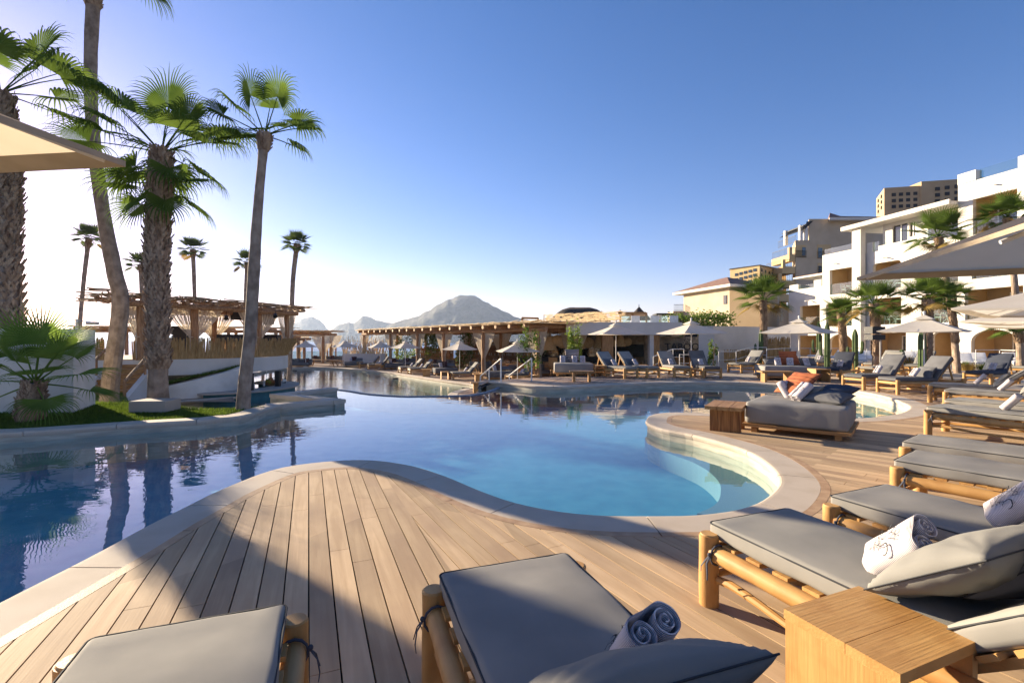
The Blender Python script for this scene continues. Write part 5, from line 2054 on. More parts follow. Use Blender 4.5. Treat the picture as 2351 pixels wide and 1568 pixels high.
# set back window room of the lower block and its small roof
ua, ub = fu(1848), fu(1889)
mb = MB()
facade(mb, ua, ub, 6.1, 7.7, [(fu(1865), fu(1886), 6.2, 7.4, 0)], off=1.0)
mb.box((ua + .1, 3, 6.9), (.2, 3.6, 1.6))
mb.build('upper_wall', M['stucco_white'], hotel)
x0, x1 = fu(1865), fu(1886)
MB().box(((x0 + x1) / 2, 1.14, 6.8), (x1 - x0, .04, 1.2)).build('window', M['window_blue'], hotel)
ua = fu(1817)
mb = MB()
mb.box(((ua + ub) / 2, 2.4, 7.78), (ub - ua, 4.4, .16))
rf = mb.build('roof', M['stucco_white'], hotel)
MB().box(((ua + ub) / 2, 2.5, 7.9), (ub - ua - .1, 4.2, .08)).build('tiles', M['roof_tile'], rf)
for i, (a, b_, c, d, k) in enumerate(g_):
    room(hotel, a, b_, c, d, glass=False, off=.28 if i else .53, side=1)
for i, (a, b_, c, d, k) in enumerate(s2):
    room(hotel, a, b_, c, d, off=.53 if i == 0 else (.28 if i < 4 else .18), side=1 if i % 2 == 0 else -1)
for i, (a, b_, c, d, k) in enumerate(s3):
    room(hotel, a, b_, c, d, off=.28 if i < 4 else .18, side=1, blue=i in (2, 3))
for i, (a, b_, c, d, k) in enumerate(s4):
    room(hotel, a, b_, c, d, off=.83 if i == 0 else .18, side=-1, col='ochre')
# small lamps / drain spouts on the wall
for x, z in ((1920, 8.5), (2033, 8.25), (2157, 8.2), (1855, 5.4), (2030, 5.35), (2290, 11.7)):
    u = fu(x)
    MB().tube([(u, .1, z), (u, -.35, z - .05)], .05, 8).build('spout', M['white_paint'], hotel)
# green exit plate
u = fu(2153)
MB().box((u, .10, 2.42), (.42, .03, .28)).build('sign', nmat('green', (.02, .18, .08), (.02, .15, .07), rough=.4), hotel)

HM = Matrix.Translation((FA - 10, 50, 0)) @ Matrix.Rotation(d_ang, 4, 'Z')


def wchair(p, rz, label, grp='white balcony chairs'):
    r = empty('balcony_chair', p, rz, label, 'chair', grp)
    mb = MB()
    mb.box((0, 0, .42), (.5, .5, .04))
    mb.build('seat', M['white_paint'], r)
    mb = MB()
    for x in (-.24, .24):
        mb.tube([(x, -.24, 0), (x, -.24, .62), (x, .2, .66), (x, .24, .0)], .018, 6)
        mb.tube([(x, .22, .42), (x, .36, .95)], .018, 6)
    mb.build('frame', M['white_paint'], r)
    mb = MB()
    for q in range(5):
        mb.bar((-.2 + q * .1, .24, .46), (-.2 + q * .1, .36, .93), .03, .015)
    mb.bar((-.25, .36, .95), (.25, .36, .95), .03, .03)
    mb.build('back', M['white_paint'], r)


def wtable(p, label):
    r = empty('balcony_table', p, 0, label, 'table', 'white balcony tables')
    MB().tube([(0, 0, .68), (0, 0, .71)], .38, 18).build('top', M['white_paint'], r)
    mb = MB()
    for q in range(3):
        a = q * 2.09
        mb.tube([(.3 * cos(a), .3 * sin(a), 0), (0, 0, .35), (-.25 * cos(a), -.25 * sin(a), .68)], .016, 6)
    mb.build('legs', M['white_paint'], r)


pl = [('third floor balcony above the leftmost hotel palm', s3[0]), ('third floor balcony left of the big canopy tip', s3[1]), ('third floor balcony near the right edge', s3[4]), ('second floor balcony behind the leftmost hotel palm', s2[1]),
      ('second floor balcony behind the loudspeaker palm', s2[2]), ('second floor balcony behind the large cream umbrella', s2[3])]
for who, (a, b_, c, d, k) in pl:
    w = b_ - a
    for q, nm in ((.25, 'left'), (.68, 'right')):
        p = HM @ V((a + w * q + .15, .85, c + .0))
        wchair(p, d_ang + (pi / 2 if q < .5 else -pi / 2), '%s white metal chair on the %s' % (nm, who))
    wtable(HM @ V((a + w * .46 + .15, .85, c)), 'white round table between chairs on the %s' % who)

# white loungers on the terrace of the hotel
def wlounger(c, ang, label):
    r = empty('white_lounger', c, radians(ang), label, 'sun lounger', 'white hotel loungers')
    mb = MB()
    mb.box((.95, 0, .27), (1.95, .68, .07))
    mb.build('frame', M['white_paint'], r)
    for x in (.12, 1.75):
        for y in (-.28, .28):
            MB().box((x, y, .12), (.05, .05, .235)).build('leg', M['white_paint'], r)
    MB().cushion((.62, 0, .35), 1.24, .66, .09, r=.03, nx=5, ny=3).build('mattress', M['white_fabric'], r, smooth='all')
    R = Matrix.Rotation(-radians(38), 3, 'Y')
    MB().cushion(tuple(V((1.22, 0, .33)) + R @ V((.38, 0, .04))), .80, .66, .09, r=.03, nx=4, ny=3, M=R).build('back_cushion', M['white_fabric'], r, smooth='all')


for x, y, a, lab in [(1838, 826, 150, 'white hotel lounger behind the long orange pillow daybed'), (1862, 826, 20, 'white hotel lounger right of the first cream umbrella pole'), (1905, 830, 30, 'white hotel lounger between the two cactus columns'),
                     (1978, 838, 60, 'white hotel lounger left of the loudspeaker palm, front one'), (1996, 836, 60, 'white hotel lounger left of the loudspeaker palm, rear one'),
                     (2084, 838, 50, 'white hotel lounger left of the large umbrella pole'), (2108, 836, 50, 'white hotel lounger touching the tall ribbed cactus'),
                     (2226, 847, 55, 'left white lounger behind the grass tufts'), (2260, 846, 55, 'right white lounger behind the grass tufts'), (2345, 845, 60, 'white lounger cut by the right edge')]:
    wlounger(G(x, y), a, lab)

# black loudspeakers on a post by the palm
r = empty('loudspeaker', P(2009, 848, 20.6), 0, 'black box loudspeakers on a post in front of the hotel palm', 'loudspeaker')
r.location.z = 0
MB().tube([(.22, 0, 0), (.22, 0, 1.9)], .03, 8).build('post', M['metal'], r)
for z, h in ((2.02, .30), (1.72, .22)):
    MB().box((-.02, 0, z), (.66, .4, h), rz=.2).build('cabinet', M['black'], r)


# ---- balcony hotel in beige behind
def win(mb, p0, ux, z, w, h, out, d=.15):
    """dark recessed looking pane set into a wall: real box pushed 3 mm proud"""
    c = p0 + ux
    mb.box((c.x + out.x, c.y + out.y, z), (w, .06, h), rz=atan2(ux.y, ux.x))


def block(parent, name, poly, z0, z1, mat):
    MB().prism(poly, z0, z1).build(name, M[mat], parent)


bt = empty('balcony_building', (41, 70, 0), 0, 'beige apartment tower with stacked corner balconies and a black pergola on top', 'building')
def B_(mb_fn, name, mat, parent=bt, sm=False):
    return mb_fn.build(name, M[mat] if isinstance(mat, str) else mat, parent, smooth=sm)
def PX(x, Y=70):
    return (x - CX) * Y / F - 41
def PZ(y, Y=70):
    return H + (HY - y) * Y / F
mb = MB()
xl, xr = PX(1859), PX(2080)
gz = -2
# body: right high part, left lower part
mb.prism([(PX(1857), 0), (xr, 0), (xr + 6, 12), (PX(1857) + 6.6, 12)], gz, PZ(503))
mb.prism([(PX(1826), 0), (PX(1857), 0.0), (PX(1857) + 2, 4.2), (PX(1826) + 2, 4.2)], gz, PZ(552))
B_(mb, 'wall', 'stucco_beige')
# tiled roof
mb = MB()
x0, x1, zt = PX(1891), PX(2024), PZ(503)
mb.add([(x0, -1.2, zt), (x1, -1.2, zt), (x1 + 7, 13, zt), (x0 + 8, 13, zt), ((x0 + x1) / 2, 5, zt + 2.2), ((x0 + x1) / 2 + 3, 7, zt + 2.2)], [(0, 1, 5, 4), (1, 2, 5), (2, 3, 4, 5), (3, 0, 4), (3, 2, 1, 0)])
B_(mb, 'roof', 'roof_tile')
MB().prism([(x0 + .1, -1.1), (x1, -1.1), (x1 + 6.9, 12.8), (x0 + 8, 12.8)], zt - .4, zt - .02).build('eave', M['stucco_white'], bt)
# pergola on the terrace
mb = MB()
zz_ = PZ(512)
mb.add([(PX(1842), -1.0, PZ(513)), (PX(1858), -1.0, PZ(511)), (PX(1858), 5, PZ(511)), (PX(1833), 5, PZ(531)), (PX(1838), -1.0, PZ(531))], [(0, 1, 2, 3, 4)])
for q in range(9):
    xa = PX(1836 + q * 2.7)
    mb.bar((xa, -.9 + q * .1, PZ(522 - q * 1.1)), (xa + .25, 5, PZ(520 - q * 1.1)), .10, .12)
B_(mb, 'pergola', 'black')
for x, y0, yy in ((1840, 0.1, .2), (1851, .1, .2), (1838, 3.9, 3.8)):
    MB().box((PX(x), yy, (PZ(552) + PZ(517)) / 2), (.45, .45, PZ(517) - PZ(552))).build('column', M['white_paint'], bt)
# balconies: slabs with railings stepping to the left, recesses in the front
def railing(a, b_, h, parent, n, mat='black', nm='railing'):
    a, b_ = V(a), V(b_)
    mb = MB()
    up = V((0, 0, h))
    mb.bar(a + up, b_ + up, .05, .05)
    mb.bar(a + V((0, 0, .1)), b_ + V((0, 0, .1)), .03, .03)
    for i in range(n + 1):
        p = a.lerp(b_, i / n)
        mb.box(p + up / 2, (.025, .025, h))
    return mb.build(nm, M[mat], parent)
for (xw, ys, dl) in ((1826, 553, 0), (1812, 580, 1.2), (1797, 608, 2.6), (1789, 640, 4.0), (1789, 672, 4.0)):
    z = PZ(ys + 4)
    xo = PX(xw) if dl else PX(1826)
    if dl:
        mb = MB()
        mb.box(((xo + PX(1827)) / 2, 2.4, z - .5), (PX(1827) - xo, 4.8, 1.0))
        B_(mb, 'balcony', 'stucco_yellow')
    railing((xo + .05, .05, z), (xo + .05, 4.6, z), 1.0, bt, 14)
    if dl:
        railing((xo + .05, .05, z), (PX(1826), .05, z), 1.0, bt, 8)
        MB().box((xo + .2, .2, z + .5), (.4, .4, 1.05)).build('pier', M['stucco_yellow'], bt)
for (a, b_, t_, b2) in ((1876, 1907, 562, 594), (1877, 1892, 604, 628)):
    mb = MB()
    mb.box(((PX(a) + PX(b_)) / 2, -.02, (PZ(t_) + PZ(b2)) / 2), (PX(b_) - PX(a), .06, PZ(t_) - PZ(b2)))
    B_(mb, 'loggia', 'stucco_yellow')
    MB().box((PX(a) + .4, -.06, (PZ(t_) + PZ(b2)) / 2 - .2), (.6, .05, (PZ(t_) - PZ(b2)) * .7)).build('door', M['window'], bt)
    railing((PX(a), -.1, PZ(b2)), (PX(b_), -.1, PZ(b2)), 1.0, bt, 12)
MB().box(((PX(1826) + PX(1850)) / 2, -.02, (PZ(563) + PZ(590)) / 2), (PX(1850) - PX(1826), .05, PZ(563) - PZ(590))).build('loggia', M['stucco_yellow'], bt)
railing((PX(1826), -.1, PZ(592)), (PX(1850), -.1, PZ(592)), 1.0, bt, 12)
MB().box((PX(1845), -.06, PZ(578)), (.5, .05, 1.2)).build('door', M['window'], bt)
# lower wings between this tower and the white hotel
mb = MB()
mb.prism([(PX(1771), -1), (PX(1812), -1), (PX(1812), 5), (PX(1771), 5)], gz, PZ(706))
mb.prism([(PX(1800), -2), (PX(1812), -2), (PX(1812), -1), (PX(1800), -1)], gz, PZ(695))
B_(mb, 'wing', 'stucco_beige')
for x, y0, y1 in ((1785, 715, 740), (1806, 690, 716)):
    MB().box((PX(x), -1.03 if x < 1795 else -2.03, (PZ(y0) + PZ(y1)) / 2), (.35, .06, PZ(y0) - PZ(y1))).build('window', M['window'], bt)

# tall tan building, square openings are black boxes with shade put into the colour
tw = empty('tan_tower', (68, 92, 0), 0, 'tall tan building with rows of small square openings above the white hotel roof', 'building')
def PX2(x, Y=92): return (x - CX) * Y / F - 68
def PZ2(y, Y=92): return H + (HY - y) * Y / F
mb = MB()
mb.prism([(PX2(2030), 0), (PX2(2230), -4), (PX2(2230), 12), (6.6, 7)], -2, PZ2(432))
mb.prism([(PX2(2098), -1.7), (PX2(2118), -2.1), (PX2(2230), -4.3), (PX2(2230), 8), (PX2(2098), 8)], -2, PZ2(424))
mb.build('wall', M['stucco_tan'], tw)
for k in range(4):
    for j in range(3):
        x = 2048 + k * 13.8
        MB().box((PX2(x), -.42 - k * .25, PZ2(449 + j * 13.6)), (.66, .10, .62), rz=-.24).build('opening', M['black'], tw)
for k in range(4):
    for j in range(3):
        x = 2127 + k * 18
        Y_ = -2.35 - k * .33
        MB().box((PX2(x) , Y_, PZ2(443 + j * 13.6 - k * 1.5)), (.68, .3, .62), rz=-.24).build('opening', M['black'], tw)
for k in range(2):
    for j in range(3):
        t_ = .3 + k * .4
        MB().box((PX2(2030) * (1 - t_) + 6.6 * t_, 7 * t_, PZ2(455 + j * 12.5, 95)), (.3, .7, .6), rz=-.49).build('opening', M['black'], tw)

# low tan building with square openings behind the beige house
t3 = empty('ochre_tower', ((1744 - CX) * 70 / F, 70, 0), 0, 'ochre block with rows of small square openings behind the beige house', 'building')
ox = (1744 - CX) * 70 / F
def PX3(x, Y=70): return (x - CX) * Y / F - ox
mb = MB()
A_, B3, C3 = (PX3(1676, 74), 4), (0, 0), (PX3(1788, 74), 4)
mb.prism([A_, B3, C3, (PX3(1790, 84), 12), (PX3(1676, 84), 12)], -2, PZ(610))
mb.build('wall', M['stucco_yellow'], t3)
MB().prism([(A_[0] - .1, A_[1] - .1), (0, -.14), (C3[0] + .1, C3[1] - .1), (C3[0] + .1, 4.4), (A_[0], 4.4)], PZ(610) + .002, PZ(608)).build('coping', M['black'], t3)
for k in range(5):
    for j in range(3):
        t_ = .22 + k * .155
        p = V(A_).lerp(V(B3), t_)
        MB().box((p[0] , p[1] - .02, PZ(628.5 - k * 1.3 + j * 11.5, 72)), (.46, .10, .42), rz=atan2(B3[1] - A_[1], B3[0] - A_[0])).build('opening', M['window'], t3)
for k in range(5):
    for j in range(3):
        p = V(B3).lerp(V(C3), .10 + k * .19)
        MB().box((p[0], p[1] - .02, PZ(624 + k * 1.3 + j * 11.5, 72)), (.36, .10, .42), rz=atan2(C3[1], C3[0])).build('opening', M['window'], t3)

# beige house with red roof
hs_ = empty('beige_house', (23.4, 52, 0), 0, 'rough beige house with a red tiled hip roof and one barred balcony window', 'house')
a0, a1, a2, a3 = V((-2.1, 8)), V((0, 0)), V((2.1, -2.6)), V((6.5, 4))
mb = MB()
mb.prism([tuple(a0), tuple(a1), tuple(a1 + V((7, 3))), tuple(a0 + V((7, 3)))], -2, 7.5)
mb.build('wall', M['stucco_beige'], hs_)
mb = MB()
q1 = a1 + (a1 - a0).normalized() * .01 + V((.02, -.02))
q2 = V((((1745.5 - CX) / F * 49.5) - 23.4, -2.5))
q3 = V((((1784 - CX) / F * 54) - 23.4, 2))
mb.prism([tuple(q1), tuple(q2), tuple(q3), tuple(q3 + V((2, 6))), tuple(q1 + V((2, 8)))], -2, 7.0)
mb.build('ochre_wall', M['stucco_tan'], hs_)
mb = MB()
e0, e1 = a0 + V((-1.1, .8)), a1 + V((-.5, -1.2))
e2, e3 = a1 + V((7, 2.2)), a0 + V((7.6, 4))
zt = 7.55
rd = (e0 + e1 + e2 + e3) / 4
mb.add([(*e0, zt), (*e1, zt), (*e2, zt), (*e3, zt), (rd.x - .3, rd.y - .6, zt + 1.45), (rd.x - .5, rd.y + 1.5, zt + 1.45)], [(0, 1, 4, 5), (1, 2, 4), (2, 3, 5, 4), (3, 0, 5)])
mb.build('roof', M['roof_tile'], hs_)
mb = MB()
mb.prism([tuple(e0), tuple(e1), tuple(e2), tuple(e3)], zt - .3, zt - .01)
mb.build('eave', M['stucco_white'], hs_)
dv = (a1 - a0).normalized()
nv = V((-dv.y, dv.x)) * -1 if V((-dv.y, dv.x)).x > 0 else V((-dv.y, dv.x))
def wall_win(t_, z, w, h, nm='window', parent=hs_, mat='window', out=.03):
    p = a0.lerp(a1, t_) + nv * out
    return MB().box((p.x, p.y, z), (w, .08, h), rz=atan2(dv.y, dv.x)).build(nm, M[mat], parent)
w1 = wall_win(.92, 6.0, .5, .95)
w2 = wall_win(.50, 3.0, .95, 1.9)
wall_win(.50, 3.0, .07, 1.9, 'frame', w2, 'stucco_tan', .08)
p0, p1 = a0.lerp(a1, .42) + nv * .55, a0.lerp(a1, .99) + nv * .55
railing((p0.x, p0.y, 2.0), (p1.x, p1.y, 2.0), .9, hs_, 22)
pa = [tuple(a0.lerp(a1, .42)), tuple(a0.lerp(a1, .99)), tuple(p1), tuple(p0)]
MB().prism(pa, 1.85, 2.0).build('balcony', M['stucco_beige'], hs_)
# little porch with balcony left of it
pq = [(-5.0, 8.6), (-2.12, 8.1), (-1.2, 11), (-4.2, 11.4)]
MB().prism(pq, -2, 2.4).build('porch', M['stucco_yellow'], hs_)
MB().prism([(-3.4, 8.0), (-2.13, 7.9), (-1.2, 11), (-3.0, 11.4)], 2.42, 5.2).build('balcony_wall', M['stucco_beige'], hs_)
for x, y in ((-4.9, 8.5),):
    MB().box((x, y, 3.6), (.35, .35, 2.3)).build('column', M['white_paint'], hs_)
MB().prism([(-5.4, 8.2), (-3.3, 7.9), (-3.0, 11), (-5.0, 11.4)], 4.75, 4.95).build('awning', M['black'], hs_)
railing((-4.9, 8.45, 2.4), (-3.4, 8.2, 2.4), .9, hs_, 10)
railing((-3.3, 7.95, 5.2), (-2.2, 7.8, 5.2), .8, hs_, 8)

# tall white garden wall
w_ = MB()
w_.prism([((1604 - CX) * 33 / F, 33), ((1640 - CX) * 32.6 / F, 32.6), ((1812 - CX) * 36 / F, 36), ((1812 - CX) * 36.4 / F + .1, 36.4), ((1604 - CX) * 33.4 / F, 33.4)], -1.9, 2.55)
tag(w_.build('garden_wall', M['stucco_white']), 'tall plain white garden wall left of the hotel', 'wall')
# reed fences
def reed_fence(a, b_, z0, z1, label, n, lean=.0):
    a, b_ = V(a), V(b_)
    rn = random.Random(n)
    o = empty('reed_fence', (a.x, a.y, z0), 0, label, 'fence', 'brown reed fences')
    mb = MB()
    for i in range(n):
        p = a.lerp(b_, (i + rn.uniform(-.4, .4)) / n) - a
        h = (z1 - z0) * rn.uniform(.86, 1.05)
        mb.tube([(p.x, p.y + rn.uniform(-.03, .03), 0), (p.x + rn.uniform(-.06, .06), p.y, h)], [.028, .02], 5)
    s_ = mb.build('reeds', M['reed'], o)
    mb = MB()
    for z in (.25, .75):
        mb.bar(V((0, -.05, (z1 - z0) * z)), V((b_.x - a.x, b_.y - a.y - .05, (z1 - z0) * z)), .04, .04)
    mb.build('rail', M['stick'], o)


reed_fence((((1663 - CX) * 29 / F), 29), (((1748 - CX) * 31 / F), 31), .25, 1.0, 'low brown reed fence at the foot of the tall white wall', 150)
reed_fence((((1758 - CX) * 31 / F), 31), (((1813 - CX) * 32 / F), 32), 0, 1.75, 'tall brown reed fence left of the hotel corner', 110)
# tube railings in front
def tube_rail(pts, h, label, posts=None):
    o = empty('railing', pts[0], 0, label, 'railing', 'slim pale metal railings')
    p0 = V(pts[0])
    mb = MB()
    q = [V(p) - p0 for p in pts]
    up = V((0, 0, h))
    mb.tube([p + up for p in q], .022, 6)
    mb.tube([p + up * .55 for p in q], .012, 5)
    mb.build('rail', M['umb_pole'], o)
    for p in q:
        MB().tube([p, p + up], .02, 6).build('post', M['umb_pole'], o)


tube_rail([P(1560, 858, 24), P(1590, 858, 24), P(1600, 848, 25.5)], .95, 'railing beside the umbrella in front of the black letters')
tube_rail([P(1650, 850, 26), P(1690, 848, 27), P(1722, 836, 29), P(1760, 836, 29)], 1.0, 'railing along the ramp before the low reed fence')
tube_rail([P(1760, 842, 28), P(1800, 838, 29), P(1860, 838, 29), P(1930, 838, 29), P(1990, 838, 29)], 1.0, 'long railing below the hotel balconies')
tube_rail([P(1500, 862, 24.5), P(1545, 842, 26), P(1570, 842, 26)], .95, 'sloping stair railing right of the tilted loungers')
tube_rail([P(2240, 842, 26), P(2295, 842, 26), P(2345, 845, 25)], .9, 'railing near the right edge before the hotel arch')
# ================================================================== STAGE PAVILION AND SWIM UP BAR
def curtain(parent, top_a, top_b, waist, z0, n=26, mat='curtain', seed=0):
    """knotted string curtain: hangs between two points of the beam, tied to the post at the waist, then falls straight"""
    rn = random.Random(seed)
    a, b_, w = V(top_a), V(top_b), V(waist)
    side = (b_ - a)
    L = side.length
    side = side / max(L, 1e-6)
    mb = MB()
    for i in range(n):
        t = (i + .5) / n
        p0 = a.lerp(b_, t)
        q = w + side * ((t - .5) * .16)
        q.y += rn.uniform(-.04, .04)
        e = V((q.x + (t - .5) * .14, q.y, z0))
        hw = side * (L / n * .42)
        hw2 = side * .014
        pts = []
        for k in range(6):
            s_ = k / 5
            # catenary pull towards the post
            x = p0.lerp(q, s_ ** .72 if True else s_)
            z = p0.z + (q.z - p0.z) * s_
            xx = p0.lerp(q, s_ ** 1.25)
            pts.append((V((xx.x, xx.y + .02 * sin(t * 40), z)), hw.lerp(hw2, s_)))
        pts.append((e, hw2 * 1.3))
        vs = []
        for p, h in pts:
            vs += [p - h, p + h]
        mb.add(vs, [(2 * k, 2 * k + 1, 2 * k + 3, 2 * k + 2) for k in range(len(pts) - 1)])
    c = mb.build('curtain', M[mat], parent)
    MB().tube([w + V((.10 * cos(q_), .10 * sin(q_) - .0, 0)) for q_ in [i * pi / 6 for i in range(13)]], .018, 6, cap=False).build('tie', M['curtain'], c)
    return c


st = empty('stage_pavilion', (-16, 24, 0), 0, 'raised white stage with reed parapet, stick roof and tied string curtains behind the palms', 'pavilion')
so_ = V((-16, 24, 0))
foot = [(-16.8, 21.0), (-15.5, 21.55), (-14.2, 22.5), (-13.05, 23.9), (-12.65, 25.6), (-12.8, 27.3), (-13.6, 29.2), (-15.5, 31), (-19.5, 30.5), (-22, 27), (-21, 22.5), (-18.6, 20.9)]
ft = smooth_path(foot, 6, True)
fl = [(x + 16, y - 24) for x, y in ft]
MB().prism(fl, .02, .73).build('base', M['stucco_white'], st)
MB().prism([(x * .97 - .1, y * .97) for x, y in fl], .731, .76).build('floor', M['teak_x'], st)
inner_ = [(x * .72 - 1.7, y * .8 + .6) for x, y in fl]
MB().prism(inner_, LOW - .6, .01).build('core', M['stucco_white'], st)
# reed screen
rs = resample(ft, .027, True)
rn = random.Random(4)
mb = MB()
mbl = MB()
for i, (x, y) in enumerate(rs):
    if y > 29.6 or x < -18.2:
        continue
    if -17.6 < x < -16.55 and y < 22.2:
        continue
    n_ = V((x + 17, y - 26)).normalized()
    fl_ = .10 + .55 * max(0, (y - 25) / 4) + rn.uniform(-.05, .05)
    h = rn.uniform(.78, 1.0)
    p = V((x + 16 - n_.x * .06, y - 24 - n_.y * .06, .74))
    e = p + V((n_.x * fl_ + rn.uniform(-.06, .06), n_.y * fl_ * .4 + rn.uniform(-.05, .02), h))
    (mbl if x < -17.2 else mb).tube([p, e], [.03, .024], 5)
mb.build('reed_screen', M['reed'], st)
mbl.build('reed_screen', M['reed'], st)
# posts
fr = [(-.768, 21.15), (-.657, 23.3), (-.523, 26.55), (-.466, 28.2)]
posts = []
for i, (k, Y) in enumerate(fr):
    p = V((k * Y, Y, .74))
    posts.append(p)
    MB().log(p - so_, p - so_ + V((0, 0, 2.45)), .17 if i < 2 else .13, n=12, wob=.06, bend=.03).build('post', M['bark_z'], st, smooth=True)
bk = [(-18.9, 25.2), (-17.0, 27.6), (-15.6, 29.6), (-20.6, 27.4)]
for i, p in enumerate(bk):
    MB().log(V((p[0], p[1], .74)) - so_, V((p[0], p[1], 3.1)) - so_, .14, n=10, wob=.06, bend=.03).build('post', M['bark_z' if i != 0 else 'black'], st, smooth=True)
zt = 3.14
c0, c1 = V((-16.2, 19.0, 0)), V((-12.2, 28.6, 0))
dv = (c1 - c0).normalized()
nv = V((-.655, .755, 0))
mb = MB()
for off in (.3, 3.2, 6.2):
    a = c0 + nv * off + dv * .6 + V((0, 0, zt))
    b_ = c1 + nv * off - dv * .5 + V((0, 0, zt))
    mb.log(a - so_, b_ - so_, .12, n=9, wob=.06, bend=.05, seg=14)
for k in range(8):
    a = c0 + dv * (.7 + k * 1.35) + V((0, 0, zt + .17))
    mb.log(a - nv * .35 - so_, a + nv * 6.9 - so_, .09, n=8, wob=.06, bend=.04)
mb.build('beams', M['bark_x'], st, smooth=True)
mb = MB()
rn = random.Random(8)
LL = (c1 - c0).length
for k in range(420):
    t = rn.uniform(-.2, LL + .1)
    o = rn.uniform(-.9, 6.0)
    d = (nv * .93 + dv * rn.uniform(-.45, .45)).normalized()
    ln = rn.uniform(1.2, 2.4)
    a = c0 + dv * t + nv * o + V((0, 0, zt + .30 + rn.uniform(-.02, .10)))
    mb.tube([a - so_, a + d * ln - so_ + V((0, 0, rn.uniform(-.04, .06)))], [.032, .016], 5)
for k in range(200):
    t = rn.uniform(-.9, LL)
    o = rn.uniform(-.5, 6.6)
    d = (dv + nv * rn.uniform(-.3, .3)).normalized()
    a = c0 + dv * t + nv * o + V((0, 0, zt + .36 + rn.uniform(-.03, .09)))
    mb.tube([a - so_, a + d * rn.uniform(1, 2) - so_ + V((0, 0, rn.uniform(-.02, .08)))], [.028, .014], 5)
mb.build('roof_sticks', M['stick'], st)
for i, p in enumerate(posts):
    for s_ in (-1, 1):
        if i == 0 and s_ < 0:
            wd = .9
        else:
            wd = [1.0, 1.45, 1.3, .7][i]
        t0 = p + dv * (s_ * .12)
        curtain(st, V((t0.x, t0.y, zt - .05)) - so_, V((p.x, p.y, zt - .05)) + dv * s_ * wd - so_, V((p.x, p.y, 1.75)) + dv * s_ * .14 - so_, .8, seed=i * 2 + s_)
for i, p in enumerate(bk[:3]):
    for s_ in (-1, 1):
        q = V((p[0], p[1], 0))
        curtain(st, V((q.x, q.y, zt - .05)) + dv * .1 * s_ - so_, V((q.x, q.y, zt - .05)) + dv * s_ * 1.4 - so_, V((q.x, q.y, 1.75)) + dv * s_ * .14 - so_, .8, seed=30 + i * 2 + s_)
# loudspeakers of the stage
def speaker(c, w, h, d, rz, label, n=3):
    r = empty('loudspeaker', c, rz, label, 'loudspeaker', 'black loudspeakers of the stage')
    for k in range(n):
        MB().box((0, 0, h * (k + .5) / n), (w, d, h / n - .02)).build('cabinet', M['black'], r)
    MB().box((0, -d / 2 - .006, h / 2), (w * .8, .01, h * .8)).build('grille', nmat('grille', (.04, .04, .045), (.02, .02, .02), rough=.4, sc=80), r)


speaker(P(418, 812, 24.5) * 1, .75, 1.4, .6, .3, 'black speaker stack between the stage posts, left of the second post')
speaker(P(533, 822, 25.5), 1.25, 1.25, .7, .2, 'widest black speaker stack in the middle of the stage')
speaker(P(624, 822, 28), .85, 1.35, .6, .1, 'black speaker stack at the right end of the stage')
speaker(P(617, 745, 28), .55, .75, .5, .4, 'black loudspeaker hanging under the roof at the right end of the stage', 1)
speaker(P(547, 735, 27.5), .6, .5, .5, -.3, 'black loudspeaker hanging under the middle of the stage roof', 1)
speaker(P(338, 835, 22.5), .45, 1.9, .45, .0, 'tall narrow black speaker beside the top of the stairs', 2)
for x, y, lab in ((520, 727, 'small purple lit spotlight under the stage roof'), (632, 722, 'small black spotlight under the right end of the stage roof')):
    r = empty('spotlight', P(x, y, 26), 0, lab, 'spotlight')
    MB().tube([(0, 0, 0), (.1, -.2, -.12)], [.09, .11], 10).build('housing', M['black'], r)
    MB().tube([(0, 0, 0), (0, 0, .25)], .015, 6).build('bracket', M['black'], r)
# black columns and the bar
for x, y, Y in ((575, 893, 22.6), (638, 884, 24.6)):
    X = (x - CX) * Y / F
    MB().box((X + 16, Y - 24, -.55), (.22, .22, 1.18)).build('bar_column', M['black'], st)
bar = empty('swim_up_bar', (-13.6, 24, 0), 0, 'grey oval swim up bar counter under the stage, bottles standing on it', 'bar counter')
bp2 = smooth_path([(-13.8, 21.2), (-12.5, 21.6), (-11.5, 22.8), (-11.1, 24.4), (-11.5, 26.2), (-12.6, 27.6), (-14.4, 28), (-14.2, 26.6), (-13.0, 26.2), (-12.3, 25.0), (-12.5, 23.6), (-13.3, 22.7)], 5, True)
MB().prism([(x + 13.6, y - 24) for x, y in bp2], -.82, -.74).build('counter', M['concrete'], bar)
bp3 = offset(resample(bp2, .3, True), .22, True)
MB().prism([(x + 13.6, y - 24) for x, y in bp3], -2.0, -.822).build('plinth', M['basin_deep'], bar)


def bottle(c, h, mat, label):
    r = empty('bottle', c, 0, label, 'bottle', 'bottles on the swim up bar')
    MB().lathe([(.04, 0), (.045, .02), (.045, h * .55), (.018, h * .72), (.016, h * .93)], n=10).build('glass', M[mat], r, smooth=True)
    MB().lathe([(.02, h * .93), (.02, h), (.014, h + .005)], n=8).build('cap', M['umb_pole'], r)
    MB().lathe([(.047, h * .15), (.047, h * .45)], n=12).build('wrapper', M['white_paint'], r)


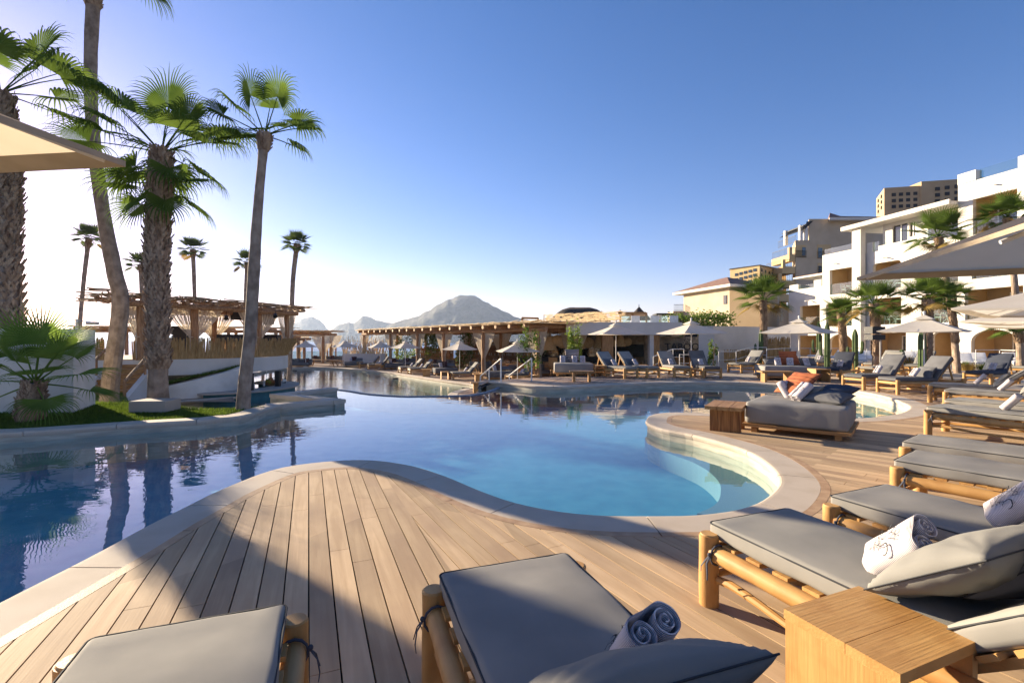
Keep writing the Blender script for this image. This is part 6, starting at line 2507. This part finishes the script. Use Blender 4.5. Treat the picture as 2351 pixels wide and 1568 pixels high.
for i, (x, y, h, m_, lab) in enumerate([(583, 893, .38, 'ceramic', 'white bottle nearest to the slim palm trunk on the bar'), (606, 887, .34, 'ceramic', 'white bottle left of the tall clear bottles on the bar'), (612, 885, .75, 'bottle', 'tallest clear bottle on the bar'),
                                        (617, 884, .55, 'bottle', 'clear bottle right of the tallest one on the bar'), (651, 880, .52, 'bottle', 'clear bottle right of the fruit bowl'), (655, 879, .45, 'black', 'dark bottle at the right end of the bar'), (629, 880, .3, 'ceramic', 'small white bottle in front of the right black column')]):
    Y = F * 2.34 / (y - HY)
    bottle(((x - CX) * Y / F, Y, -.74), h, m_, lab)
Y = F * 2.34 / (882 - HY)
r = empty('fruit_bowl', ((640.5 - CX) * Y / F, Y - .9, -.74), 0, 'wooden bowl heaped with green fruit at the end of the bar', 'fruit bowl')
MB().lathe([(.1, 0), (.2, .05), (.27, .15), (.25, .15), (.18, .07), (.02, .03)], n=16).build('bowl', M['teak_x'], r, smooth=True)
for k, (x, y, z, q) in enumerate(((-.1, 0, .22, .14), (.1, .05, .2, .12), (.02, -.1, .2, .11), (0, .02, .33, .12))):
    MB().ball((x, y, z), q, 12, 8).build('fruit', M['fruit' if k % 2 == 0 else 'terracotta'], r, smooth=True)

# white sloping wall in front of the stage
cw = smooth_path([(-15.9, 20.2), (-14.8, 20.6), (-13.8, 21.4), (-13.1, 22.4), (-12.8, 23.3)], 8)
n = len(cw)
o2 = offset(cw, .22)
vs, fs = [], []
for i in range(n):
    t = i / (n - 1)
    z1 = -.72 + 1.15 * t ** .9
    for (p, z) in ((cw[i], -1.6), (cw[i], z1), (o2[i], z1), (o2[i], -1.6)):
        vs.append((p[0], p[1], z))
for i in range(n - 1):
    for j in range(4):
        a = i * 4
        fs.append((a + j, a + 4 + j, a + 4 + (j + 1) % 4, a + (j + 1) % 4))
fs.append((0, 1, 2, 3))
w_ = MB().add(vs, fs).build('curved_wall', M['stucco_wall'])
tag(w_, 'curved white wall rising to the right beneath the stage', 'wall')
# planting bank behind it
mb = MB()
ov, f2 = tri([*offset(cw, .2), (-13.2, 24.0), (-14.2, 23.0), (-15.6, 22.2), (-17, 21.2)], extra=[])
for (x, y) in ov:
    t = min(1, max(0, (x + 15.9) / 3.1))
    mb.v.append((x, y, -.62 + .95 * t + .25 * max(0, (y - 20.8 - t * 2) * .4)))
mb.f, mb.mi = f2, [0] * len(f2)
struct(mb.build('planted_bank', M['soil']))
mb = MB()
rn = random.Random(3)
for f in f2:
    A, B, Cc = (V(mb2) for mb2 in [bpy.data.objects['planted_bank'].data.vertices[i].co for i in f[:3]])
    for _ in range(int((B - A).cross(Cc - A).length * 450)):
        u, v_ = rn.random(), rn.random()
        if u + v_ > 1:
            u, v_ = 1 - u, 1 - v_
        p = A + (B - A) * u + (Cc - A) * v_
        blade(mb, p.x, p.y, p.z, rn.uniform(.08, .2))
mb2 = MB()
mb2.v, mb2.f, mb2.mi = mb.v, mb.f, mb.mi
tag(mb2.build('grass', M['grass']), 'longer grass behind the curved white wall below the stage', 'grass', kind='stuff')
mb = MB()
pa = smooth_path([(-16.5, 19.2), (-14.6, 19.6), (-13.1, 20.6), (-12.3, 21.9), (-12.0, 23.0)], 6)
coping_sweep(mb, pa, .35, 1, z=LOW + .02)
struct(mb.build('bar_pool_coping', M['coping']))
MB().prism(pa + [(-12.9, 23.2), (-13.2, 22.3), (-13.9, 21.2), (-14.9, 20.4), (-16, 20.0)], -2, LOW - .05)

# stairs
sr = empty('staircase', (-15.9, 18.6, LOW), 0, 'brown wooden staircase with log handrails climbing to the stage', 'staircase')
b0, b1 = V((-15.75, 18.4, 0)), V((-16.6, 21.6, 0))
sd_ = (b1 - b0).normalized()
sn = V((sd_.y, -sd_.x, 0))
ns = 9
for k in range(ns):
    c = b0 + sd_ * (k + .5) * ((b1 - b0).length / ns)
    z = 1.68 * (k + 1) / ns
    rz = atan2(sn.y, sn.x)
    MB().box((c.x + 15.9, c.y - 18.6, z - .03), (1.5, .40, .06), rz=rz).build('tread', M['teak_x'], sr)
    MB().box((c.x + 15.9 - sd_.x * .16, c.y - 18.6 - sd_.y * .16, z - .15), (1.46, .03, .18), rz=rz).build('riser', M['teak_x'], sr)
for s_ in (-1, 1):
    a = b0 + sn * s_ * .86 - V((-15.9, 18.6, 0))
    b_ = b1 + sn * s_ * .86 - V((-15.9, 18.6, 0))
    w = sn * .1
    vs = [a - w + V((0, 0, -.3)), a + w + V((0, 0, -.3)), b_ + w + V((0, 0, -.3)), b_ - w + V((0, 0, -.3)), a - w + V((0, 0, .3)), a + w + V((0, 0, .3)), b_ + w + V((0, 0, 1.95)), b_ - w + V((0, 0, 1.95))]
    MB().add(vs, [(3, 2, 1, 0), (4, 5, 6, 7), (0, 1, 5, 4), (1, 2, 6, 5), (2, 3, 7, 6), (3, 0, 4, 7)]).build('side_wall', M['stucco_white'], sr)
    h = MB().log(a + V((0, 0, .95)), b_ + V((0, 0, 2.62)), .06, n=8, wob=.08, bend=.03).build('handrail', M['bark_x'], sr, smooth=True)
    for t in (.0, .5, 1.0):
        p = a.lerp(b_, t)
        MB().log(p + V((0, 0, .2 + 1.6 * t)), p + V((0, 0, .98 + 1.67 * t)), .05, n=8).build('baluster', M['bark_z'], sr, smooth=True)

# white service block and lamp post at the left
wb = empty('white_block', (-9.75, 10.75, 0), 0, 'plain white rendered block behind the young palm, conduit on its side', 'wall')
MB().prism([(0, 0), (-.72, 1.4), (-4.5, 1.2), (-3.2, -.1 + .25)], -.1, 1.85).build('body', M['stucco_wall'], wb)
MB().tube([(-.28, .50, 1.5), (-.28, .5, .55), (-.27, .48, .3)], .013, 6).build('conduit', M['black'], wb)
MB().box((-.30, .52, 1.35), (.10, .06, .16), rz=2.05).build('junction_box', M['metal'], wb)
lp = empty('lamp_post', P(177, 752, 17.5), 0, 'grey lamp post with a flat lamp head rising behind the white block', 'lamp post')
lp.location.z = -.5
lp.scale = (1.4, 1.4, 1.17)
MB().tube([(0, 0, 0), (0, 0, 2.45)], .035, 8).build('post', M['metal'], lp, smooth=True)
MB().tube([(0, 0, 2.33), (.12, 0, 2.38), (.34, 0, 2.36)], .016, 6).build('arm', M['metal'], lp, smooth=True)
MB().cushion((.40, 0, 2.32), .26, .16, .09, r=.03, nx=3, ny=3).build('lamp_head', M['metal'], lp, smooth='all')
# concrete block in front of the stout palm
cb = MB().cushion((0, 0, .10), .78, .6, .26, r=.02, nx=3, ny=3).build('concrete_block', M['concrete'], loc=((357 - CX) * 11.15 / F, 11.15, 0), smooth=False)
tag(cb, 'low concrete block on the lawn at the foot of the stout palm', 'block')
cb.rotation_euler = (0, 0, .1)

# long low pergolas by the sea on the left
def log_pergola(c0, dv, L, W_, zf, zt, label, nb=6, posts=4, name='pergola', cur=True, sticks=160, seed=0, ends='front'):
    o = empty(name, c0, 0, label, 'pergola', 'log pergolas with string curtains')
    dv = V(dv).normalized()
    nv = V((-dv.y, dv.x, 0))
    rn = random.Random(seed)
    h = zt - zf
    pp = []
    for k in range(posts):
        for w in (0.25, W_ - .25):
            p = dv * (L * (k + .08) / (posts - .84)) + nv * w
            MB().log(p, p + V((0, 0, h)), .15, n=10, wob=.07, bend=.04).build('post', M['bark_z'], o, smooth=True)
            pp.append((p, w))
    mb = MB()
    for w in (.25, W_ - .25):
        mb.log(nv * w + V((0, 0, h + .1)) - dv * .4, nv * w + dv * (L + .4) + V((0, 0, h + .1)), .13, n=9, wob=.06, bend=.08, seg=16)
    mb.build('beam', M['bark_x'], o, smooth=True)
    for k in range(nb):
        p = dv * (L * (k + .5) / nb) + V((0, 0, h + .30))
        MB().log(p - nv * .55, p + nv * (W_ + .5), .125, n=10, wob=.05, bend=.04).build('rafter', M['pine_y'], o, smooth=True)
    mb = MB()
    for k in range(sticks):
        t, w = rn.uniform(-.6, L - .4), rn.uniform(-.5, W_ + .3)
        d = (dv + nv * rn.uniform(-.12, .12)).normalized()
        a = dv * t + nv * w + V((0, 0, h + .44 + rn.uniform(-.03, .06)))
        mb.tube([a, a + d * rn.uniform(1, 2.6) + V((0, 0, rn.uniform(-.05, .08)))], [.04, .018], 5)
    mb.build('roof_sticks', M['reed_pale'], o)
    if cur:
        for i, (p, w) in enumerate(pp):
            for s_ in ((-1, 1) if i % 2 == 0 else (1,)):
                curtain(o, p + V((0, 0, h)) + dv * s_ * .14, p + V((0, 0, h)) + dv * s_ * 1.35, p + V((0, 0, h * .36)) + dv * s_ * .16, .05, seed=i * 3 + s_, n=18)
    return o


log_pergola(V(((655 - CX) * 53 / F, 53, LOW)), (1, .05, 0), 4.3, 3, LOW, 2.15, 'small log pergola beside the sea right of the stage', nb=4, posts=2, seed=2, sticks=90)
log_pergola(V(((150 - CX) * 42 / F, 42, LOW)), (1, .28, 0), 17, 3, LOW, 2.35, 'long sagging log pergola in front of the bright sea at the left', nb=9, posts=5, seed=3, cur=False, sticks=170)
log_pergola(V(((480 - CX) * 44 / F, 46, LOW)), (1, .2, 0), 7, 3, LOW, 1.6, 'lower log pergola seen through the stage', nb=4, posts=3, seed=5, cur=False, sticks=90)
# posts of the sea side fence
for i, zx in enumerate((383, 497, 575, 606, 644, 686, 725)):
    Dx = 597.2 + zx * .2399
    Y = 58
    p = V(((Dx - CX) * Y / F, Y, LOW))
    o = MB().log((0, 0, 0), (0, 0, 1.75), .09, n=8, wob=.05).build('fence_post', M['bark_z'], loc=p, smooth=True)
    tag(o, ['leftmost', 'second', 'third', 'fourth', 'fifth', 'sixth', 'rightmost'][i] + ' short wooden post of the row before the open sea', 'post', 'wooden posts before the sea')
# white planter boxes with dry branches
for i, (x, y, w, lab) in enumerate(((838, 826, 4.6, 'white planter wall with dry branches behind the third small umbrella'),)):
    c = P(x, y + 6, 52)
    r = empty('planter', (c.x, c.y, LOW), 0, lab, 'planter')
    MB().box((0, 0, .55), (w, .8, 1.1)).build('box', M['stucco_white'], r)
    mb = MB()
    rn = random.Random(i)
    for k in range(150):
        a = V((rn.uniform(-.5, .5) * w, rn.uniform(-.2, .2), 1.0))
        mb.tube([a, a + V((rn.uniform(-.5, .5), 0, rn.uniform(1, 2.1)))], [.03, .012], 4)
    mb.build('branches', M['reed_pale'], r)
# glass fence before the sea
gf = empty('glass_fence', (-22, 59, LOW), 0, 'low glass fence along the edge of the terrace before the sea', 'fence')
for k in range(9):
    MB().box((-6 + k * 2.4, 0, .6), (2.3, .02, 1.2)).build('pane', M['glass'], gf)
    MB().box((-7.2 + k * 2.4, 0, .62), (.05, .05, 1.24)).build('post', M['metal'], gf)

# ================================================================== RESTAURANT
rp0, rp1 = V((1.55, 31.5, LOW)), V((-17.3, 56, LOW))
dv = (rp1 - rp0)
Lr = dv.length
dv.normalize()
nv = V((dv.y, -dv.x, 0))      # towards the back right
pg = empty('restaurant_pergola', rp0, 0, 'long log pergola of the restaurant with tied string curtains along the lower deck', 'pergola')
h = 2.2 - LOW
rn = random.Random(21)
ts = [0, .10, .27, .335, .52, .665, .73, 1.0]
ts = [0.0, .205, .40, .56, .76, 1.0]
ts2 = [.02, .14, .3, .46, .62, .8, .98]
for row, (off, tt) in enumerate(((.2, ts), (4.0, ts2), (7.8, ts2))):
    for k, t in enumerate(tt):
        p = dv * (Lr * t) + nv * off
        if row == 2 and t < .3:
            continue
        MB().log(p, p + V((0, 0, h)), .17, n=10, wob=.08, bend=.05).build('post', M['bark_z'], pg, smooth=True)
        if row < 2:
            for s_ in (-1, 1):
                if row == 0 and k == 0 and s_ < 0:
                    wd = .9
                else:
                    wd = 1.5
                curtain(pg, p + V((0, 0, h)) + dv * s_ * .12, p + V((0, 0, h)) + dv * s_ * wd, p + V((0, 0, h * .40)) + dv * s_ * .17, .05, seed=row * 40 + k * 2 + s_, n=32)
mb = MB()
for off in (.2, 4.0, 7.8):
    mb.log(nv * off - dv * .8 + V((0, 0, h + .10)), nv * off + dv * (Lr + .6) + V((0, 0, h + .10)), .14, n=9, wob=.06, bend=.10, seg=30)
mb.build('beam', M['bark_x'], pg, smooth=True)
for k in range(20):
    p = dv * (Lr * (k + .2) / 19.6) + V((0, 0, h + .33))
    MB().log(p - nv * .75, p + nv * 8.4, .145, n=10, wob=.06, bend=.05).build('rafter', M['bark_y'], pg, smooth=True)
    MB().tube([p - nv * .765, p - nv * .75], .135, 10).build('rafter_end', M['pine_y'], pg)
mb = MB()
mb.prism([tuple((dv * -.7 + nv * -.35)[:2]), tuple((dv * (Lr + .5) + nv * -.35)[:2]), tuple((dv * (Lr + .5) + nv * 8.2)[:2]), tuple((dv * -.7 + nv * 8.2)[:2])], h + .485, h + .52)
mb.build('reed_mat', M['reed_pale'], pg)
mb = MB()
for k in range(1150):
    t, w = rn.uniform(-1.2, Lr - .5), (rn.uniform(-.75, .3) if k % 3 == 0 else rn.uniform(-.4, 8.2))
    d = (dv + nv * rn.uniform(-.16, .16)).normalized()
    a = dv * t + nv * w + V((0, 0, h + .55 + rn.uniform(-.04, .06)))
    mb.tube([a, a + d * rn.uniform(1, 2.4) + V((0, 0, rn.uniform(-.08, .10)))], [.036, .012], 4)
for k in range(260):
    t = rn.uniform(-.9, .6) if k % 2 else rn.uniform(-.5, Lr * .35)
    w = rn.uniform(-.6, 7.5)
    a = dv * t + nv * w + V((0, 0, h + .60))
    mb.tube([a, a - dv * rn.uniform(.6, 1.7) + nv * rn.uniform(-.3, .1) + V((0, 0, rn.uniform(-.02, .16)))], [.034, .012], 4)
mb.build('roof_sticks', M['reed_pale'], pg)

# building right of it
rb = empty('restaurant_building', (8, 33, LOW), 0, 'open fronted restaurant with a white fascia slab, timber columns and rough stone back wall', 'restaurant')
def RX(x, Y=33): return (x - CX) * Y / F - 8
mb = MB()
z0, z1 = 1.6 + 12 * 33 / F - LOW, 1.6 + 41 * 33 / F - LOW
mb.prism([(RX(1318), 0), (RX(1566), 0), (RX(1566) + 1.5, 9), (RX(1318) + 1.5, 9)], z0, z1 - .25)
mb.prism([(RX(1300), -.03), (RX(1566), -.03), (RX(1566), .25), (RX(1300), .25)], z0, z1)
mb.build('fascia', M['stucco_white'], rb)
MB().prism([(RX(1215), 1.5), (RX(1330), 1.5), (RX(1330), 9), (RX(1215) + 1.5, 9)], z1 - .02, z1 + .18).build('roof', M['stucco_white'], rb)
MB().box((3.2, 6.2, z0 / 2), (19, .4, z0)).build('stone_wall', M['stone'], rb)
MB().box((RX(1540), 1.6, z0 / 2), ((1604 - 1513) * 33 / F, .35, z0)).build('stone_wall', M['stone'], rb)
MB().box((RX(1560), 1.35, z0 + .15), (3.4, .2, .55)).build('dark_band', M['window'], rb)
for x, w in ((1397, .75), (1507, .55)):
    MB().box((RX(x), .45, z0 / 2), (w, .5, z0)).build('column', M['teak_z'], rb)
MB().box((RX(1498), .42, z0 / 2), (.28, .5, z0)).build('column', M['stucco_white'], rb)
MB().box((RX(1330), 4.6, .6), (8, .8, 1.2)).build('counter', M['black'], rb)
MB().box((RX(1400), 5.9, 1.7), (9, .3, 1.0)).build('kitchen_hatch', M['window'], rb)
MB().box((RX(1455), 5.9, 1.2), (1.0, .3, 2.3)).build('door', M['black'], rb)
for k, (x, Y, w) in enumerate(((1270, 30.2, .6),)):
    MB().box((RX(x, 35), 2.2, .65), (.6, .5, 1.3)).build('column', M['pine_z'], rb)
MB().box((RX(1575), 1.3, 1.2), (.55, .1, 1.5)).build('door', M['teak_z'], rb)
MB().box((RX(1596), 2.0, 1.0), (.9, .1, 1.6)).build('door', M['teak_z'], rb)
# wicker lamps
for i, (x, y, rr, kind) in enumerate([(1262, 788, .55, 1), (1280, 782, .5, 0), (1292, 789, .42, 0), (1301, 778, .45, 0), (1349, 787, .48, 0), (1338, 793, .33, 0), (1374, 784, .42, 1), (1414, 787, .35, 0), (1424, 780, .42, 1), (1440, 785, .36, 0)]):
    c = P(x, y, 35.5)
    r = empty('wicker_lamp', c, 0, ['tall drum wicker lamp at the left end of the restaurant', 'round wicker lamp right of the drum lamp', 'second round wicker lamp behind the tied curtain', 'third round wicker lamp behind the tied curtain', 'big disc wicker lamp right of the leafy shrub', 'small wicker lamp touching the big disc lamp', 'bell wicker lamp left of the timber column',
                                    'small round wicker lamp right of the timber column', 'bell wicker lamp right of the timber column', 'rightmost round wicker lamp in the restaurant'][i], 'pendant lamp', 'wicker pendant lamps')
    if kind == 0:
        MB().ball((0, 0, 0), (rr, rr * .6, rr * .85), 14, 9).build('shade', M['lamp_wicker'], r, smooth=True)
    else:
        MB().lathe([(rr * .35, .45), (rr * .5, .2), (rr * .9, -.35), (rr * .95, -.5)], n=14).build('shade', M['lamp_wicker'], r, smooth=True)
    MB().tube([(0, 0, rr * .4), (0, 0, 1.1)], .012, 5).build('cord', M['black'], r)
# letters on the stone wall
sg = empty('letter_sign', P(1566, 797, 34.2), 0, 'black metal letters standing on a dark shelf against the stone wall', 'sign')
vs, fs = text_mesh('TABOO', .72, .03)
vs = [V((p.x * .98, p.z, p.y)) for p in vs]
mb = MB().add(vs, fs)
mb.build('letters', M['black'], sg)
MB().box((0, 0, -.48), (2.1, .5, .42)).build('shelf', M['black'], sg)
rn = random.Random(77)
mb = MB()
for k in range(260):
    z = rn.uniform(.3, 2.0)
    x = rn.gauss(0, .12 + .12 * (2.0 - z))
    mb.box((x, .32, z), (rn.uniform(.03, .07), .02, rn.uniform(.03, .07)), rz=0)
mb.build('metal_flakes', M['maroon'], sg)
# tables and chairs inside
rn = random.Random(5)
names_t = []
for i, (x, Y) in enumerate([(1285, 34.5), (1330, 35), (1375, 34.6), (1425, 35.2), (1470, 34.8), (1240, 36), (1195, 38), (1150, 40), (1105, 42), (1060, 45), (1010, 47), (965, 50), (1215, 33.2), (1170, 36.5)]):
    c = V(((x - CX) * Y / F, Y, LOW))
    lab = ['restaurant table behind the leafy shrub', 'restaurant table below the big disc lamp', 'restaurant table left of the timber column', 'restaurant table right of the timber column', 'restaurant table beside the white column', 'table under the pergola behind the sixth umbrella', 'second table under the pergola counting from the right', 'third table under the pergola counting from the right', 'fourth table under the pergola counting from the right', 'fifth table under the pergola counting from the right', 'sixth table under the pergola counting from the right', 'leftmost table under the pergola', 'front table under the right end of the pergola', 'front table beside the second pergola post'][i]
    r = empty('dining_table', c, rn.uniform(-.3, .3), lab, 'table', 'dining tables of the restaurant')
    MB().box((0, 0, .74), (1.5, .9, .05)).build('top', M['teak_x'], r)
    MB().box((0, 0, .36), (.5, .3, .71)).build('pedestal', M['teak_z'], r)
    mb = MB()
    for q in range(7):
        x_, y_ = rn.uniform(-.6, .6), rn.uniform(-.35, .35)
        mb.lathe([(.035, 0), (.006, .01), (.006, .09), (.04, .13), (.035, .20)], (x_, y_, .77), 8)
    mb.build('glasses', M['bottle'], r)
    for q, (dx, dy) in enumerate(((-.5, -.7), (.5, -.7), (-.5, .7), (.5, .7))):
        cr = empty('dining_chair', c + V((dx, dy, 0)), 0 if dy < 0 else pi, '%s chair at the %s' % (['left front', 'right front', 'left rear', 'right rear'][q], lab), 'chair', 'wooden dining chairs')
        MB().box((0, 0, .45), (.45, .45, .05)).build('seat', M['teak_x'], cr)
        MB().box((0, -.21, .74), (.45, .04, .36)).build('backrest', M['teak_x'], cr)
        for sx in (-1, 1):
            for sy in (-1, 1):
                MB().box((sx * .19, sy * .19, .21), (.045, .045, .43)).build('leg', M['teak_z'], cr)
# dark shelves with bottles at the back under the pergola
for i, (x, Y, w) in enumerate(((1170, 47, 5), (1090, 51, 5), (1000, 57, 5))):
    r = empty('shelf_wall', V(((x - CX) * Y / F, Y, LOW)), -.55, ['dark bar shelf full of glasses behind the right part of the pergola', 'dark bar shelf full of glasses behind the middle of the pergola', 'dark bar shelf full of glasses behind the left part of the pergola'][i], 'shelf', 'dark bar shelves')
    MB().box((0, .2, 1.2 if i < 2 else .8), (w, .1, 2.4 if i < 2 else 1.6)).build('back', M['bark_x'], r)
    for k in range(4 if i < 2 else 3):
        s_ = MB().box((0, 0, .5 + k * .5), (w, .4, .05)).build('board', M['bark_x'], r)
        mb = MB()
        for q in range(34):
            mb.lathe([(.05, 0), (.05, .18), (.02, .26)], (rn.uniform(-w / 2, w / 2), rn.uniform(-.12, .1), .53 + k * .5), 6)
        mb.build('bottles', M['ceramic' if k % 2 else 'terracotta'], s_)
# lounge sofas on the lower deck under the right end of the pergola
for x, y, a, L_, lab in [(1215, 862, 2, 3.0, 'charcoal sofa left of the striped pillow daybed'), (1110, 852, -8, 2.6, 'charcoal sofa behind the pale backed lounger'), (1010, 846, -20, 2.6, 'charcoal sofa behind the fourth lounger'), (945, 841, -25, 2.6, 'charcoal sofa behind the third lounger'), (1255, 853, -3, 3.0, 'rear charcoal sofa below the drum wicker lamp')]:
    sofa(G(x, y, LOW), a, L_, lab, pl=2, who=lab)

# roof terrace: reed screen, pergola frames, thatched roofs
ts_ = empty('roof_screen', P(1249, 741, 46), 0, 'wide pale reed screen on the restaurant roof', 'screen')
a, b_ = P(1249, 741, 46), P(1424, 735, 36)
mb = MB()
rn = random.Random(9)
L_ = (b_ - a).length
for k in range(520):
    t = rn.random()
    z = rn.uniform(0, 1)
    hh = (.78 - .13 * t)
    p = V(((b_.x - a.x) * t, (b_.y - a.y) * t + rn.uniform(-.05, .05), (b_.z - a.z) * t + z * hh))
    d = V((b_.x - a.x, b_.y - a.y, b_.z - a.z + .12)).normalized()
    l = rn.uniform(.4, 1.0)
    if p.x + l > L_ * .99:
        continue
    mb.tube([p, p + d * l + V((0, 0, rn.uniform(-.03, .03)))], [.022, .014], 4)
mb.build('reeds', M['reed_pale'], ts_)
mb = MB()
for k in range(6):
    t = k / 5
    mb.box(((b_.x - a.x) * t, (b_.y - a.y) * t + .08, (b_.z - a.z) * t + .35), (.07, .06, .85))
mb.build('posts', M['stick'], ts_)
def frame(pts, label, t=.10):
    o = empty('timber_frame', pts[0], 0, label, 'pergola frame', 'timber frames on the roof')
    p0 = V(pts[0])
    for i in range(len(pts) - 1):
        MB().bar(V(pts[i]) - p0, V(pts[i + 1]) - p0, t, t).build('beam', M['teak_x'], o)
frame([P(1199, 741, 38), P(1199, 730, 38), P(1235, 731, 37), P(1235, 741, 37)], 'open timber frame on the roof above the pergola left of the reed screen', .16)
r = empty('roof_pergola', P(1424, 738, 37), 0, 'flat brown pergola on the roof right of the reed screen', 'pergola')
p0 = r.location.copy()
MB().prism([tuple((P(1419, 716, 36) - p0)[:2]), tuple((P(1483, 722, 36) - p0)[:2]), tuple((P(1487, 722, 40) - p0)[:2]), tuple((P(1424, 716, 40) - p0)[:2])], P(1450, 722, 37).z - p0.z, P(1450, 718, 37).z - p0.z).build('roof', M['teak_x'], r)
for x in (1424, 1452, 1484):
    q = P(x, 738, 37) - p0
    MB().box((q.x, q.y, .3), (.12, .12, .75)).build('post', M['teak_z'], r)


def thatch(c, L, W_, h, label, cone=False):
    mb = MB()
    rn = random.Random(3)
    rings = 9
    n = 40
    vs = []
    for j in range(rings + 1):
        t = j / rings
        for i in range(n):
            a = 2 * pi * i / n
            k = (1 - t) ** (.55 if not cone else 1.0)
            rx = (L / 2) * (k if cone else (.30 + .70 * k))
            ry = (W_ / 2) * k
            q = 1 + .03 * noise.noise(V((i * .9, j, 1)))
            x, y = rx * cos(a) * q, ry * sin(a) * q
            if not cone:
                x = math.copysign(min(abs(x), rx), x)
            vs.append((x, y, h * t + .04 * noise.noise(V((i * 2.1, j * 2, 5)))))
    fs = [(j * n + i, j * n + (i + 1) % n, (j + 1) * n + (i + 1) % n, (j + 1) * n + i) for j in range(rings) for i in range(n)]
    fs.append(tuple(rings * n + i for i in range(n)))
    mb.add(vs, fs)
    return mb


c = P(1331, 748, 58)
r = empty('thatched_roof', c, 0, 'big dark thatched palapa roof rising behind the reed screen', 'thatched roof')
thatch(c, 8.2, 5, 2.2, '').build('thatch', M['thatch'], r, smooth='all')
mb = MB()
mb.prism([(-9.3, -1), (5, -1), (4, 2), (-7, 2)], -.4, .15)
mb.build('lower_thatch', M['thatch'], r)
c = P(1467, 735, 50)
r = empty('thatched_cone', c, 0, 'small pointed thatched cone roof behind the flat roof pergola', 'thatched roof')
thatch(c, 2.6, 2.6, 1.4, '', True).build('thatch', M['thatch'], r, smooth=False)
MB().tube([(0, 0, 1.35), (0, 0, 1.65)], [.05, .02], 6).build('tip', M['thatch'], r)
# white chairs and glass on the roof terrace
gt = empty('roof_railing', P(1425, 742, 34.5), 0, 'glass and white panel railing along the restaurant roof edge', 'railing')
p0 = gt.location.copy()
for k in range(6):
    q = P(1437 + k * 22, 742, 34.5) - p0
    MB().box((q.x, 0, .28), (.62, .03, .5)).build('panel', M['white_paint' if k % 2 else 'glass'], gt)

# grab rail into the pool
gr = empty('stair_railing', (0, 0, 0), 0, 'pale metal stair handrail going down from the upper deck to the lower pool', 'railing')
def _w(x, y, Y): return P(x, y, Y)
t0, t1, b1 = _w(1150, 824, 18.6), _w(1103, 864, 20.2), _w(1103, 905, 20.2)
b0 = V((t0.x, t0.y, 0))
MB().tube([b0, t0, t1, V((t1.x, t1.y, -.95))], .028, 8).build('rail', M['umb_pole'], gr, smooth=True)
MB().tube([b0 + V((1.2, .5, 0)), t0 + V((1.2, .5, 0)), t1 + V((1.2, .5, 0)), V((t1.x + 1.2, t1.y + .5, -.95))], .028, 8).build('rail', M['umb_pole'], gr, smooth=True)
m_ = t0.lerp(t1, .55)
MB().tube([V((m_.x, m_.y, -.6)), m_], .022, 8).build('post', M['umb_pole'], gr, smooth=True)
for k in range(5):
    z = -.19 - k * .19
    c = V((-.75 - k * .28, 19.4 + k * .12, z))
    MB().box(c, (.32, 1.3, .05)).build('step', M['teak_y'], gr)

# dark skimmer mouths in the pool walls
for x, y, z, lab in ((909, 865, LOW, 'dark skimmer mouth in the lower pool wall below the third lounger'), (1070, 887, LOW, 'dark skimmer mouth in the lower pool wall near the grab rail'), (678, 848, LOW, 'dark skimmer mouth in the lower pool wall right of the bar')):
    p = G(x, y, z)
    o = empty('skimmer', (p.x, p.y - .12, z - .11), -.35, lab, 'pool skimmer', 'skimmers of the lower pool')
    MB().box((0, 0, 0), (.42, .10, .10)).build('mouth', M['black'], o)
    MB().box((0, -.03, -.06), (.50, .10, .02)).build('lip', M['coping'], o)
# ------------------------------------------------------------------ haze over the bay
mb = MB()
mb.box((-2000, 20300, 112), (83000, 43000, 250))
m = bpy.data.materials.new('haze')
m.use_nodes = True
t = m.node_tree
t.nodes.clear()
o = _n(t, 'ShaderNodeOutputMaterial')
pv = _n(t, 'ShaderNodeVolumePrincipled')
pv.inputs['Color'].default_value = (.62, .76, 1, 1)
pv.inputs['Density'].default_value = .00010
pv.inputs['Anisotropy'].default_value = .3
t.links.new(pv.outputs[0], o.inputs['Volume'])
hz = mb.build('haze', m)
hz['kind'] = 'stuff'
